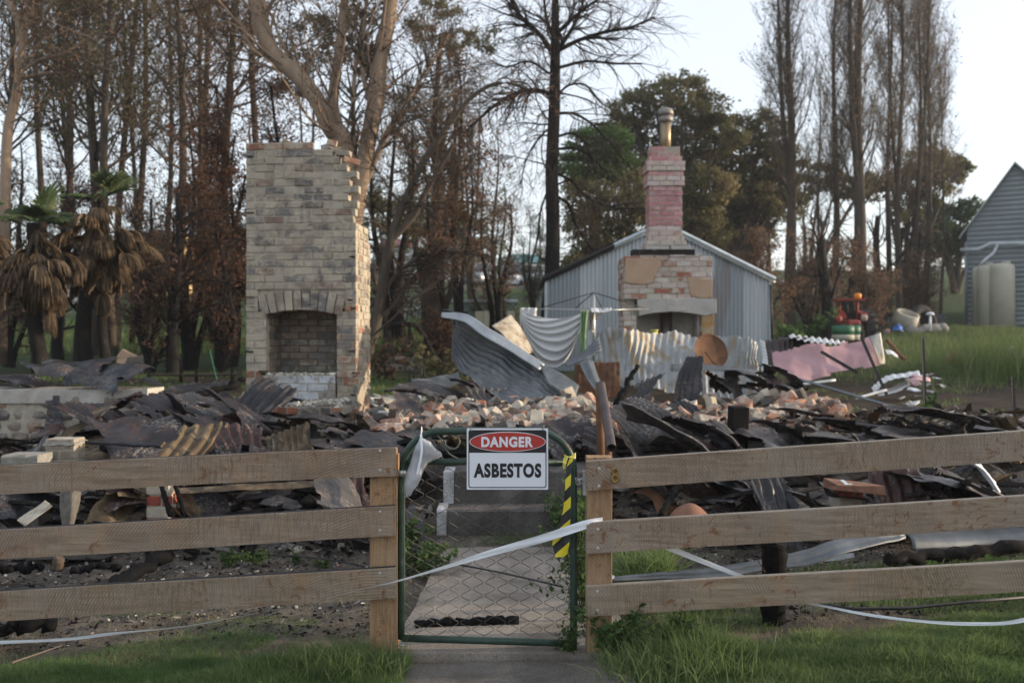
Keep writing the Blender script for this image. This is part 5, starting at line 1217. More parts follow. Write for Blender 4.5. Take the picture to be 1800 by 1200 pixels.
for i in range(296):
    px = rs.uniform(655, 1478) if i % 4 else rs.uniform(780, 1060)
    y0, y1 = heap_y(px); f = rs.random()
    if 1085 < px < 1150 and f > .5: continue
    py = y0 + (y1 - y0) * f; Yb = 11.0 - 1.35 * f + (.4 if px > 1250 else 0)
    warm = (px < 760) or (px > 1120 and rs.random() < .62) or rs.random() < .36
    m = 'rubble_sooty' if rs.random() < .27 else 'rubble_orange' if warm else 'rubble_cream'
    o = link('fallen_brick', meshes[(rs.randrange(8), m)]); o.location = W(px, py, Yb)
    o.rotation_euler = (rs.gauss(0, .5), rs.gauss(0, .5), rs.uniform(0, 6.28)); s_ = rs.uniform(.95, 1.25); o.scale = (s_, s_, s_)
    tag(o, lab[m], 'brick', grp[m]); nb += 1
# heap under the bricks: dark mound of ash and broken mortar
def mound(name, xr, yr, hfun, mat, nx_=90, ny_=40, kind='stuff'):
    X = np.linspace(*xr, nx_); Y = np.linspace(*yr, ny_); V = []
    for y in Y:
        for x in X: V.append((x, y, hfun(x, y)))
    V = np.array(V); ii = (np.arange(ny_ - 1)[:, None] * nx_ + np.arange(nx_ - 1)[None]).ravel()
    o = link(name, mesh_from(name, V, [np.stack([ii, ii + 1, ii + nx_ + 1, ii + nx_], 1)], None, [M[mat]], None, True)); tag(o, kind=kind); return o
def hh(x, y):
    px = 900 + x * F / y; e = max(0, 1 - abs((y - 10.4) / 1.5) ** 2)
    y0, y1 = heap_y(px); Yc = 10.4; zt_ = CZ - ((y0 + y1) / 2 + 10 - 600) / F * Yc
    ed = np.clip((px - 640) / 60, 0, 1) * np.clip((1500 - px) / 60, 0, 1)
    b = float(gz(x, y)); return b - .03 + max(0, (zt_ - b)) * e ** .8 * ed + .02 * math.sin(x * 23 + y * 9) * e * ed
simple('burnt_rubble', (.045, .039, .034), (.14, .118, .098), 12, .95, bump=.02, c=(.22, .19, .15))
mound('ash_mound', (-1.8, 4.2), (8.95, 11.9), hh, 'burnt_rubble', 140, 60)
def h2(cx, cy, rx, ry, h): return lambda x, y: float(gz(x, y)) - .04 + h * max(0, 1 - ((x - cx) / rx) ** 2 - ((y - cy) / ry) ** 2) ** .7 + .02 * math.sin(x * 19 + y * 11) * math.cos(y * 17)
mound('ash_mound', (-6, -1.0), (7.6, 11.), h2(-3.0, 9.2, 1.5, 1.2, .26), 'burnt_rubble')
mound('ash_mound', (.6, 6.6), (7.4, 10.6), h2(3.3, 9.0, 3.2, 1.4, .12), 'burnt_rubble')
mound('ash_mound', (-1.2, 1.2), (8.4, 9.9), h2(-.1, 9.2, 1.2, .8, .12), 'burnt_rubble')

# ------------------------------------------------ uncountable fragments: charcoal, tin slivers, mortar crumbs
def shards(name, n, region, size, mats, seed, lift=.0, flat=.4, elong=2.5):
    rng = np.random.default_rng(seed); x, y = region(rng, n); z = gz(x, y) + lift * rng.random(n)
    s_ = size[0] + (size[1] - size[0]) * rng.random(n) ** 3
    B = np.array([(-1, -1, -1), (1, -1, -1), (1, 1, -1), (-1, 1, -1), (-1, -1, 1), (1, -1, 1), (1, 1, 1), (-1, 1, 1)], float) * .5
    B = B[None] * (1 + .35 * rng.normal(size=(n, 8, 3))) * (s_[:, None] * np.stack([1 + elong * rng.random(n), np.ones(n), flat * (.5 + rng.random(n))], 1))[:, None]
    a, b, c = rng.random(n) * 6.28, rng.normal(size=n) * .35, rng.normal(size=n) * .35
    ca, sa, cb, sb = np.cos(a), np.sin(a), np.cos(b), np.sin(b)
    Y1 = B[..., 1] * cb[:, None] - B[..., 2] * sb[:, None]; Z1 = B[..., 1] * sb[:, None] + B[..., 2] * cb[:, None]; X1 = B[..., 0] * np.cos(c)[:, None] + Z1 * np.sin(c)[:, None]; Z1 = -B[..., 0] * np.sin(c)[:, None] + Z1 * np.cos(c)[:, None]
    Vx = X1 * ca[:, None] - Y1 * sa[:, None] + x[:, None]; Vy = X1 * sa[:, None] + Y1 * ca[:, None] + y[:, None]; Vz = Z1 + z[:, None]
    V = np.stack([Vx, Vy, Vz], -1).reshape(-1, 3)
    Q = np.array([(3, 2, 1, 0), (4, 5, 6, 7), (0, 1, 5, 4), (1, 2, 6, 5), (2, 3, 7, 6), (3, 0, 4, 7)]); Fc = (Q[None] + 8 * np.arange(n)[:, None, None]).reshape(-1, 4)
    mi = np.repeat(rng.choice(len(mats), n, p=[m[1] for m in mats]), 6); tn = np.repeat(rng.random(n), 6)
    o = link(name, mesh_from(name, V, [Fc], tn, [M[m[0]] for m in mats], mi, False)); tag(o, kind='stuff'); return o
def reg(x0, x1, y0, y1, hole=True):
    def f(rng, n):
        x = rng.uniform(x0, x1, n * 2); y = y0 + (y1 - y0) * rng.random(n * 2) ** 1.2
        k = ~((np.abs(x - .05) < .72) & (y < 8.7)); x, y = x[k], y[k]
        while len(x) < n: x = np.concatenate([x, x]); y = np.concatenate([y, y + .01])
        return x[:n], y[:n]
    return f
shards('charcoal_fragments', 9000, reg(-5.5, 6.5, 7.2, 12.5), (.006, .06), [('charcoal', .35), ('charcoal_ashy', .2), ('tin_burnt', .15), ('rubble_grey', .3)], 1, .03)
shards('charcoal_crumbs', 9000, reg(-4, 4, 5.3, 7.6), (.002, .016), [('charcoal', .6), ('charcoal_ashy', .25), ('rubble_grey', .15)], 21, .004)
shards('mortar_crumbs', 7000, reg(-5, 6, 5.8, 11.5), (.003, .015), [('rubble_pale', .45), ('rubble_grey', .45), ('rubble_orange', .10)], 2, .01, .7, .8)
shards('metal_splinters', 1500, reg(-5, 6.5, 7.4, 11.5), (.03, .17), [('tin_burnt', .25), ('tin_burnt_grey', .35), ('tin_burnt_blue', .1), ('tin_rusty', .15), ('rust_plain', .15)], 3, .20, .12, 2.)
def on_heap(rng, n):
    px = rng.uniform(655, 1478, n); Yb = rng.uniform(9.4, 11.2, n); return (px - 900) / F * Yb, Yb
o = shards('brick_fragments', 2600, on_heap, (.015, .07), [('rubble_orange', .4), ('rubble_cream', .4), ('charcoal', .2)], 4, 0, .7, .8)
me = o.data; co_ = np.empty(len(me.vertices) * 3, np.float32); me.vertices.foreach_get('co', co_); co_ = co_.reshape(-1, 8, 3)
for k in range(len(co_)):
    c = co_[k].mean(0); co_[k, :, 2] += hh(c[0], c[1]) + .03 - c[2]
me.vertices.foreach_set('co', co_.ravel()); me.update()
shards('pale_fragments', 260, lambda rng, n: (rng.uniform(-1.95, -.2, n), rng.uniform(11.6, 13.4, n)), (.02, .12), [('rubble_pale', .5), ('tin_white', .35), ('pink_panel', .15)], 6, .12, .3, 1.5)
shards('charcoal_crumbs', 130, lambda rng, n: (rng.uniform(-.5, .6, n), 5.1 + 2.3 * rng.random(n)), (.004, .022), [('charcoal', .8), ('rubble_pale', .2)], 8, .0, .6, 1.)
sheet('metal_gutter', [[(722, 664, 12.2), (760, 662, 12.4), (805, 655, 12.6)], [(740, 688, 12.0), (775, 686, 12.1), (812, 672, 12.3)]], 'tin_galv_dark', 'flat grey bent flashing under the left side of curled sheet', 'flashing', amp=0, cr=.02, seed=80)
sheet('grey_board', [[(722, 680, 12.2), (755, 668, 12.4)], [(735, 694, 12.0), (765, 676, 12.2)]], 'rubble_pale', 'pale broken board on the ground right of the beige chimney', 'board', amp=0, cr=.01, seed=81)
# bent steel chair frame on the grass
o = thing('chair_frame', 'burnt bare chair frame standing on grass right of beige chimney', 'chair frame', tuple(W(735, 672, 14.5))); oo = o.location.copy()
for pts in ([(720, 672), (719, 648), (724, 655), (738, 656), (741, 647), (740, 672)], [(728, 675, 1), (727, 652, 1), (733, 642, 1), (745, 648, 1), (747, 674, 1)]):
    mb = MB(); mb.tube([W(p[0], p[1], 14.5 + (.3 if len(p) > 2 else 0)) for p in pts], .012, 6); mb.build('leg_frame', M['black_steel'], o).location = -oo

# ------------------------------------------------ tapes, bag and cable on the gate and fence
def ribbon(pts, wid_, mat, name, label, cat, twist=None, n=60, upv=(0, 0, 1.)):
    """pts: (px, py, Y); a tape of half width wid_ (metres) hung roughly upright"""
    P = np.array([[tuple(W(*p))] for p in pts]); u = np.linspace(0, 1, n + 1); C = crx(P, u)[:, 0]
    T = np.gradient(C, axis=0); T /= np.linalg.norm(T, axis=1, keepdims=True)
    wv = np.interp(u, np.linspace(0, 1, len(wid_)), wid_); tw = np.interp(u, np.linspace(0, 1, len(twist or [0, 0])), twist or [0, 0])
    up = np.array(upv, float); V = []
    for i in range(n + 1):
        s_ = up - T[i] * (up @ T[i]); s_ /= np.linalg.norm(s_); q = np.cross(T[i], s_); a = math.radians(tw[i]); e = s_ * math.cos(a) + q * math.sin(a); nn = np.cross(T[i], e)
        for k in range(5):
            f = k / 4 * 2 - 1; V.append(C[i] + e * f * wv[i] + nn * .004 * math.sin(f * 4 + i * .35) * (wv[i] / .03))
    V = np.array(V); V = np.concatenate([V, V + np.array([0, .0008, 0])]); K = (n + 1) * 5
    ii = (np.arange(n)[:, None] * 5 + np.arange(4)[None]).ravel(); q = np.stack([ii, ii + 1, ii + 6, ii + 5], 1)
    org = V.mean(0); o = link(name, mesh_from(name, V - org, [np.concatenate([q, q[:, ::-1] + K])], None, [M[mat]], None, True), None, tuple(org)); tag(o, label, cat); return o
ribbon([(-60, 1131, 4.83), (100, 1124, 4.83), (200, 1113, 4.83), (318, 1101, 4.84), (420, 1083, 4.85), (560, 1054, 4.86), (640, 1034, 4.87), (697, 1021, 4.88), (760, 1003, 4.90), (860, 972, 4.91), (950, 947, 4.91), (1028, 922, 4.90), (1060, 915, 4.925)],
       [.009, .009, .006, .0025, .0018, .002, .003, .006, .013, .020, .021, .019], 'white_plastic', 'barrier_tape', 'white plastic tape stretched across the gate between both fences', 'tape', n=120, twist=[10, 20, 40, 60, 30, 10, 0, 0])
ribbon([(1052, 916, 4.95), (1120, 938, 5.02), (1178, 963, 5.05), (1240, 988, 5.06), (1305, 1014, 5.06), (1380, 1048, 5.05)], [.014, .016, .016, .012, .012, .006], 'white_plastic', 'barrier_tape', 'white tape end sloping down behind the right fence rails', 'tape')
ribbon([(1400, 1056, 4.98), (1450, 1065, 4.95), (1540, 1082, 4.9), (1640, 1093, 4.86), (1730, 1096, 4.84), (1790, 1091, 4.84), (1880, 1070, 4.84)], [.006, .006, .007, .008, .010, .013], 'white_plastic', 'barrier_tape', 'white tape lying over the grass below the right fence', 'tape')
# striped hazard tape
t = NT('hazard'); co = t.coord('Generated'); s_ = t.n('SeparateXYZ'); t.L(co, s_.inputs[0])
st_ = t.math('FRACT', t.math('ADD', t.math('MULTIPLY', s_.outputs['Z'], 4.6), t.math('MULTIPLY', s_.outputs['X'], -.9)))
t.done(t.mix(t.ramp(st_, [(0, 0.), (.5, 1.)], 'CONSTANT'), (.013, .013, .014), (.62, .52, .03)), .4, 0, .4); M['hazard'] = t.m
ribbon([(1005, 802, 4.95), (1000, 825, 4.94), (998, 860, 4.93), (996, 900, 4.93), (990, 930, 4.93), (986, 955, 4.93), (987, 978, 4.93)], [.008, .014, .014, .020, .034, .042, .030], 'hazard', 'hazard_tape', 'yellow and black striped tape knotted on the right gate stile', 'tape', twist=[0, 25, -15, 30, 0, 10, -10], upv=(1, 0, 0))
sheet('tape_knot', [[(990, 797, 4.955), (1000, 802, 4.95), (1012, 795, 4.955)], [(996, 806, 4.945), (1001, 803, 4.94), (1012, 806, 4.95)]], 'hazard_yellow' if 'hazard_yellow' in M else 'yellow_paint', 'yellow knotted loop at the top of the striped hazard tape', 'tape', amp=0, cr=.008, cf=12, seed=90)
sheet('tape_tail', [[(993, 799, 4.94), (999, 803, 4.935)], [(989, 812, 4.93), (995, 814, 4.93)], [(990, 826, 4.935), (994, 822, 4.93)]], 'yellow_paint', 'short yellow tail of tape hanging left of the knot', 'tape', amp=0, cr=.006, cf=12, seed=91)
# plastic bag
t = NT('bag'); co = t.coord('Object'); t.bump(t.noise(co, 14, 5, .6, 1.), .012, .8)
t.done(t.mix(t.ramp(t.noise(co, 11, 4, .5), [(.70, 0.), (.72, .8)]), (.50, .53, .57), (.05, .22, .38)), .3, 0, .5)
t.b.inputs['Transmission Weight'].default_value = .25; t.b.inputs['Alpha'].default_value = .88; M['bag'] = t.m
bg = thing('plastic_bag', 'crumpled clear plastic sleeve tied to the left of gate top', 'bag', tuple(W(740, 766, 4.96))); bo = bg.location.copy()
sheet('sleeve', [[(738, 767, 4.965), (741, 768, 4.96), (743, 770, 4.965)], [(724, 792, 4.955), (742, 790, 4.93), (762, 786, 4.96)], [(718, 815, 4.95), (738, 812, 4.92), (776, 801, 4.97)], [(716, 842, 4.955), (730, 836, 4.93), (748, 828, 4.955)], [(716, 874, 4.955), (719, 870, 4.95), (724, 862, 4.955)]], 'bag', parent=bg, amp=0, cr=.03, cf=6, seed=92).location = -bo
sheet('seam_strip', [[(738, 764, 4.94), (742, 764, 4.94)], [(739, 795, 4.915), (743, 796, 4.915)], [(731, 834, 4.912), (735, 836, 4.912)]], 'white_plastic', parent=bg, amp=0, seed=93).location = -bo
mb = MB(); mb.tube([W(739, 772, 4.96), W(741, 757, 4.975), W(741, 750, 5.0), W(742, 758, 5.02)], .003, 5); mb.build('tie', M['white_plastic'], bg).location = -bo
# black cable over the path
stick('cable', (766, 985, 6.85), (990, 1031, 6.1), .006, 'black_steel', 'thin black cable crossing the concrete path behind the gate', 'cable', n=6, bend=.01)
stick('cable', (470, 975, 6.9), (640, 995, 6.5), .006, 'black_steel', 'thin black cable on the soil behind left middle rail', 'cable', n=6, bend=.02)
mb = MB(); mb.tube([W(x, y, Y) for x, y, Y in ((1440, 1062, 5.3), (1500, 1070, 5.25), (1600, 1068, 5.3), (1700, 1058, 5.35), (1820, 1048, 5.4))], .009, 7); o = mb.build('hose', M['black_steel'], origin=tuple(W(1440, 1062, 5.3))); tag(o, 'black garden hose snaking in the grass below the right fence', 'hose')
stick('dry_stick', (22, 1164, 4.62), (108, 1134, 4.8), .006, 'dry_straw' if 'dry_straw' in M else 'render_patch', 'dry pale stick on the soil at bottom left', 'stick', r2=.003, n=5)
# ================================================================ trees
def nrm(a): return a / (np.linalg.norm(a, axis=-1, keepdims=True) + 1e-9)
def tubes(P, Rr, sides):
    """P (N,n,3), Rr (N,n) -> verts, faces"""
    N, n, _ = P.shape; T = nrm(np.gradient(P, axis=1)); ref = np.where(np.abs(T[:, :1, 2:3]) > .9, np.array([[[1., 0, 0]]]), np.array([[[0, 0, 1.]]]))
    A = nrm(np.cross(T, np.broadcast_to(ref, T.shape))); B = np.cross(T, A)
    an = 2 * np.pi * np.arange(sides) / sides
    V = P[:, :, None] + Rr[:, :, None, None] * (A[:, :, None] * np.cos(an)[None, None, :, None] + B[:, :, None] * np.sin(an)[None, None, :, None])
    V = V.reshape(-1, 3); base = (np.arange(N) * n * sides)[:, None, None]; i = np.arange(n - 1)[None, :, None] * sides; k = np.arange(sides)[None, None]
    k2_ = (k + 1) % sides; f = np.stack([base + i + k, base + i + k2_, base + i + sides + k2_, base + i + sides + k], -1).reshape(-1, 4)
    return V, f
def spawn(rng, P, Rr, count, t0, t1, ang, length, npts, up=0., wob=.1, rr=.5, tip=.3, prof=None, angj=.25, bias=1., minr=.004, side=None):
    N, n, _ = P.shape; L = np.linalg.norm(np.diff(P, axis=1), axis=2).sum(1); idx = rng.choice(N, count, p=L / L.sum())
    t = t0 + (t1 - t0) * rng.random(count) ** bias; q = t * (n - 1); i = np.minimum(q.astype(int), n - 2); f = (q - i)[:, None]
    p = P[idx, i] * (1 - f) + P[idx, i + 1] * f; T = nrm(P[idx, i + 1] - P[idx, i]); r0 = Rr[idx, i]
    v = rng.normal(size=(count, 3)); 
    if side is not None: v = v * .5 + np.array(side)
    v = nrm(v - T * (v * T).sum(1, keepdims=True)); a = np.radians(ang) * (1 + angj * rng.normal(size=count))[:, None]
    d = nrm(T * np.cos(a) + v * np.sin(a)); Ln = length * rng.uniform(.55, 1.25, count) * (prof(t) if prof else 1)
    if np.ndim(length) == 0 and N > 1: pass
    sg = Ln / (npts - 1); out = [p]; wv = rng.normal(size=(count, 3)) * wob
    for k in range(npts - 1):
        wv = wv * .6 + rng.normal(size=(count, 3)) * wob; d = nrm(d + wv + np.array([0, 0, up])); out.append(out[-1] + d * sg[:, None])
    Q = np.stack(out, 1); r = np.maximum(r0 * rr * rng.uniform(.7, 1.1, count), minr)
    return Q, np.maximum(r[:, None] * np.linspace(1, tip, npts)[None], minr * .5)
def leaves(rng, C, size, hang=0., aspect=2.2, jit=.1):
    n = len(C); C = C + rng.normal(size=(n, 3)) * jit; d = rng.normal(size=(n, 3)); d[:, 2] -= hang; d = nrm(d); e = nrm(np.cross(d, rng.normal(size=(n, 3)))); s = size * rng.uniform(.6, 1.3, n)[:, None]
    V = np.stack([C, C + d * s * aspect * .5 + e * s * .5, C + d * s * aspect, C + d * s * aspect * .5 - e * s * .5], 1).reshape(-1, 3)
    return V, np.arange(4 * n).reshape(-1, 4)
def along(rng, P, n):
    N, m, _ = P.shape; a = rng.integers(0, N, n); q = rng.random(n) * (m - 1); i = np.minimum(q.astype(int), m - 2); f = (q - i)[:, None]; return P[a, i] * (1 - f) + P[a, i + 1] * f
def clumps(rng, P, nc, per, spread):
    c = along(rng, P, nc); return np.repeat(c, per, 0) + rng.normal(size=(nc * per, 3)) * spread
def bark(name, a, b, c=None, scale=3, stretch=.25, bump=.02, char=0., charh=0.):
    t = NT(name); co = t.coord('Object', (1, 1, stretch)); st_ = [(.3, a), (.6, b)] + ([(.78, c)] if c else [])
    col = t.ramp(t.noise(co, scale, 8, .68, .4), st_)
    if char:
        s_ = t.n('SeparateXYZ'); tc = t.n('TexCoord'); t.L(tc.outputs['Object'], s_.inputs[0])
        h = t.math('ADD', s_.outputs['Z'], t.math('MULTIPLY', t.noise(co, 1.2, 5, .6), 3.))
        col = t.mix(t.ramp(t.math('DIVIDE', h, 20), [(charh / 20, char), (charh / 20 + .12, 0.)]), col, (.014, .012, .011))
    t.bump(t.noise(co, scale * 6, 7, .7), bump, .9); M[name] = t.done(col, .9, 0, .2); return M[name]
bark('bark_gum', (.22, .155, .11), (.36, .27, .195), (.46, .38, .29), 2.2, .12, .02, .85, 2.4)
bark('bark_gum_pale', (.30, .24, .18), (.42, .34, .26), (.34, .20, .12), 1.8, .1, .015, .8, 1.5)
bark('bark_brown', (.040, .032, .025), (.09, .072, .056), (.17, .14, .11), 4, .2)
bark('bark_black', (.008, .007, .007), (.022, .019, .018), (.05, .045, .042), 5, .25, .03)
bark('bark_poplar', (.035, .028, .023), (.08, .063, .05), (.15, .115, .085), 3, .15)
bark('twig_brown', (.050, .041, .031), (.10, .082, .062), None, 3)
bark('twig_willow', (.085, .055, .042), (.15, .10, .075), None, 3)
bark('twig_dark', (.022, .017, .014), (.05, .038, .03), None, 3)
bark('bark_palm', (.008, .007, .006), (.022, .019, .017), (.15, .14, .13), 9, .5, .03)
def leafmat(name, cols, trans=.45, gain=1.5):
    t = NT(name); n = len(cols); cols = [tuple(x * gain for x in q) for q in cols]; c = t.ramp(t.attr(), [(i / max(1, n - 1), q) for i, q in enumerate(cols)]); t.done(c, .65, 0, .25)
    if trans:                                   # thin leaves let light through
        tr_ = t.n('BsdfTranslucent'); mx = t.n('MixShader'); mx.inputs[0].default_value = trans; t.L(c, tr_.inputs['Color'])
        t.L(t.b.outputs[0], mx.inputs[1]); t.L(tr_.outputs[0], mx.inputs[2]); t.L(mx.outputs[0], t.t.nodes['Material Output'].inputs['Surface'])
    M[name] = t.m; return t.m
leafmat('leaf_scorched', [(.045, .032, .020), (.085, .052, .032), (.125, .074, .046), (.16, .108, .07)])
leafmat('leaf_russet', [(.045, .024, .015), (.08, .040, .024), (.12, .060, .036), (.07, .036, .022)])
leafmat('leaf_dull', [(.035, .03, .018), (.055, .048, .024), (.085, .065, .035), (.12, .085, .045)])
leafmat('leaf_olive', [(.05, .055, .025), (.085, .085, .038), (.13, .115, .055), (.19, .15, .08)])
leafmat('leaf_green', [(.03, .06, .018), (.05, .10, .026), (.085, .145, .04), (.13, .19, .06)])
leafmat('leaf_darkgreen', [(.012, .026, .010), (.02, .04, .014), (.03, .055, .02), (.055, .07, .03)])
leafmat('leaf_poplar', [(.07, .05, .035), (.11, .08, .055), (.16, .12, .085)])
leafmat('palm_green', [(.06, .09, .04), (.07, .11, .05), (.10, .14, .07), (.18, .18, .10)], gain=1)
leafmat('palm_dead', [(.05, .035, .022), (.11, .078, .048), (.18, .13, .08), (.26, .19, .12)], gain=1)

def finish_tree(name, label, cat, base, trunks, branches, twigs, lv, mats, group=None, tone_of=None, leaf_tones=None):
    """trunks/branches/twigs: lists of (P, R, sides)"""
    root = thing(name, label, cat, tuple(base), group); b = np.array(tuple(base))
    def mk(nm, lst, mat):
        if not lst: return
        Vs, Fs, o = [], [], 0
        for P, Rr, s_ in lst:
            v, f = tubes(P - b, Rr, s_); Vs.append(v); Fs.append(f + o); o += len(v)
        return link(nm, mesh_from(nm, np.concatenate(Vs), [np.concatenate(Fs)], None, [M[mat]], None, True), root)
    mk('trunk', trunks, mats[0]); mk('branches', branches, mats[1]); mk('twigs', twigs, mats[2])
    if lv:
        Vs, Fs, Ts, o = [], [], [], 0
        for v, f, tn in lv:
            Vs.append(v - b); Fs.append(f + o); Ts.append(tn); o += len(v)
        link('foliage', mesh_from('foliage', np.concatenate(Vs), [np.concatenate(Fs)], np.concatenate(Ts), [M[mats[3]]], None, False), root)
    return root
def path_px(pts, Y=None, n=24, dy=0.):
    """smooth centre line through photo points (px, py[, Y]) and radii in photo pixels"""
    P = np.array([[tuple(W(p[0], p[1], (p[3] if len(p) > 3 else Y)))] for p in pts]); u = np.linspace(0, 1, n); C = crx(P, u)[:, 0]
    r = np.interp(u, np.linspace(0, 1, len(pts)), [p[2] * (p[3] if len(p) > 3 else Y) / F for p in pts]); return C[None], r[None]
def tones(rng, C, lo=0., hi=1., clump=1.2):
    """leaf tone: varies by clump position and per leaf (material variety, not light)"""
    q = np.sin(C[:, 0] * clump * 1.7 + 1) * np.cos(C[:, 1] * clump) * np.sin(C[:, 2] * clump * 1.3 + 2)
    return np.clip(lo + (hi - lo) * (.5 + .35 * q + .22 * rng.normal(size=len(C))), 0, 1)
def below(Y, x): return float(gz(x, Y)) - .2

# slender, smoky casuarina-like burnt trees behind the left
def slender(px, Y, rpx, lean, seed, label, leafy=.5, mat='leaf_dull', h=13, nb=60, group=None, bark_='bark_brown', top=None, lsz=.034, low=.30):
    rng = np.random.default_rng(seed); x = (px - 900) / F * Y; z0 = below(Y, x); n = 20; t = np.linspace(0, 1, n)
    P = np.stack([x + lean * h * t + .12 * np.sin(t * 7 + seed) * h * .06, Y + .3 * np.sin(t * 4 + seed), z0 + h * t], 1)[None]; Rr = (rpx * Y / F * (1 - .8 * t))[None]
    b1 = spawn(rng, P, Rr, nb, low, .98, 48, h * .20, 9, .10, .10, .40, .25, lambda t: 1.15 - .7 * t)
    b2 = spawn(rng, *b1, nb * 7, .15, 1, 42, h * .065, 6, .02, .14, .5, .3, minr=.005)
    b3 = spawn(rng, *b2, nb * 26, .1, 1, 40, h * .028, 4, -.05, .18, .5, .4, minr=.003)
    lv = []
    if leafy:
        C = clumps(rng, b3[0], int(nb * 34 * leafy), 4, .06); v, f = leaves(rng, C, lsz, .8, 2.6, .04); lv = [(v, f, tones(rng, C))]
    return finish_tree('burnt_tree', label, 'tree', (x, Y, z0), [(P, Rr, 10)], [(b1[0], b1[1], 5)], [(b2[0], b2[1], 4), (b3[0], b3[1], 3)], lv, (bark_, bark_, 'twig_brown', mat), group)
SL = [(105, 24, 8, .01, 'thin dark burnt tree left of the green-topped palm', .8, 'leaf_olive'), (152, 22, 10, .004, 'sooty slender tree rising just left of the tall palm crown', .6, 'leaf_olive'),
      (132, 25, 6, -.03, 'thin burnt tree leaning left between two straighter trunks', .8, 'leaf_olive'), (193, 22, 9, .012, 'slender burnt tree with grey-white trunk base above the tall palm', 1., 'leaf_olive'),
      (216, 24, 7, .03, 'thin burnt tree leaning right beyond the palm fronds', .8, 'leaf_olive'), (252, 27, 7, -.01, 'faint slender tree between the palm and the forked dark tree', .5, 'leaf_dull'),
      (311, 21, 9, -.008, 'tall straight dark-stemmed tree midway between palm and beige chimney', .3, 'leaf_scorched'), (325, 24, 6, .05, 'thin stem leaning right beside the straight dark-stemmed tree', .4, 'leaf_scorched'),
      (62, 26, 7, .02, 'thin sooty tree just right of the forked orange gum', .8, 'leaf_olive'), (372, 25, 8, .0, 'burnt tree with russet leaves left of the chimney top', .8, 'leaf_russet'),
      (405, 21, 9, .012, 'scorched tree directly left of the beige chimney', .7, 'leaf_russet'), (25, 24, 7, -.02, 'scorched tree at the far left edge behind the low palm', .7, 'leaf_scorched'),
      (285, 30, 6, .02, 'distant thin burnt tree deep behind the palms', .6, 'leaf_dull'), (232, 30, 5, -.02, 'distant wispy tree above the yellow building', .6, 'leaf_dull'),
      (450, 26, 8, .0, 'burnt leafy tree showing over the chimney left top', .9, 'leaf_scorched')]
for i, (px, Y, r, ln, lb, lf_, mt) in enumerate(SL): slender(px, Y, r, ln, 50 + i, lb, lf_, mt, h=14 + i % 3, nb=50)
# denser russet shrubs and conifers low down behind the left half
def bushy(name, px, Y, pytop, wpx, seed, label, mat, dens=1., stems=5, lsz=.036, group=None, pybase=None, twig='twig_brown', hang=.6, cat='tree', bare=1.):
    rng = np.random.default_rng(seed); x = (px - 900) / F * Y; z0 = below(Y, x); H = CZ - (pytop - 600) / F * Y - z0; wd = wpx * Y / F; n = 12; t = np.linspace(0, 1, n)
    Ps, Rs = [], []
    for s_ in range(stems):
        a = (s_ + .5) / stems - .5; tx = x + a * wd * .75 + rng.normal() * .1; hh_ = H * rng.uniform(.72, .97) * (1 - .5 * abs(a) ** 1.5 * 2)
        Ps.append(np.stack([x + a * wd * .2 + (tx - x - a * wd * .2) * t ** 1.3 + .08 * np.sin(t * 8 + s_), Y + rng.normal() * wd * .2 * t, z0 + hh_ * t], 1)); Rs.append((.035 + .012 * H) * (1 - .85 * t) * rng.uniform(.6, 1.1))
    P, Rr = np.stack(Ps), np.stack(Rs)
    b1 = spawn(rng, P, Rr, int(24 * stems), .34 if name == 'scorched_tree' else .2, 1, 48, wd * .26, 8, .06, .12, .45, .3)
    b2 = spawn(rng, *b1, int(150 * stems * bare), .15, 1, 42, wd * .12, 5, .0, .16, .5, .4, minr=.005)
    b3 = spawn(rng, *b2, int(300 * stems * bare), .1, 1, 42, wd * .06, 4, -.06, .18, .5, .4, minr=.0035)
    C = clumps(rng, b3[0], int(230 * stems * dens), 4, .05 * max(1, wd / 3)); v, f = leaves(rng, C, lsz * .8, hang, 2.3, .05)
    return finish_tree(name, label, cat, (x, Y, z0), [(P, Rr, 7)], [(b1[0], b1[1], 4)], [(b2[0], b2[1], 3), (b3[0], b3[1], 3)], [(v, f, tones(rng, C))], ('bark_black', 'twig_dark', twig, mat), group)
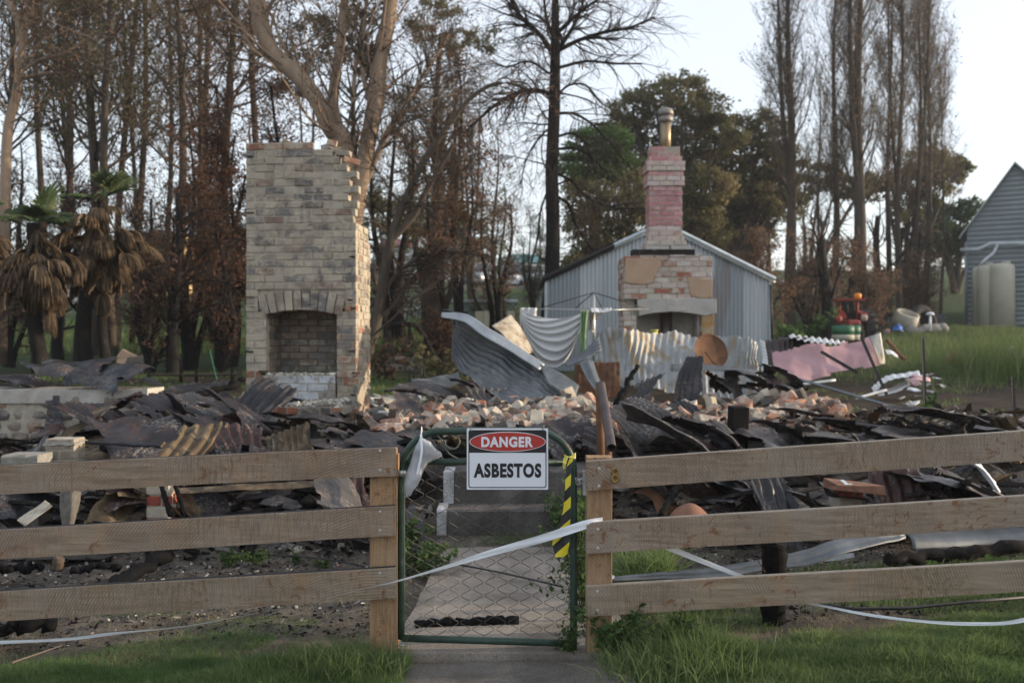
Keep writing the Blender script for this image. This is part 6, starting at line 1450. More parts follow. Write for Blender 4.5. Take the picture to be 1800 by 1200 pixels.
for a in [
 ('scorched_tree', 395, 19, 95, 150, 201, 'dense dark brown scorched tree crown left of the chimney top', 'leaf_russet', 2.6, 7),
 ('scorched_tree', 335, 18, 210, 150, 202, 'rusty brown scorched tree between the palm and the chimney', 'leaf_russet', 1.2, 5),
 ('scorched_tree', 500, 20, 110, 170, 203, 'dark russet tree rising behind the beige chimney', 'leaf_russet', 2.2, 6),
 ('scorched_shrub', 262, 17, 330, 130, 204, 'low brown burnt shrub right of the tall palm', 'leaf_scorched', .7, 5),
 ('scorched_shrub', 390, 17.5, 330, 110, 205, 'tangled bare burnt shrub beside the chimney left face', 'leaf_russet', .35, 5),
 ('scorched_shrub', 15, 19, 250, 140, 206, 'brown scorched shrub behind the low palm at left edge', 'leaf_scorched', .7, 5),
 ('green_tree', 40, 30, 195, 130, 208, 'dark green tree glimpsed behind the far left trunks', 'leaf_darkgreen', .8, 4),
 ('scorched_tree', 690, 24, 60, 170, 210, 'brown-leaved gum crown right of the twin pale trunks', 'leaf_olive', 1.6, 3),
 ('scorched_tree', 800, 22, 110, 190, 211, 'rusty hanging-leaved tree left of the tall black tree', 'leaf_scorched', 2.6, 3),
 ('scorched_tree', 760, 27, 10, 210, 212, 'tall airy gum with dull brown leaves in the upper centre', 'leaf_olive', 1.9, 3),
 ('scorched_tree', 870, 25, 190, 120, 213, 'smaller rusty tree close to the black trunk on its left', 'leaf_scorched', .8, 3),
 ('regrowing_tree', 750, 24, 300, 70, 214, 'burnt tree furred with green regrowth, left of the other one', 'leaf_green', .35, 2),
 ('regrowing_tree', 880, 26, 230, 60, 215, 'leaning burnt tree furred with green regrowth near black trunk', 'leaf_green', .35, 2),
 ('scorched_shrub', 860, 30, 410, 130, 217, 'drooping brown willow-like shrub in front of the parked cars', 'leaf_scorched', .3, 3),
 ('scorched_shrub', 770, 18, 520, 60, 218, 'bare brown shrub behind the curled grey sheet', 'leaf_russet', .4, 5),
 ('conifer', 938, 42, 335, 60, 219, 'dark green conifer just left of the black trunk', 'leaf_darkgreen', 1.3, 4),
 ('green_tree', 975, 34, 400, 70, 220, 'mid green shrub right behind the black trunk base', 'leaf_olive', 1.0, 4),
]: bushy(*a)

# large broadleaf crowns: clustered foliage with gaps
def broad(px, Y, blobs, seed, label, mat, dens=1., tr=8, name='broadleaf_tree', lsz=.11, basepx=None):
    """blobs: (px, py, r_px) of foliage masses"""
    rng = np.random.default_rng(seed); x = ((basepx or px) - 900) / F * Y; z0 = below(Y, x); k = Y / F
    Ps, Rs, Cs = [], [], []; n = 10; t = np.linspace(0, 1, n)[:, None]
    cen = np.array([[(b[0] - 900) * k, Y + rng.normal() * b[2] * k * .5, CZ - (b[1] - 600) * k] for b in blobs]); A = np.array([x, Y, z0]); top = cen.mean(0)
    for c, b in zip(cen, blobs):
        mid = np.array([x + (c[0] - x) * .25, Y, z0 + (c[2] - z0) * .45]); P = A * (1 - t) ** 2 + 2 * mid * t * (1 - t) + c * t ** 2; Ps.append(P + .05 * np.sin(t * 9 + seed + b[0])); Rs.append(tr * k * (1 - .85 * t[:, 0]))
    P, Rr = np.stack(Ps), np.stack(Rs)
    b1 = spawn(rng, P, Rr, 16 * len(blobs), .45, 1, 55, np.mean([b[2] for b in blobs]) * k * 1.0, 8, .05, .14, .45, .3)
    b2 = spawn(rng, *b1, 70 * len(blobs), .3, 1, 50, np.mean([b[2] for b in blobs]) * k * .5, 5, .02, .16, .5, .4, minr=.006)
    lv = []
    for c, b in zip(cen, blobs):
        r = b[2] * k; m = int(40 * dens * (b[2] / 40) ** 2) + 8
        d = nrm(rng.normal(size=(m, 3))); rad = r * (.45 + .55 * rng.random(m) ** .5)
        cc = c + d * rad[:, None] * np.array([1.05, .9, .85]); C = np.repeat(cc, 62, 0); sp_ = np.repeat(r * rng.uniform(.16, .42, m), 62)
        q = nrm(rng.normal(size=(len(C), 3))) * (rng.random(len(C)) ** .45)[:, None]; C = C + q * sp_[:, None] * np.array([1.2, 1.2, .75])
        Cs.append(C)
    C = np.concatenate(Cs); v, f = leaves(rng, C, lsz * .62 * Y / 35, .2, 1.7, .02)
    tn = tones(rng, C, 0, 1, .9)
    return finish_tree(name, label, 'tree', (x, Y, z0), [(P, Rr, 9)], [(b1[0], b1[1], 5)], [(b2[0], b2[1], 3)], [(v, f, tn)], ('bark_brown', 'bark_brown', 'twig_brown', mat))
broad(1040, 33, [(1035, 255, 38), (1070, 250, 35), (1015, 300, 40), (1085, 290, 36), (1050, 300, 40)], 300, 'bright green leafy tree right of the black trunk', 'leaf_green', 1.1)
broad(1060, 31, [(1025, 350, 42), (1075, 360, 45), (1120, 370, 40), (1030, 410, 40), (1085, 420, 40), (1120, 330, 30), (1040, 450, 36), (1010, 470, 34), (1120, 410, 34)], 301, 'dull brown-green tree below the bright green one, behind shed', 'leaf_olive', .8)
broad(1180, 40, [(1110, 190, 42), (1150, 175, 42), (1195, 180, 44), (1235, 195, 44), (1265, 235, 40), (1100, 235, 40), (1150, 235, 50), (1210, 240, 50), (1240, 285, 45), (1185, 300, 50), (1130, 300, 40), (1235, 335, 46), (1210, 380, 46), (1150, 350, 44), (1240, 410, 40)], 302, 'big rounded olive-brown tree behind the pink chimney stack', 'leaf_olive', .85, 12)
broad(1290, 42, [(1300, 235, 38), (1340, 225, 36), (1365, 255, 36), (1290, 280, 42), (1340, 290, 44), (1250, 340, 44), (1300, 340, 46), (1350, 350, 42), (1240, 400, 40), (1290, 400, 40), (1270, 300, 40), (1320, 320, 40), (1380, 300, 34), (1385, 360, 36), (1330, 400, 40)], 303, 'wide olive-brown tree right of the pink chimney', 'leaf_olive', .7, 12)
broad(1650, 46, [(1620, 290, 36), (1655, 290, 34), (1680, 300, 26), (1600, 320, 36), (1640, 330, 34), (1590, 370, 30), (1560, 330, 30)], 304, 'olive tree leaning right behind the right-hand poplars', 'leaf_olive', .9, 8, basepx=1590)
broad(1680, 52, [(1660, 380, 32), (1700, 370, 26), (1690, 420, 40), (1720, 430, 30), (1655, 430, 34), (1640, 400, 26)], 305, 'dark green tree between the poplars and grey building', 'leaf_darkgreen', 1.1, 7)
broad(1420, 50, [(1440, 310, 26), (1470, 325, 28), (1405, 330, 30), (1500, 340, 30), (1530, 320, 26)], 306, 'low dark tree seen through the middle poplars', 'leaf_dull', .7, 6)
broad(690, 48, [(660, 370, 40), (720, 380, 46), (790, 390, 42), (830, 410, 36)], 307, 'distant dull green tree band behind the regrowing trees', 'leaf_olive', .6, 6)
broad(560, 34, [(540, 60, 50), (600, 40, 50), (640, 110, 40), (520, 140, 40)], 308, 'airy brown-green gum crown above the beige chimney', 'leaf_dull', .35, 6)
broad(830, 36, [(780, 20, 34), (850, 60, 30), (800, 80, 30), (740, 60, 30)], 309, 'thin olive leaf clusters high in the upper centre', 'leaf_olive', .35, 4)

# poplars
def poplar(px, Y, rpx, pytop, wpx, seed, label, fork=0, lean=0., dens=1., low=.28):
    rng = np.random.default_rng(seed); k = Y / F; x = (px - 900) * k; z0 = below(Y, x); H = CZ - (pytop - 600) * k - z0; n = 24; t = np.linspace(0, 1, n)
    Ps = [np.stack([x + lean * H * t + .06 * np.sin(t * 9 + seed), Y + 0 * t, z0 + H * t], 1)]; Rs = [rpx * .8 * k * (1 - .85 * t)]
    for j in range(fork):
        s_ = 1 if (j + seed) % 2 else -1; f0 = rng.uniform(.3, .5); tt = np.linspace(0, 1, n); b0 = Ps[0][int(f0 * (n - 1))]
        Ps.append(np.stack([b0[0] + s_ * wpx * k * rng.uniform(.15, .3) * (1 - np.exp(-3 * tt)), b0[1] + rng.normal() * .3 * tt, b0[2] + (H * rng.uniform(.95, 1) - (b0[2] - z0)) * tt], 1)); Rs.append(rpx * k * .4 * (1 - .8 * tt))
    P, Rr = np.stack(Ps), np.stack(Rs); W_ = wpx * k
    b1 = spawn(rng, P, Rr, int(75 * dens), low, .97, 36, H * .19, 10, .15, .06, .24, .2, lambda t: (1.2 - .75 * t))
    # keep the narrow column shape
    cx = np.interp(b1[0][..., 2], P[0, :, 2], P[0, :, 0]); b1[0][..., 0] = cx + W_ * .62 * np.tanh((b1[0][..., 0] - cx) / (W_ * .62)); 
    b2 = spawn(rng, *b1, int(760 * dens), .1, 1, 28, H * .062, 6, .16, .07, .45, .3, minr=.007)
    b3 = spawn(rng, *b2, int(3600 * dens), .1, 1, 28, H * .030, 4, .12, .10, .5, .4, minr=.004)
    C = clumps(rng, b3[0], int(700 * dens), 3, .06); v, f = leaves(rng, C, .045, .4, 1.8, .05)
    return finish_tree('poplar_tree', label, 'tree', (x, Y, z0), [(P, Rr, 9)], [(b1[0], b1[1], 5)], [(b2[0], b2[1], 3), (b3[0], b3[1], 3)], [(v, f, tones(rng, C))], ('bark_poplar', 'bark_poplar', 'twig_brown', 'leaf_poplar'), 'bare poplars in a row at right')
for a in [(1392, 34, 14, -140, 88, 400, 'leftmost tall bare poplar of the row', 1, -.008, 1.2), (1468, 37, 9, -110, 78, 401, 'second bare poplar, slimmer, from the left of the row', 0, .0, .9), (1508, 33, 16, -190, 100, 402, 'thickest bare poplar with twin stems, in the row middle', 1, .006, 1.3),
          (1560, 38, 7, -90, 70, 403, 'slim poplar right of the thickest one', 0, .01, .8), (1578, 35, 8, -120, 80, 404, 'bare poplar with V-forked stem right of the middle', 1, .012, .9), (1612, 37, 7, -80, 78, 405, 'pale-stemmed poplar, third from the right end', 1, .01, .85), (1630, 40, 7, -20, 76, 406, 'pale-stemmed poplar, second from the right end', 1, .01, .85),
          (1655, 42, 4, 90, 50, 407, 'smallest poplar at the right end of the row', 0, .01, .45), (1350, 44, 5, 170, 60, 408, 'thin small bare poplar left of the leftmost tall one', 0, 0, .4), (1440, 45, 5, 120, 60, 409, 'thin small bare poplar between the first two tall ones', 0, 0, .45)]: poplar(*a)
for i, (px, Y, top, w, lb) in enumerate([(1335, 28, 400, 110, 'brown weeping burnt shrub at the shed right corner'), (1430, 30, 370, 150, 'brown twiggy mass of burnt willow under the left poplars'), (1520, 32, 420, 130, 'brown burnt willow under the thickest poplar'), (1610, 36, 440, 120, 'brown burnt scrub under the right-hand poplars'), (1270, 34, 430, 120, 'brown burnt scrub behind the shed roof right slope')]):
    bushy('burnt_willow', px, Y, top, w, 450 + i, lb, 'leaf_scorched', .8, 7, .04, None, None, 'twig_willow', 3.2)
# dark trunks standing under the poplars
for i, (px, top, r, Y, lb) in enumerate([(1450, 420, 13, 27, 'black charred trunk snag behind the white scrap, left of the tractor'), (1545, 380, 8, 34, 'dark straight trunk right of the tractor'), (1583, 400, 7, 36, 'dark trunk above the junk pile'), (1610, 410, 8, 37, 'dark trunk right of the junk pile top'), (1498, 420, 10, 33, 'broad dark trunk right behind the tractor')]):
    rng = np.random.default_rng(470 + i); k = Y / F; x = (px - 900) * k; z0 = below(Y, x); H = CZ - (top - 600) * k - z0; t = np.linspace(0, 1, 12)
    P = np.stack([x + .1 * np.sin(t * 5 + i), Y + 0 * t, z0 + H * t], 1)[None]; Rr = (r * k * (1.15 - .6 * t))[None]; b1 = spawn(rng, P, Rr, 14, .3, 1, 50, 1.2, 7, .1, .15, .3, .3); b2 = spawn(rng, *b1, 90, .2, 1, 45, .5, 5, .0, .15, .5, .4, minr=.006)
    finish_tree('dead_tree', lb, 'tree trunk', (x, Y, z0), [(P, Rr, 10)], [(b1[0], b1[1], 5)], [(b2[0], b2[1], 3)], [], ('bark_black', 'bark_black', 'twig_dark'))

# ---- the tall black tree in the centre
def manual(name, label, base_px, Y, trunks, seed, mats, lvl=(60, 500, 2200), ln=(2.2, .9, .45), up=(.05, .0, -.03), leaf=0, ang=(60, 45, 42), extra=None, t0=.3, lsz=.032, hang=.8, side=None, sides=14, rr=.35):
    rng = np.random.default_rng(seed); Pt = []; main = [path_px(tr, Y, 26) for tr in trunks]
    P = np.concatenate([m[0] for m in main]); Rr = np.concatenate([m[1] for m in main]); z0 = P[0, 0, 2]
    b1 = spawn(rng, P, Rr, lvl[0], t0, 1, ang[0], ln[0], 10, up[0], .11, rr, .2); B = [b1]
    if extra is not None:
        E = [path_px(e, Y, 10) for e in extra]; ep = (np.concatenate([e[0] for e in E]), np.concatenate([e[1] for e in E])); B.append(ep); b1 = (np.concatenate([b1[0], ep[0], ep[0], ep[0]]), np.concatenate([b1[1], ep[1], ep[1], ep[1]]))
    b2 = spawn(rng, *b1, lvl[1], .15, 1, ang[1], ln[1], 7, up[1], .12, .5, .3, minr=.006)
    b3 = spawn(rng, *b2, lvl[2], .1, 1, ang[2], ln[2], 5, up[2], .13, .5, .4, minr=.004)
    lv = []
    if leaf:
        C = clumps(rng, b3[0], leaf, 6, .10); v, f = leaves(rng, C, lsz, hang, 2.6, .05); lv = [(v, f, tones(rng, C))]
    return finish_tree(name, label, 'tree', tuple(P[0, 0]), [(P, Rr, sides)], [(b[0], b[1], 6) for b in B], [(b2[0], b2[1], 4), (b3[0], b3[1], 3)], lv, mats)
manual('burnt_tree', 'tall straight black burnt tree with arching bare branches', 968, 20, [
    [(966, 660, 20), (966, 560, 16), (970, 490, 13.5), (972, 400, 12.5), (970, 300, 11.5), (974, 200, 10.5), (976, 100, 9), (976, 30, 7), (976, -60, 5)]], 500, ('bark_black', 'bark_black', 'twig_dark', 'leaf_dull'),
    (34, 520, 3000), (1.6, .9, .42), (-.02, -.03, -.04), 0, (70, 42, 40), [
    [(974, 98, 5), (950, 62, 4.4), (920, 35, 3.8), (898, 0, 3), (880, -60, 2)], [(976, 92, 4.4), (1020, 70, 3.6), (1070, 55, 3), (1110, 48, 2.2), (1150, 30, 1.4)], [(978, 60, 4), (1010, 30, 3.2), (1050, 0, 2.4), (1100, -30, 1.5)],
    [(968, 165, 4.4), (935, 158, 4), (905, 165, 3.6), (870, 185, 3), (820, 230, 2.2)], [(980, 200, 3), (1010, 200, 2.6), (1045, 222, 2.2), (1080, 260, 1.8), (1112, 300, 1)], [(980, 168, 2.6), (1000, 150, 2.2), (1030, 150, 1.8), (1055, 180, 1.4)], [(980, 262, 2.8), (1015, 262, 2.4), (1050, 285, 2), (1080, 320, 1.5)],
    [(980, 240, 2.6), (1010, 235, 2.2), (1035, 262, 1.8), (1045, 300, 1.2)], [(978, 305, 3), (1005, 318, 2.8), (1030, 345, 2.6), (1080, 366, 2.4), (1140, 366, 1.8)], [(978, 345, 3), (1000, 360, 2.8), (1015, 400, 2.6), (1035, 430, 2), (1050, 450, 1.4)], [(965, 330, 2), (950, 370, 2), (945, 420, 2), (930, 480, 1.6), (935, 510, 1)],
    [(975, 95, 4.2), (1000, 60, 3.6), (1020, 20, 3), (1040, -50, 2)], [(975, 75, 3.6), (960, 30, 3), (955, -20, 2), (950, -70, 1.4)], [(968, 225, 2), (950, 240, 1.8), (925, 280, 1.4), (915, 330, 1)], [(966, 130, 2.4), (930, 108, 2), (890, 118, 1.6), (860, 105, 1)], [(980, 120, 3), (1030, 108, 2.6), (1080, 112, 2.2), (1130, 112, 1.4)]], t0=.45, rr=.18)
# ---- big gum: curving limb and twin pale trunks behind the chimney
manual('gum_tree', 'big pale-barked gum with curving limb and twin trunks behind beige chimney', 620, 19, [
    [(590, 660, 26), (590, 520, 24), (600, 400, 22), (608, 300, 19), (602, 240, 17), (582, 228, 16), (560, 180, 15), (520, 130, 15), (480, 95, 14.5), (460, 45, 14), (450, -20, 13), (448, -90, 11)],
    [(600, 500, 22), (616, 420, 17), (630, 350, 13), (645, 260, 14), (660, 180, 15), (668, 100, 14), (682, 40, 13), (688, -20, 12), (692, -90, 10)],
    [(600, 260, 14), (590, 215, 12), (585, 180, 10), (592, 120, 8.5), (600, 60, 8), (606, 0, 7.5), (612, -60, 7)]], 510, ('bark_gum', 'bark_gum', 'twig_brown', 'leaf_scorched'),
    (46, 420, 2200), (2.2, 1.2, .6), (.12, .02, -.06), 900, (42, 42, 42), [
    [(640, 330, 5), (680, 240, 4), (720, 170, 3.4), (760, 110, 2.6), (790, 60, 1.6)], [(648, 300, 4), (690, 215, 3.4), (750, 180, 2.6), (800, 165, 1.6)], [(470, 90, 7), (455, 96, 6), (440, 80, 5), (428, 60, 4), (420, 30, 3)], [(650, 180, 5), (635, 110, 4.4), (640, 40, 4), (650, -40, 3)], [(628, 330, 5), (622, 240, 4.4), (622, 140, 4), (640, 40, 3), (650, -40, 2)]], t0=.35, rr=.22, sides=18)
# ---- forked orange gum at the far left
manual('gum_tree', 'orange-barked forked gum tree at the far left edge', 20, 18, [
    [(0, 640, 12), (3, 500, 10), (8, 400, 9.5), (10, 300, 9), (15, 220, 8.5), (28, 170, 7.5), (35, 110, 7), (42, 60, 6.5), (52, 10, 7), (60, -60, 6)], [(36, 75, 7), (32, 38, 6.5), (20, 10, 6), (10, -30, 5), (0, -80, 4)]], 520, ('bark_gum', 'bark_gum', 'twig_brown', 'leaf_scorched'),
    (30, 260, 1300), (2.0, 1.0, .5), (.02, 0, -.05), 350, (55, 42, 42), [[(38, 125, 4), (70, 105, 3.4), (110, 95, 2.6), (150, 70, 1.6)], [(40, 138, 3.6), (75, 130, 3), (120, 128, 2)], [(28, 80, 3), (15, 110, 2.4), (0, 140, 2)]], t0=.4, rr=.25)
# ---- leaning dark trunks right of the chimney
manual('burnt_tree', 'dark burnt tree leaning right from behind the beige chimney', 690, 17, [
    [(640, 640, 11), (662, 560, 10), (676, 480, 9), (690, 410, 8), (715, 345, 7), (745, 285, 6), (785, 225, 5), (830, 170, 4), (880, 145, 3), (930, 158, 2)], [(688, 420, 7), (722, 385, 6), (745, 345, 5), (770, 300, 4), (800, 250, 3)]], 530, ('bark_brown', 'bark_brown', 'twig_dark', 'leaf_russet'),
    (34, 300, 1500), (1.3, .7, .35), (.0, -.02, -.06), 160, (55, 42, 42), [[(668, 555, 4), (690, 540, 4), (715, 500, 3.6), (735, 480, 3), (770, 460, 2)], [(650, 540, 4.5), (700, 480, 4), (740, 450, 3.4), (790, 440, 2.4), (850, 450, 1.4)]], t0=.3, rr=.3)
manual('burnt_tree', 'thick brown-barked trunk behind the left end of curled sheet', 770, 23, [
    [(752, 660, 21), (758, 560, 18), (760, 480, 15), (766, 400, 12), (770, 320, 9), (762, 240, 7), (768, 160, 5), (775, 60, 4)], [(768, 450, 8), (772, 360, 7), (772, 280, 5), (790, 200, 4)], [(765, 570, 8), (790, 520, 6), (800, 470, 4), (815, 430, 3)]], 540, ('bark_brown', 'bark_brown', 'twig_brown', 'leaf_scorched'),
    (36, 320, 1500), (1.8, .9, .45), (.04, 0, -.05), 260, (50, 42, 42), None, t0=.45, rr=.3)
manual('burnt_tree', 'brown leaning trunk low between chimney and curled sheet', 665, 21, [[(690, 640, 7), (680, 580, 6.5), (668, 530, 6), (660, 500, 5), (655, 470, 4)]], 545, ('bark_brown', 'bark_brown', 'twig_dark', 'leaf_russet'), (12, 90, 400), (.9, .5, .3), (.0, 0, -.05), 60, (55, 42, 42), None)
# fallen arching limb on posts
manual('fallen_limb', 'black arched fallen limb above the grass right of chimney', 700, 17.5, [[(684, 580, 4), (690, 572, 4.5), (710, 570, 4.5), (730, 572, 4.5), (745, 590, 4), (752, 605, 4), (775, 640, 3)]], 546, ('bark_black', 'bark_black', 'twig_dark', 'leaf_russet'), (10, 60, 200), (.5, .3, .2), (.0, 0, -.05), 0, (55, 42, 42), [[(719, 572, 2), (719, 590, 2), (719, 612, 2)]])
manual('fallen_limb', 'pale slanting dead limb leaning low behind the beige chimney', 690, 16, [[(655, 590, 2.2), (690, 560, 2.2), (720, 530, 2), (760, 505, 1.6)]], 547, ('bark_poplar', 'bark_poplar', 'twig_dark', 'leaf_russet'), (8, 40, 120), (.4, .3, .2), (.0, 0, -.05), 0, (55, 42, 42), None)
# black trunks low on the left
for i, (px, r, Y, top, lb) in enumerate([(145, 15, 19, 470, 'wide flaring black trunk between the two palms'), (100, 10, 21, 420, 'brown burnt trunk just right of the left palm trunk'), (302, 10, 17, 430, 'black trunk in the middle of scorched scrub'), (255, 6, 20, 440, 'thin dark trunk left of the yellow building'), (232, 5, 24, 430, 'thin black trunk in front of yellow building')]):
    manual('dead_tree', lb, px, Y, [[(px + 4, 660, r * 1.3), (px, 600, r), (px + 6, 520, r * .8), (px + 12, top, r * .6), (px + 10, top - 90, r * .35)]], 560 + i, ('bark_black', 'bark_black', 'twig_dark', 'leaf_russet'), (24, 200, 900), (1.2, .6, .3), (.03, 0, -.05), 160, (50, 42, 42), None)

# ================================================================ palms
def palm(px, Y, pycrown, pybase, rpx, seed, label, green, dead, skirt=1.0, spread=1.):
    rng = np.random.default_rng(seed); k = Y / F; base = W(px + 4, pybase, Y); topP = W(px, pycrown, Y); topP0 = topP.copy(); root = thing('palm_tree', label, 'palm', tuple(base)); b = Vector(base)
    mb = MB(); n = 34; pts = [base.lerp(topP, i / n) + Vector((.03 * math.sin(i * .3 + seed), 0, 0)) for i in range(n + 1)]
    mb.tube(pts, [rpx * k * (1.1 - .25 * i / n) * (1 + .10 * (i % 2)) for i in range(n + 1)], 16); o = mb.build('trunk', M['bark_palm'], root); o.location = -b
    def fan(topP, V, T, Fq, d, L, stem, droop, nleaf, arcd, fold):
        """one fan leaf at direction d: a stem then a fan of narrow folded segments"""
        d = d.normalized(); up = Vector((0, 0, 1)); s_ = d.cross(up).normalized() if abs(d.z) < .95 else Vector((1, 0, 0)); tip = topP + d * stem + Vector((0, 0, -droop * stem * .5)); q = s_.cross(d).normalized()
        w = .014; i0 = len(V)
        V.extend([topP + s_ * w, topP - s_ * w, tip - s_ * w * .7, tip + s_ * w * .7]); Fq.append((i0, i0 + 1, i0 + 2, i0 + 3)); T.append(.2)
        for j in range(nleaf):
            a = (j / (nleaf - 1) - .5) * arcd; l = L * (1 - .28 * abs(a) / (arcd / 2)) * rng.uniform(.88, 1.05); e = (d * math.cos(a) + s_ * math.sin(a)).normalized(); c = e.cross(q).normalized(); tn = float(rng.random()); pv = None
            prev = tip; dirv = e.copy()
            for m_ in range(4):
                wd = (.015 if pr else .02) * (1, 1.5, 1.1, .5, .05)[m_] ; wd2 = (.015 if pr else .02) * (1, 1.5, 1.1, .5, .05)[m_ + 1]
                nx_ = prev + dirv * (l / 4); i0 = len(V); off = q * (.012 if j % 2 else -.012)
                V.extend([prev + c * wd + off, prev - c * wd - off, nx_ - c * wd2 - off, nx_ + c * wd2 + off]); Fq.append((i0, i0 + 1, i0 + 2, i0 + 3)); T.append(tn)
                prev = nx_; dirv = (dirv + Vector((0, 0, -droop * (.22 + .3 * m_)))).normalized()
    for cnt, nm, mt, pr in ((green, 'green_frond', 'palm_green', 0), (dead, 'dead_frond', 'palm_dead', 1)):
        for i in range(cnt):
            a = i * 2.399 + rng.random() * .5; V, T, Fq = [], [], []; topP = topP0 - Vector((0, 0, rng.uniform(0, .42) * pr))
            if pr == 0: el = math.radians(rng.uniform(5, 70)); L, stm, dr = .44, .16, .35
            else: el = math.radians(rng.uniform(-88, 8)); L, stm, dr = .42, .24 * spread, rng.uniform(.7, 2.2)
            d = Vector((math.cos(a) * math.cos(el), math.sin(a) * math.cos(el), math.sin(el))); fan(topP, V, T, Fq, d, L * rng.uniform(.7, 1.3), stm * rng.uniform(.6, 1.7), dr, 26, 2.4 if pr == 0 else rng.uniform(.8, 2.0), 0)
            link(nm, mesh_from(nm, np.array([tuple(v - b) for v in V]), [np.array(Fq)], T, [M[mt]], None, False), root)
palm(62, 13.2, 392, 655, 12, 1, 'shorter palm at far left with green fan fronds and brown skirt', 7, 62, spread=1.1)
palm(180, 13.8, 350, 650, 8, 2, 'taller palm with small green crown and long brown dead skirt', 6, 66, spread=1.3)
palm(-60, 14.5, 360, 655, 14, 3, 'palm cut off by the left picture edge, only brown fronds showing', 4, 44, spread=1.2)
stick('burnt_stump', (170, 282, 14.2), (173, 250, 14.2), .04, 'charcoal', 'black burnt stub poking above the taller palm crown', 'stub', r2=.03, jag=.01, n=8)
# ================================================================ grey corrugated building and its tanks at right
BY = 36; kb = BY / F
gb = thing('grey_building', 'steep gabled grey corrugated iron building at the right edge', 'building', tuple(W(1700, 572, BY))); go = gb.location.copy(); gb.rotation_euler = (0, 0, R(-31))
make_tin('building_iron', [(.3, (.17, .20, .22)), (.55, (.21, .245, .26)), (.8, (.25, .285, .30))], None, .6, .5, .2, .6, False, .0005, .15)
bx0, bx1 = W(1700, 0, BY).x, W(1700, 0, BY).x + 6.4; bz0 = W(0, 585, BY).z; ez = W(0, 404, BY).z; bax, baz = W(1776, 0, BY).x + .0, W(0, 297, BY).z
bx1 = bax * 2 - bx0 + .6
rf_ = lambda x: ez + (baz - ez) * (1 - abs(x - bax) / ((bax - bx0) if x < bax else (bx1 - bax)))
mb = MB(); pit_ = .17; rows_ = int((baz - bz0) / pit_ * 6); vs = []; fs = []
for i in range(rows_ + 1):
    z = bz0 + (baz - bz0) * i / rows_; d = .018 * math.sin(2 * math.pi * z / pit_)
    if z > ez: f = (z - ez) / (baz - ez); a, b = bx0 + (bax - bx0) * f, bx1 + (bax - bx1) * f
    else: a, b = bx0, bx1
    vs += [(a, BY + d, z), (b + .001, BY + d, z)]
mb.add(vs, [(2 * i, 2 * i + 1, 2 * i + 3, 2 * i + 2) for i in range(rows_)], 0, 0, True); mb.build('front_wall', M['building_iron'], gb).location = -go
mb = MB(); vs = []
for i in range(int((ez - bz0) / pit_ * 6) + 1):
    z = bz0 + pit_ / 6 * i; d = .024 * math.sin(2 * math.pi * z / pit_); vs += [(bx0 - d, BY, z), (bx0 - d, BY + 9, z)]
mb.add(vs, [(2 * i, 2 * i + 1, 2 * i + 3, 2 * i + 2) for i in range(len(vs) // 2 - 1)], 0, 0, True); mb.build('side_wall', M['building_iron'], gb).location = -go
simple('roof_trim', (.26, .29, .31), (.36, .39, .41), 3, .5, .2, 0)
for xa_, xb_ in ((bx0 - .25, bax), (bx1 + .25, bax)):
    mb = MB(); za = rf_(bx0) - (baz - ez) / (bax - bx0) * .25; A_ = [(xa_, BY - .2, za), (xb_, BY - .2, baz), (xb_, BY + 9.2, baz), (xa_, BY + 9.2, za)]
    mb.add([Vector(v) + Vector((0, 0, .03)) for v in A_] + [Vector(v) + Vector((0, 0, .10)) for v in A_], [(3, 2, 1, 0), (4, 5, 6, 7), (0, 1, 5, 4), (1, 2, 6, 5), (2, 3, 7, 6), (3, 0, 4, 7)]); mb.build('roof', M['roof_trim'], gb).location = -go
mb = MB(); mb.tube([W(1696, 439, BY - .25), W(1725, 439, BY - .25), W(1745, 430, BY - .25), W(1800, 432, BY - .25), W(1900, 424, BY - .3)], .07, 8); mb.build('gutter_pipe', M['barge_metal'], gb).location = -go
mb = MB(); mb.tube([W(1757, 432, BY - .3), W(1752, 446, BY - .35), W(1742, 458, BY - .5), W(1738, 466, BY - .6)], .05, 8); mb.build('downpipe', M['barge_metal'], gb).location = -go
mb = MB(); mb.tube([W(1700, 425, BY - .05), W(1700, 585, BY - .05)], .05, 6); mb.build('corner_trim', M['building_iron'], gb).location = -go
mb = MB(); mb.bbox(W(1798, 400, BY - .03), W(1800, 408, BY)); 
simple('tank_cream', (.40, .385, .32), (.47, .455, .385), 2, .5, 0, 0, c=(.36, .35, .29))
for i, (px, top, w, lb) in enumerate(((1760, 464, 44, 'large cream water tank against the grey building, nearest of three'), (1733, 467, 30, 'cream water tank partly hidden behind nearest one'), (1722, 470, 24, 'slim cream tank end at left of the cream tanks'))):
    Yt = BY - 1.1 - .0 * i + .25 * i; c = W(px, 0, Yt); c.z = 0; kk = Yt / F; r = w / 2 * kk; zb_, zt_ = W(0, 582, Yt).z, W(0, top, Yt).z
    o = thing('water_tank', lb, 'tank', (c.x, Yt, zb_)); mb = MB()
    prof = [(r, zb_), (r, zt_ - .22), (r * .97, zt_ - .10), (r * .85, zt_ - .02), (r * .5, zt_ + .02), (.01, zt_ + .03)]
    ring_ = []
    mb.lathe(c, prof, 28); mb.build('body', M['tank_cream'], o).location = -Vector(o.location)
    mb = MB(); mb.lathe(c + Vector((r * .4, 0, 0)), [(.14, zt_ + .0), (.14, zt_ + .08), (.12, zt_ + .10), (.01, zt_ + .10)], 16); mb.build('lid', M['tank_cream'], o).location = -Vector(o.location)
mb = MB(); mb.tube([W(1790, 555, BY - .6), W(1800, 545, BY - .6), W(1815, 560, BY - .6)], .25, 8); o = mb.build('garden_hose_reel', M['rust_plain'], origin=tuple(W(1800, 550, BY - .6))); tag(o, 'brown bundle against grey building wall right of tanks', 'bundle')

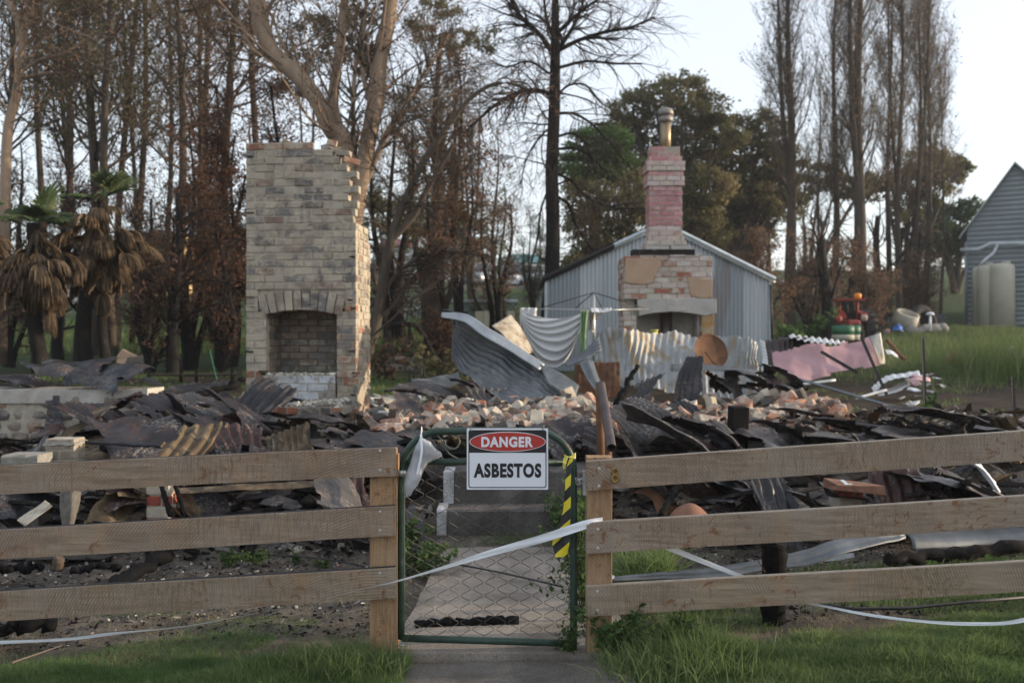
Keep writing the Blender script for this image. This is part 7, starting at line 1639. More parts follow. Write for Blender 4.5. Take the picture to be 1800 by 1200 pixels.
# ================================================================ tractor
simple('tractor_red', (.17, .028, .022), (.26, .045, .035), 4, .6, .0, 0, c=(.25, .10, .07)); simple('rubber', (.014, .014, .015), (.03, .03, .03), 20, .85); simple('lamp_orange', (.75, .25, .03), (.8, .3, .04), 5, .4, bump=0)
simple('green_paint', (.02, .09, .05), (.03, .13, .07), 6, .5, 0, 0); simple('cream_paint', (.28, .26, .21), (.36, .34, .29), 5, .6, 0, 0); simple('blue_tarp', (.03, .10, .36), (.05, .16, .50), 6, .5, 0, .01); simple('black_plastic', (.014, .014, .016), (.03, .03, .034), 8, .5)
TY_ = 26; kt = TY_ / F
tr = thing('red_tractor', 'old red tractor with safety frame and orange beacon behind pink board', 'tractor', tuple(W(1500, 605, TY_))); to = tr.location.copy()
def tw(px, py, dy=0.): return W(px, py, TY_ + dy)
mb = MB(); mb.box(tw(1490, 574), (.40, 1.3, .34), rotm(), 0, jit=.02, taper=.8); mb.build('bonnet', M['tractor_red'], tr, bevel=.04).location = -to
for x in (1475, 1508):
    mb = MB(); mb.tube([tw(x, 560, .3), tw(x + (2 if x < 1490 else -2), 528, .3)], .04, 6); mb.build('frame_post', M['tractor_red'], tr).location = -to
mb = MB(); mb.box(tw(1491, 527, .3), (.72, .5, .05)); mb.build('canopy', M['tractor_red'], tr).location = -to
for x, dx in ((1474, 0), (1513, 0)):
    mb = MB(); pts = [tw(x, 575, .5) + Vector((0, .42 * math.cos(a), .42 * math.sin(a))) for a in np.linspace(.5, 2.6, 10)]; 
    vs = []
    for p in pts: vs += [p + Vector((-.10, 0, 0)), p + Vector((.10, 0, 0)), p + Vector((.10, 0, .03)), p + Vector((-.10, 0, .03))]
    mb.add(vs, [(4 * i + k, 4 * i + (k + 1) % 4, 4 * i + 4 + (k + 1) % 4, 4 * i + 4 + k) for i in range(9) for k in range(4)] + [(0, 1, 2, 3), (36, 37, 38, 39)]); mb.build('mudguard', M['tractor_red'], tr).location = -to
def wheel(root, c, r, w, axis_x=True, tread=18, org=None):
    Mx = Matrix.Rotation(R(90), 3, 'Y'); mb = MB(); mb.lathe(c, [(r * .55, -w * .45), (r * .8, -w * .5), (r * .96, -w * .42), (r, -w * .2), (r, w * .2), (r * .96, w * .42), (r * .8, w * .5), (r * .55, w * .45)], 28, Mx)
    for k in range(tread):
        a = 2 * math.pi * k / tread; mb.box(c + Vector((0, r * math.cos(a), r * math.sin(a))), (w * .9, r * .12, r * .07), Matrix.Rotation(a - math.pi / 2, 3, 'X'))
    wh = mb.build('wheel', M['rubber'], root); wh.location = -org; mb = MB(); mb.lathe(c, [(.01, -w * .2), (r * .5, -w * .25), (r * .56, -w * .46), (r * .56, w * .46), (r * .5, w * .25), (.01, w * .2)], 20, Mx); o = mb.build('rim', M['cream_paint'], wh)
wheel(tr, tw(1468, 585, .6), .55, .32, org=to); wheel(tr, tw(1521, 580, .6), .55, .34, org=to); wheel(tr, tw(1480, 592, -.8), .32, .18, org=to); wheel(tr, tw(1507, 592, -.8), .32, .18, org=to)
mb = MB(); mb.lathe(tw(1508, 525, .2), [(.09, 0), (.09, .10), (.07, .14), (.01, .15)], 14); mb.build('beacon', M['lamp_orange'], tr).location = -to
mb = MB(); mb.box(tw(1491, 552, .6), (.45, .1, .7), rotm(0, -8), 0, taper=.8); mb.build('seat', M['rubber'], tr, bevel=.03).location = -to
mb = MB(); mb.tube([tw(1491, 548, -.1), tw(1489, 535, -.15)], .02, 6); mb.build('exhaust', M['black_steel'], tr).location = -to
mb = MB(); mb.lathe(tw(1519, 557, -.2), [(.07, -.1), (.09, 0), (.07, .05), (.02, .06)], 14); mb.build('headlight', M['cream_paint'], tr).location = -to
mb = MB(); mb.lathe(tw(1474, 562, -.3), [(.08, -.1), (.09, .05), (.06, .1), (.02, .12)], 14); mb.build('fuel_bowl', M['tractor_red'], tr).location = -to
# green and cream drum in front
o = thing('striped_drum', 'green and cream drum standing before the red tractor', 'drum', tuple(W(1482, 598, 24.5))); oo = o.location.copy(); c = W(1482, 0, 24.5); c.z = 0
for za, zb_, m, nm in ((598, 588, 'cream_paint', 'lower_half'), (588, 572, 'green_paint', 'upper_half')):
    mb = MB(); mb.lathe(c, [(.26, W(0, za, 24.5).z), (.275, W(0, (za + zb_) / 2, 24.5).z), (.26, W(0, zb_, 24.5).z)], 20); mb.build(nm, M[m], o).location = -oo
o = thing('striped_drum', 'second green and cream drum touching the first one by tractor', 'drum', tuple(W(1500, 598, 25))); oo = o.location.copy(); c = W(1498, 0, 25); c.z = 0
for za, zb_, m, nm in ((598, 588, 'cream_paint', 'lower_half'), (588, 572, 'green_paint', 'upper_half')):
    mb = MB(); mb.lathe(c, [(.2, W(0, za, 25).z), (.21, W(0, (za + zb_) / 2, 25).z), (.2, W(0, zb_, 25).z)], 20); mb.build(nm, M[m], o).location = -oo
# junk pile
JY = 33
o = thing('big_tyre', 'large black tractor tyre leaning on the junk pile', 'tyre', tuple(W(1620, 575, JY))); mb = MB(); Mx = rotm(25, 78); mb.lathe(W(1622, 566, JY), [(.32, -.15), (.48, -.17), (.56, -.1), (.58, 0), (.56, .1), (.48, .17), (.32, .15), (.30, 0), (.32, -.15)], 26, Mx); mb.build('tread', M['rubber'], o).location = -o.location
sheet('black_tarp', [[(1560, 560, 34.5), (1590, 552, 34.5), (1625, 549, 34.5), (1662, 553, 34.5)], [(1558, 585, 34), (1590, 582, 34), (1630, 582, 34), (1664, 578, 34)]], 'black_plastic', 'black plastic tarp over the junk pile right of tractor', 'tarp', amp=0, cr=.15, cf=1.2, seed=95)
mb = MB(); mb.lathe(W(1587, 575, 32.5), [(.38, -.05), (.40, .2), (.38, .5), (.30, .52), (.30, .1)], 20, rotm(0, 25, 10)); o = mb.build('white_tub', M['cream_paint'], origin=tuple(W(1587, 575, 32.5))); tag(o, 'dirty white tub on top of the junk pile', 'tub')
sheet('blue_tarp', [[(1570, 573, 31.5), (1580, 569, 31.3), (1590, 574, 31.5)], [(1568, 582, 31), (1580, 579, 30.8), (1588, 583, 31)]], 'blue_tarp', 'bright blue crumpled tarp at foot of the junk pile', 'tarp', amp=0, cr=.08, cf=3, seed=96)
mb = MB(); mb.tube([W(1635, 582, 31), W(1635, 552, 31)], .04, 8); mb.lathe(W(1635, 553, 31), [(.02, -.02), (.13, 0), (.10, .06), (.02, .08)], 14); o = mb.build('white_standpipe', M['white_plastic'], origin=tuple(W(1635, 582, 31))); tag(o, 'thin white standpipe with round head by the junk pile', 'standpipe')
gj = 'pale bags and scraps round the junk pile'
for i, (px, py, s_, m) in enumerate([(1560, 583, .12, 'pink_panel'), (1604, 580, .2, 'rubble_pale'), (1617, 584, .22, 'rubble_pale'), (1645, 578, .22, 'cream_paint'), (1656, 576, .2, 'rubble_pale'), (1628, 578, .2, 'cream_paint')]):
    c = W(px, py, 31.5); mb = MB(); mb.lathe(c, [(.01, -s_ * .8), (s_ * .9, -s_ * .6), (s_, 0), (s_ * .6, s_ * .6), (.01, s_ * .8)], 12, rotm(i * 40, 20)); o = mb.build('rubbish_bag', M[m], origin=tuple(c)); tag(o, 'pale rubbish bag lying about the junk pile on the grass', 'bag', gj)
mb = MB(); c = W(1683, 629, 19.5); mb.lathe(c, [(.25, -.1), (.24, .0), (.16, .09), (.01, .12)], 14); simple('red_plastic', (.20, .05, .045), (.30, .08, .07), 4, .7, bump=0); o = mb.build('red_bowl', M['red_plastic'], origin=tuple(c)); tag(o, 'faded red bowl upside down in the right grass', 'bowl')
mb = MB(); c = W(1776, 628, 18.5); mb.lathe(c, [(.05, -.22), (.14, -.1), (.13, .05), (.04, .22)], 10, rotm(0, 20)); o = mb.build('plastic_bag', M['white_plastic'], origin=tuple(c)); tag(o, 'white plastic bag caught in tall grass at right', 'bag')

# ================================================================ parked vehicles far up the slope
simple('car_white', (.52, .54, .56), (.60, .62, .64), 3, .35, 0, 0, .5); simple('car_silver', (.30, .33, .36), (.38, .41, .44), 3, .3, .4, 0, .5); simple('car_glass', (.02, .028, .035), (.05, .065, .08), 2, .12, 0, 0, .6)
simple('chrome', (.35, .36, .37), (.5, .5, .5), 8, .3, .5, 0); simple('plate_yellow', (.55, .50, .15), (.6, .55, .2), 5, .5, 0, 0)
VY = 62
def car(px, pyb, Yc, rot, mat, label, kind='car'):
    base = W(px, pyb, Yc); root = thing('parked_' + kind, label, kind, tuple(base)); root.rotation_euler = (0, 0, R(rot))
    L, Wd, H = 4.5, 1.8, 1.5 if kind == 'car' else 1.75
    sec = [(-2.2, .42, .78, .72), (-2.05, .30, .86, .84), (-1.0, .28, .98, .90), (-.3, .28, 1.0, .90), (1.6, .28, 1.02, .90), (2.15, .32, .95, .86), (2.25, .45, .85, .74)]
    def loft(secs, nm, m, x0=0):
        mb = MB(); vs = []
        for y, z0, z1, hw in secs: vs += [(-hw * .96, y, z0), (-hw, y, z0 + (z1 - z0) * .5), (-hw * .93, y, z1 - .03), (-hw * .7, y, z1), (hw * .7, y, z1), (hw * .93, y, z1 - .03), (hw, y, z0 + (z1 - z0) * .5), (hw * .96, y, z0)]
        n = len(secs); fs = [(8 * i + k, 8 * i + (k + 1) % 8, 8 * i + 8 + (k + 1) % 8, 8 * i + 8 + k) for i in range(n - 1) for k in range(8)] + [tuple(range(8))[::-1], tuple(8 * (n - 1) + k for k in range(8))]
        mb.add(vs, fs, 0, 0, True); return mb.build(nm, M[m], root)
    loft(sec, 'body', mat)
    cab = [(-.95, .98, 1.0, .80), (-.35, .98, H - .04, .68), (.1, .98, H, .68), (1.1 if kind == 'car' else .5, .98, H - .02, .68), (1.75 if kind == 'car' else .7, .98, 1.02, .78)]
    loft(cab, 'cabin', 'car_glass')
    loft([(-.30, H - .05, H - .01, .67), (.1, H - .03, H + .03, .70), (1.0 if kind == 'car' else .5, H - .05, H, .69)], 'roof', mat)
    for sx in (-1, 1):
        for y in (-1.45, 1.4):
            mb = MB(); Mx = Matrix.Rotation(R(90), 3, 'Y'); mb.lathe((sx * .82, y, .33), [(.2, -.11), (.33, -.1), (.34, 0), (.33, .1), (.2, .11)], 20, Mx); wh = mb.build('wheel', M['rubber'], root); mb = MB(); mb.lathe((sx * .82, y, .33), [(.01, -.08), (.21, -.112), (.21, .112), (.01, .08)], 14, Mx); mb.build('rim', M['chrome'], wh)
        mb = MB(); mb.box((sx * .62, -2.19, .70), (.3, .08, .14)); mb.build('headlight', M['chrome'], root, bevel=.02)
    mb = MB(); mb.box((0, -2.20, .68), (.8, .06, .14)); mb.build('grille', M['black_plastic'], root)
    mb = MB(); mb.box((0, -2.235, .50), (.4, .02, .11)); mb.build('number_plate', M['plate_yellow'], root)
    mb = MB(); mb.box((0, -2.15, .42), (1.6, .14, .16)); mb.build('bumper', M[mat], root, bevel=.03)
    if kind == 'utility_truck':
        for x in (-.7, 0, .7):
            for y in (.8, 2.1): mb = MB(); mb.tube([(x, y, .95), (x, y, 1.9)], .025, 5); mb.build('rack_post', M['chrome'], root)
        mb = MB(); [mb.tube([(-.75, y, z), (.75, y, z)], .025, 5) for y in (.8, 2.1) for z in (1.4, 1.9)]; mb.build('ladder_rack', M['chrome'], root)
    return root
car(848, 508, VY, -20, 'car_silver', 'silver four-wheel-drive parked up the slope, leftmost of three', 'car')
car(900, 512, VY + 1, -12, 'car_white', 'white utility with a ladder rack parked between two cars up the slope', 'utility_truck')
car(948, 508, VY + 1, 25, 'car_white', 'pale sedan parked closest to the black tree, up the slope', 'car')
car(662, 500, 58, 10, 'car_white', 'white car glimpsed right behind the beige chimney edge', 'car')

# ================================================================ distant houses and fences
simple('weatherboard', (.44, .45, .42), (.52, .53, .50), 1, .8); simple('pale_green_wall', (.36, .42, .36), (.42, .48, .42), 1, .8); simple('yellow_wall', (.42, .29, .13), (.52, .37, .18), 1, .85); simple('grey_roof', (.14, .16, .17), (.20, .22, .23), 1, .7)
simple('red_roof', (.14, .06, .05), (.19, .08, .07), 1, .8); simple('teal_iron', (.20, .30, .27), (.28, .37, .34), 1, .6); simple('cream_wall', (.46, .43, .33), (.54, .51, .41), 1, .8); simple('window_glass', (.03, .04, .06), (.07, .09, .12), .8, .2, 0, 0, .5); simple('teal_roof', (.05, .16, .17), (.08, .20, .21), 1, .7)
def house(px0, px1, pyw, pyb, Yh, wall, roof_, pyr, label, wins=2, name='house', dep=7., gable=False):
    a, b = W(px0, pyb, Yh), W(px1, pyb, Yh); zt_ = W(0, pyw, Yh).z; zr = W(0, pyr, Yh).z; root = thing(name, label, 'house', ((a.x + b.x) / 2, Yh, a.z)); o_ = Vector(root.location); z0 = a.z - 1.2
    mb = MB(); mb.bbox((a.x, Yh, z0), (b.x, Yh + dep, zt_)); mb.build('wall', M[wall], root).location = -o_
    mb = MB(); w = b.x - a.x; e = .35
    if gable: vs = [(a.x - e, Yh - e, zt_ + .02), (b.x + e, Yh - e, zt_ + .02), ((a.x + b.x) / 2, Yh - e, zr), (a.x - e, Yh + dep + e, zt_ + .02), (b.x + e, Yh + dep + e, zt_ + .02), ((a.x + b.x) / 2, Yh + dep + e, zr)]; fs = [(0, 1, 2), (3, 5, 4), (0, 2, 5, 3), (1, 4, 5, 2), (0, 3, 4, 1)]
    else: vs = [(a.x - e, Yh - e, zt_ + .02), (b.x + e, Yh - e, zt_ + .02), (b.x + e, Yh + dep + e, zt_ + .02), (a.x - e, Yh + dep + e, zt_ + .02), (a.x + w * .22, Yh + dep / 2, zr), (b.x - w * .22, Yh + dep / 2, zr)]; fs = [(0, 1, 5, 4), (1, 2, 5), (2, 3, 4, 5), (3, 0, 4), (3, 2, 1, 0)]
    mb.add(vs, fs); mb.build('roof', M[roof_], root).location = -o_
    h = zt_ - a.z
    for i in range(wins):
        cx = a.x + w * (i + .5) / wins; mb = MB(); mb.box((cx, Yh - .03, a.z + h * .58), (min(1.3, w / wins * .4), .06, h * .36)); wn_ = mb.build('window', M['window_glass'], root); wn_.location = -o_
        mb = MB(); ww, hh_ = min(1.3, w / wins * .4), h * .36
        for dx, dz, sx, sz in ((-ww / 2 - .04, 0, .08, hh_ + .16), (ww / 2 + .04, 0, .08, hh_ + .16), (0, -hh_ / 2 - .04, ww, .08), (0, hh_ / 2 + .04, ww, .08), (0, 0, .05, hh_)): mb.box((cx + dx, Yh - .05, a.z + h * .58 + dz), (sx, .10, sz))
        mb.build('frame', M['weatherboard'], wn_)
    return root
house(225, 318, 412, 500, 52, 'yellow_wall', 'grey_roof', 392, 'ochre yellow building glimpsed through burnt trees on the left', 2)
house(345, 440, 405, 470, 60, 'yellow_wall', 'teal_roof', 380, 'orange-walled house glimpsed left of the beige chimney', 2)
house(60, 140, 470, 535, 50, 'weatherboard', 'grey_roof', 452, 'small white house behind the palm trunks', 2)
house(655, 730, 435, 490, 78, 'pale_green_wall', 'red_roof', 412, 'pale green house with dull red roof right of beige chimney', 2)
house(690, 800, 455, 505, 72, 'weatherboard', 'grey_roof', 436, 'white weatherboard house behind the regrowing trees', 3)
house(800, 860, 452, 500, 80, 'cream_wall', 'grey_roof', 436, 'cream building end left of the parked cars', 1, gable=True)
house(880, 965, 462, 500, 84, 'weatherboard', 'teal_roof', 440, 'white house with teal roof behind the parked utility', 3)
house(1285, 1330, 430, 470, 85, 'weatherboard', 'grey_roof', 418, 'small pale house seen right of the shed roof', 1)
house(1385, 1450, 498, 545, 60, 'weatherboard', 'grey_roof', 486, 'white shed glimpsed between dark trunks left of the tractor', 0, name='white_shed')
house(1640, 1705, 475, 520, 90, 'weatherboard', 'grey_roof', 462, 'distant long low house left of grey building', 2)
# low boundary walls and fences
def panel_fence(px0, px1, pyt, pyb, Yf, mat, label, n=8, name='panel_fence'):
    a, b = W(px0, pyb, Yf), W(px1, pyb, Yf); zt_ = W(0, pyt, Yf).z; root = thing(name, label, 'fence', (a.x, Yf, a.z)); o_ = Vector(root.location)
    for i in range(n):
        x0 = a.x + (b.x - a.x) * i / n; x1 = a.x + (b.x - a.x) * (i + 1) / n; mb = MB(); corr_wall(mb, lambda u, z, d: Vector((u, Yf + d, z)), x0 + .02, x1 - .02, lambda u: zt_, lambda u: a.z - .4, .15, .015, 4); mb.build('panel', M[mat], root).location = -o_
        mb = MB(); mb.bbox((x0 - .03, Yf - .03, a.z - .4), (x0 + .02, Yf + .05, zt_ + .05)); mb.build('post', M['black_steel'], root).location = -o_
    return root
panel_fence(652, 742, 524, 560, 38, 'pale_green_wall', 'grey-green panel fence right of beige chimney', 5)
make_tin('container_green', [(.3, (.16, .22, .19)), (.55, (.22, .29, .26)), (.8, (.26, .33, .30))], (.12, .09, .06), .7, .6, 0)
ct = thing('shipping_box', 'pale green metal box shed with a door behind the curled sheet', 'container', tuple(W(850, 565, 30))); c0 = ct.location.copy()
a, b = W(795, 531, 30), W(905, 575, 30)
mb = MB(); mb.bbox((a.x, 30, b.z - .5), (b.x, 33, a.z)); mb.build('body', M['container_green'], ct).location = -c0
mb = MB(); mb.bbox((a.x - .1, 29.9, a.z), (b.x + .1, 33.1, a.z + .08)); mb.build('roof', M['barge_metal'], ct).location = -c0
mb = MB(); p, q = W(797, 547, 30), W(822, 566, 30); mb.bbox((p.x, 29.95, q.z - .3), (q.x, 29.99, p.z)); d_ = mb.build('door', M['window_glass'], ct); d_.location = -c0
a, b = W(835, 548, 28), W(905, 600, 28); cb = thing('cream_board_fence', 'cream board fence panel behind the mottled panel', 'fence', (a.x, 28, b.z))
for i in range(5):
    mb = MB(); xa_ = a.x + (b.x - a.x) * i / 5; mb.bbox((xa_ + .01, 28 + .01 * (i % 2), b.z - .5), (xa_ + (b.x - a.x) / 5, 28.04, a.z + random.uniform(-.03, .03))); mb.build('board', M['cream_wall'], cb).location = -Vector(cb.location)
# dark retaining wall below the cars
mb = MB(); stones(mb, lambda x, z, d: Vector((x, 56 - d * 4, z)), W(790, 0, 56).x, W(965, 0, 56).x, W(0, 535, 56).z, W(0, 510, 56).z, .5)
o = mb.build('retaining_wall', M['stone'], origin=tuple(W(880, 535, 56))); tag(o, 'dark rough retaining wall below the parked cars', 'wall')
# low stone edging across the back yard
mb = MB(); stones(mb, lambda x, z, d: Vector((x, 18.2 - d * 2, z)), W(660, 0, 18.2).x, W(800, 0, 18.2).x, .95, W(0, 622, 18.2).z, .2)
o = mb.build('stone_edging', M['stone'], origin=tuple(W(730, 640, 18.2))); tag(o, 'low dark stone edging behind the strip of green grass', 'wall')
for i, (px, py, lb) in enumerate([(222, 632, 'pale pinkish slab standing in burnt scrub right of the palms'), (240, 640, 'grey rounded stone beside the pinkish slab')]):
    c = W(px, py, 15.5); mb = MB(); mb.box(c, (.28, .06, .22), rotm(10, -20, 25 * (1 - i)), 0, jit=.05); o = mb.build('stone_slab', M['render_patch' if i == 0 else 'rubble_grey'], origin=tuple(c), bevel=.02); tag(o, lb, 'slab')
stick('green_stake', (369, 617, 14.5), (381, 668, 14.3), .012, 'green_paint', 'thin green stake leaning left of the beige chimney', 'stake', r2=.012, n=6)
# post-and-wire fence across the back left
wf = thing('wire_fence', 'low dark rail fence across the scorched scrub at left', 'fence', tuple(W(260, 665, 15.2))); wo = wf.location.copy()
mb = MB(); mb.tube([W(258, 658, 15.2), W(340, 659, 15.2), W(425, 657, 15.2)], .025, 6); mb.build('rail', M['bark_brown'], wf).location = -wo
for x in (262, 318, 345, 408):
    mb = MB(); mb.tube([W(x, 672, 15.2), W(x, 632 if x == 318 else 648, 15.2)], .025, 6); mb.build('post', M['bark_black'], wf).location = -wo

# ================================================================ grass and weeds
def grass(name, n, region, h, wdt, mat, seed, lean=.35, kind='stuff', seg=3, hmul=None):
    rng = np.random.default_rng(seed); x, y = region(rng, n); n = len(x); z = gz(x, y) - .005
    H = h * rng.uniform(.45, 1.25, n) * (hmul(x, y) if hmul else 1); a = rng.random(n) * 6.28; ln = lean * rng.random(n) ** .7 * 1.6; w = wdt * rng.uniform(.6, 1.3, n)
    d = np.stack([np.cos(a), np.sin(a)], 1); fa = rng.random(n) * 6.28; f = np.stack([np.cos(fa), np.sin(fa)], 1); V = []
    for k in range(seg + 1):
        t = k / seg; off = d * (ln * t ** 2 * H)[:, None]; hz_ = H * (t - .25 * ln * t ** 2); ww = w * (1 - t) ** .6 if k < seg else w * 0
        for s_ in ((-1, 1) if k < seg else (0,)): V.append(np.stack([x + off[:, 0] + f[:, 0] * ww * s_, y + off[:, 1] + f[:, 1] * ww * s_, z + hz_], 1))
    m = 2 * seg + 1; V = np.stack(V, 1).reshape(-1, 3); b = (np.arange(n) * m)[:, None]; Q = np.concatenate([b + np.array([[2 * k, 2 * k + 1, 2 * k + 3, 2 * k + 2]]) for k in range(seg - 1)]); T3 = b + np.array([[2 * seg - 2, 2 * seg - 1, 2 * seg]])
    tn = rng.random(n); tn = np.clip(.5 * tn + .5 * (.5 + .5 * np.sin(x * 2.1 + 1.7 * np.sin(y * 3)) * np.cos(y * 2.7 + x)), 0, 1)
    o = link(name, mesh_from(name, V, [Q, T3], np.concatenate([np.tile(tn, seg - 1), tn]), [M[mat]], None, False)); tag(o, kind=kind); return o
leafmat('grass_blade', [(.045, .065, .026), (.07, .105, .036), (.10, .14, .052), (.17, .18, .10)], gain=1.6); leafmat('grass_short', [(.05, .06, .026), (.05, .09, .03), (.075, .12, .04), (.16, .15, .08)], gain=1.75); leafmat('grass_far', [(.045, .06, .025), (.065, .10, .035), (.10, .14, .05), (.16, .17, .09)], gain=1.2); leafmat('straw', [(.20, .16, .09), (.30, .25, .15), (.38, .32, .20)], gain=1.); leafmat('weed_leaf', [(.03, .06, .018), (.045, .09, .028), (.07, .125, .035), (.11, .17, .05)], gain=1)
def nz(x, y, s_=1., o_=0.): return .5 + .25 * (np.sin(x * 3.1 * s_ + o_ + 2 * np.sin(y * 2.3 * s_ + o_)) + np.cos(y * 5.3 * s_ - x * 2.2 * s_ + o_))
def pick(x0, x1, y0, y1, prob):
    def f(rng, n):
        x = rng.uniform(x0, x1, n); y = rng.uniform(y0, y1, n); k = rng.random(n) < prob(x, y); return x[k], y[k]
    return f
# left foreground: band at the very bottom (y>1140) and thin patches above
edgeL = lambda x: 4.99 + .08 * np.clip((x + .9) / .3, 0, 1) + .05 * np.sin(x * 7)
grass('lawn_left', 90000, pick(-2.9, -.50, 4.3, 5.15, lambda x, y: np.clip((edgeL(x) - y) / .06, 0, 1)), .042, .0019, 'grass_short', 1, .7)
grass('lawn_left', 34000, pick(-2.9, -.50, 4.3, 5.05, lambda x, y: np.clip((edgeL(x) - .08 - y) / .1, 0, 1) * (nz(x, y, 1.4) > .48)), .07, .0026, 'grass_blade', 2, .6)
grass('grass_tuft', 5200, pick(-1.35, -.50, 4.45, 4.98, lambda x, y: np.exp(-((x + .80) / .34) ** 2 - ((y - 4.80) / .14) ** 2)), .14, .0028, 'grass_blade', 3, .7)
grass('sparse_grass', 26000, pick(-2.9, -.6, 4.9, 6.0, lambda x, y: .38 * (nz(x, y, 1.3, 2) > .60) + .03), .034, .0016, 'grass_short', 4, .8)
grass('sparse_grass', 6000, pick(-2.4, -1.1, 4.9, 5.5, lambda x, y: 1. * (nz(x, y, 1.1, 4) > .55)), .05, .002, 'grass_short', 14, .9)
# right foreground
edgeR = lambda x: 5.16 + .12 * np.sin(x * 3.3) + .05 * np.sin(x * 9)
grass('lawn_right', 110000, pick(.58, 3.3, 4.3, 5.4, lambda x, y: np.clip((edgeR(x) - y) / .1, 0, 1) * np.clip((x - .55) / .1, 0, 1)), .05, .0020, 'grass_short', 5, .7)
grass('lawn_right', 46000, pick(.58, 3.3, 4.3, 5.35, lambda x, y: np.clip((edgeR(x) - y) / .1, 0, 1) * (nz(x, y, 1.2, 1) > .45)), .08, .0027, 'grass_blade', 6, .8)
grass('grass_tuft', 11000, pick(.40, 1.5, 4.0, 5.0, lambda x, y: np.exp(-((x - .74) / .26) ** 2 - ((y - 4.72) / .20) ** 2)), .20, .0032, 'grass_blade', 7, .75)
grass('sparse_grass', 26000, pick(.65, 3.3, 4.9, 6.1, lambda x, y: .9 * (nz(x, y, 1.3, 3) > .52)), .05, .0020, 'grass_blade', 8, .8)
grass('sparse_grass', 9000, pick(1.6, 3.6, 5.4, 6.4, lambda x, y: np.clip((x - 1.4) / 1.2, 0, 1) * (nz(x, y, 1.6, 5) > .35)), .10, .003, 'grass_blade', 9, .7)
grass('straw_litter', 26000, pick(-2.9, 3.1, 4.3, 6.4, lambda x, y: .15 + .8 * (nz(x, y, 1.8, 7) > .58)), .05, .0013, 'straw', 10, 1.6)
grass('straw_litter', 1500, pick(-.5, .6, 4.7, 5.25, lambda x, y: np.exp(-((y - 4.93) / .10) ** 2)), .05, .0012, 'straw', 11, 1.7)
grass('grass_tuft', 700, pick(.70, .98, 6.0, 6.5, lambda x, y: x < 9), .34, .0055, 'grass_blade', 12, .9)
grass('grass_tuft', 1200, pick(.62, 1.2, 5.6, 6.3, lambda x, y: nz(x, y, 2) > .4), .11, .003, 'grass_blade', 13, .8)
grass('grass_tuft', 900, pick(-.45, .55, 7.42, 7.6, lambda x, y: nz(x, y, 3) > .5), .07, .002, 'grass_blade', 15, .8)
grass('back_grass', 42000, pick(-8, -1.2, 12.8, 17.5, lambda x, y: (nz(x, y, .5) > .42) * (.25 + .75 * (x > -3.2))), .10, .006, 'grass_blade', 16, .5, seg=2)
grass('back_grass', 60000, pick(3.5, 16, 14.2, 36, lambda x, y: np.clip((x - 3 - .0 * y) / 2, 0, 1) * np.clip((y - 14 - 2 * np.clip(6 - x, 0, 3)) / 2, 0, 1)), .13, .008, 'grass_far', 17, .6, seg=2, hmul=lambda x, y: .4 + 1.6 * nz(x, y, .55, 2) * nz(x, y, 1.7))
grass('seed_heads', 2500, pick(3.5, 16, 14.2, 34, lambda x, y: 1. * (nz(x, y, .6, 6) > .5)), .30, .004, 'straw', 27, .4, seg=2)
grass('back_grass', 40000, pick(-18, 4, 22, 40, lambda x, y: .9 + 0 * x), .28, .016, 'grass_blade', 18, .5, seg=2)
grass('tall_grass', 26000, pick(7.0, 10.8, 14.2, 20, lambda x, y: np.exp(-((x - 9.3) / 1.3) ** 2 - ((y - 17) / 1.8) ** 2)), .75, .004, 'grass_far', 19, .5, seg=3)
grass('dark_soil_weeds', 6000, pick(3.5, 9, 11.8, 15, lambda x, y: nz(x, y, 1.1) > .68), .07, .005, 'grass_blade', 20, .8, seg=2)
# leafy weeds
def weed(px, py, Y, h, w, n, seed, label, mat='weed_leaf', lsz=.02, group=None, base=None):
    rng = np.random.default_rng(seed); p = W(px, py, Y); x, y = p.x, p.y; z0 = float(gz(x, y)) if base is None else base
    n0 = max(4, int(n / 40)); t = np.linspace(0, 1, 8); Ps = []
    for i in range(n0):
        a = rng.random() * 6.28; r_ = w * rng.random() ** .6; Ps.append(np.stack([x + math.cos(a) * r_ * t ** 1.2 + .01 * np.sin(t * 9 + i), y + math.sin(a) * r_ * .6 * t, z0 + h * rng.uniform(.5, 1.) * (t - .15 * t ** 2)], 1))
    P = np.stack(Ps); Rr = np.full(P.shape[:2], .0022) * (1.2 - t)[None] ; b2 = spawn(rng, P, Rr, n0 * 5, .2, 1, 55, h * .28, 5, .05, .15, .8, .5, minr=.0012)
    root = thing('leafy_weed', label, 'weed', (x, y, z0), group); b = np.array([x, y, z0]); v1, f1 = tubes(P - b, Rr, 4); v2, f2 = tubes(b2[0] - b, b2[1], 3)
    link('stems', mesh_from('stems', np.concatenate([v1, v2]), [np.concatenate([f1, f2 + len(v1)])], None, [M['weed_stem']], None, True), root)
    C = along(rng, b2[0], n); v, f = leaves(rng, C, lsz, .1, 1.7, .012); link('leaves', mesh_from('leaves', v - b, [f], rng.random(len(f)), [M[mat]], None, False), root); return root
simple('weed_stem', (.06, .09, .03), (.12, .13, .06), 20, .8)
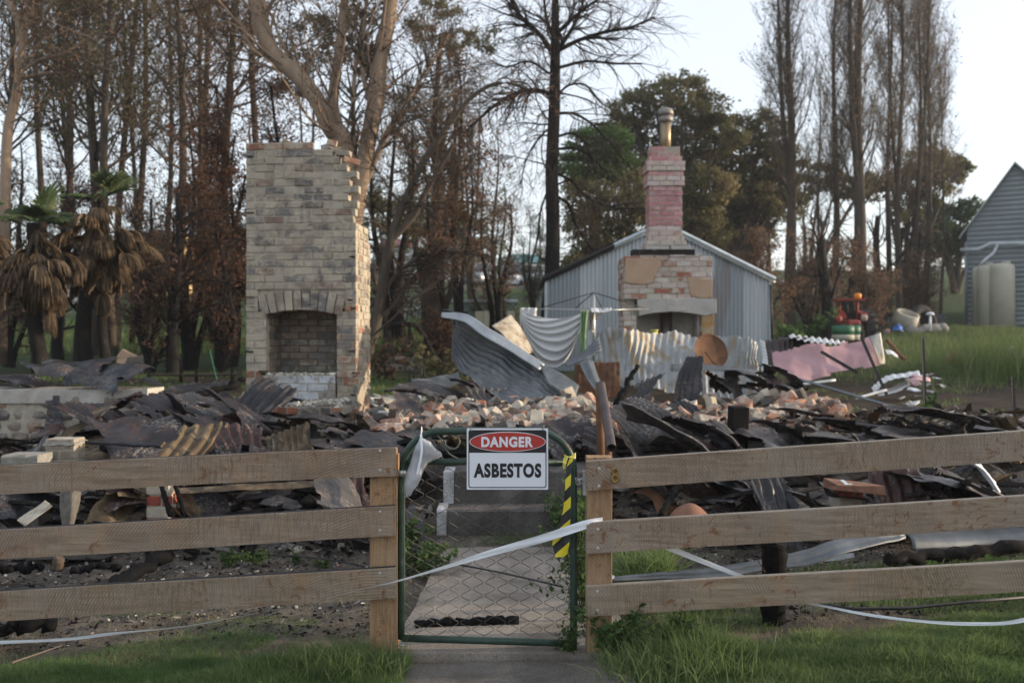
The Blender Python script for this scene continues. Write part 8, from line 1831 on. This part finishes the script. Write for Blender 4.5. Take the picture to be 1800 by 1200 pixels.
for a in [(1022, 1000, 5.5, .78, .13, 900, 1, 'tall leafy green plant squeezed between gate and right post', 'weed_leaf', .022), (1016, 860, 7.2, .55, .18, 700, 2, 'leafy green plant on the steps right end behind gate', 'weed_leaf', .024),
          (985, 880, 7.55, .42, .18, 420, 3, 'leafy creeper spilling over the right of the concrete steps', 'weed_leaf', .022), (735, 1000, 6.6, .26, .26, 900, 4, 'low leafy weed clump left of concrete path', 'weed_leaf', .022), (715, 960, 7.3, .28, .22, 520, 5, 'leafy weed patch beside the left end of steps', 'weed_leaf', .022),
          (405, 975, 7.0, .11, .13, 300, 6, 'small bright green weed on soil under middle left rail', 'weed_leaf', .014), (455, 978, 6.9, .11, .12, 300, 7, 'second bright weed just right of the first, left yard', 'weed_leaf', .014), (525, 970, 7.0, .09, .08, 140, 8, 'small weed near the cable in the left yard', 'weed_leaf', .014), (570, 978, 6.9, .07, .1, 150, 9, 'tiny weed patch close to the left gate post', 'weed_leaf', .013),
          (1085, 1120, 4.95, .30, .26, 700, 10, 'leafy weed climbing through grass at right post foot', 'weed_leaf', .020), (1180, 1130, 4.95, .20, .26, 600, 11, 'leafy weed in the grass below the right bottom rail', 'weed_leaf', .018), (1645, 975, 6.0, .17, .08, 50, 12, 'young yellow-green weed before the dull galvanised sheet', 'weed_leaf', .03), (1740, 985, 5.9, .20, .10, 90, 13, 'yellow-green weed clump at right edge by galvanised sheet', 'weed_leaf', .03),
          (1634, 695, 12.2, .28, .10, 24, 14, 'small broad-leaved plant behind the upright steel picket', 'weed_leaf', .06), (20, 655, 12.6, .35, .3, 160, 15, 'bright green plant at the far left behind stone wall', 'weed_leaf', .08), (276, 665, 12.8, .3, .25, 120, 16, 'bright green leafy plant at the right of stone wall', 'weed_leaf', .08),
          (1380, 610, 22, .9, .4, 160, 17, 'bright green saplings by the shed right corner', 'weed_leaf', .10), (1425, 590, 26, .9, .7, 200, 18, 'green shrub regrowth under the burnt willow', 'weed_leaf', .12), (775, 655, 15.2, .8, .4, 300, 19, 'low olive bush left of curled grey sheet', 'leaf_olive', .07),
          (680, 605, 16, .9, .35, 500, 20, 'brown dead bush touching the beige chimney right side', 'leaf_scorched', .05), (1000, 1105, 4.97, .2, .12, 200, 21, 'weed tuft at the foot of the gate right stile', 'weed_leaf', .016)]: weed(*a)
# ================================================================ evening air
HZ = NT('haze_air'); HZ.t.nodes.remove(HZ.b); pv = HZ.n('VolumePrincipled'); pv.inputs['Color'].default_value = (.80, .86, .95, 1); pv.inputs['Density'].default_value = .0007; pv.inputs['Anisotropy'].default_value = .2
HZ.L(pv.outputs[0], HZ.t.nodes['Material Output'].inputs['Volume'])
mb = MB(); mb.bbox((-310, -35, -2.5), (310, 345, 24)); o = mb.build('haze', HZ.m); tag(o, kind='stuff')
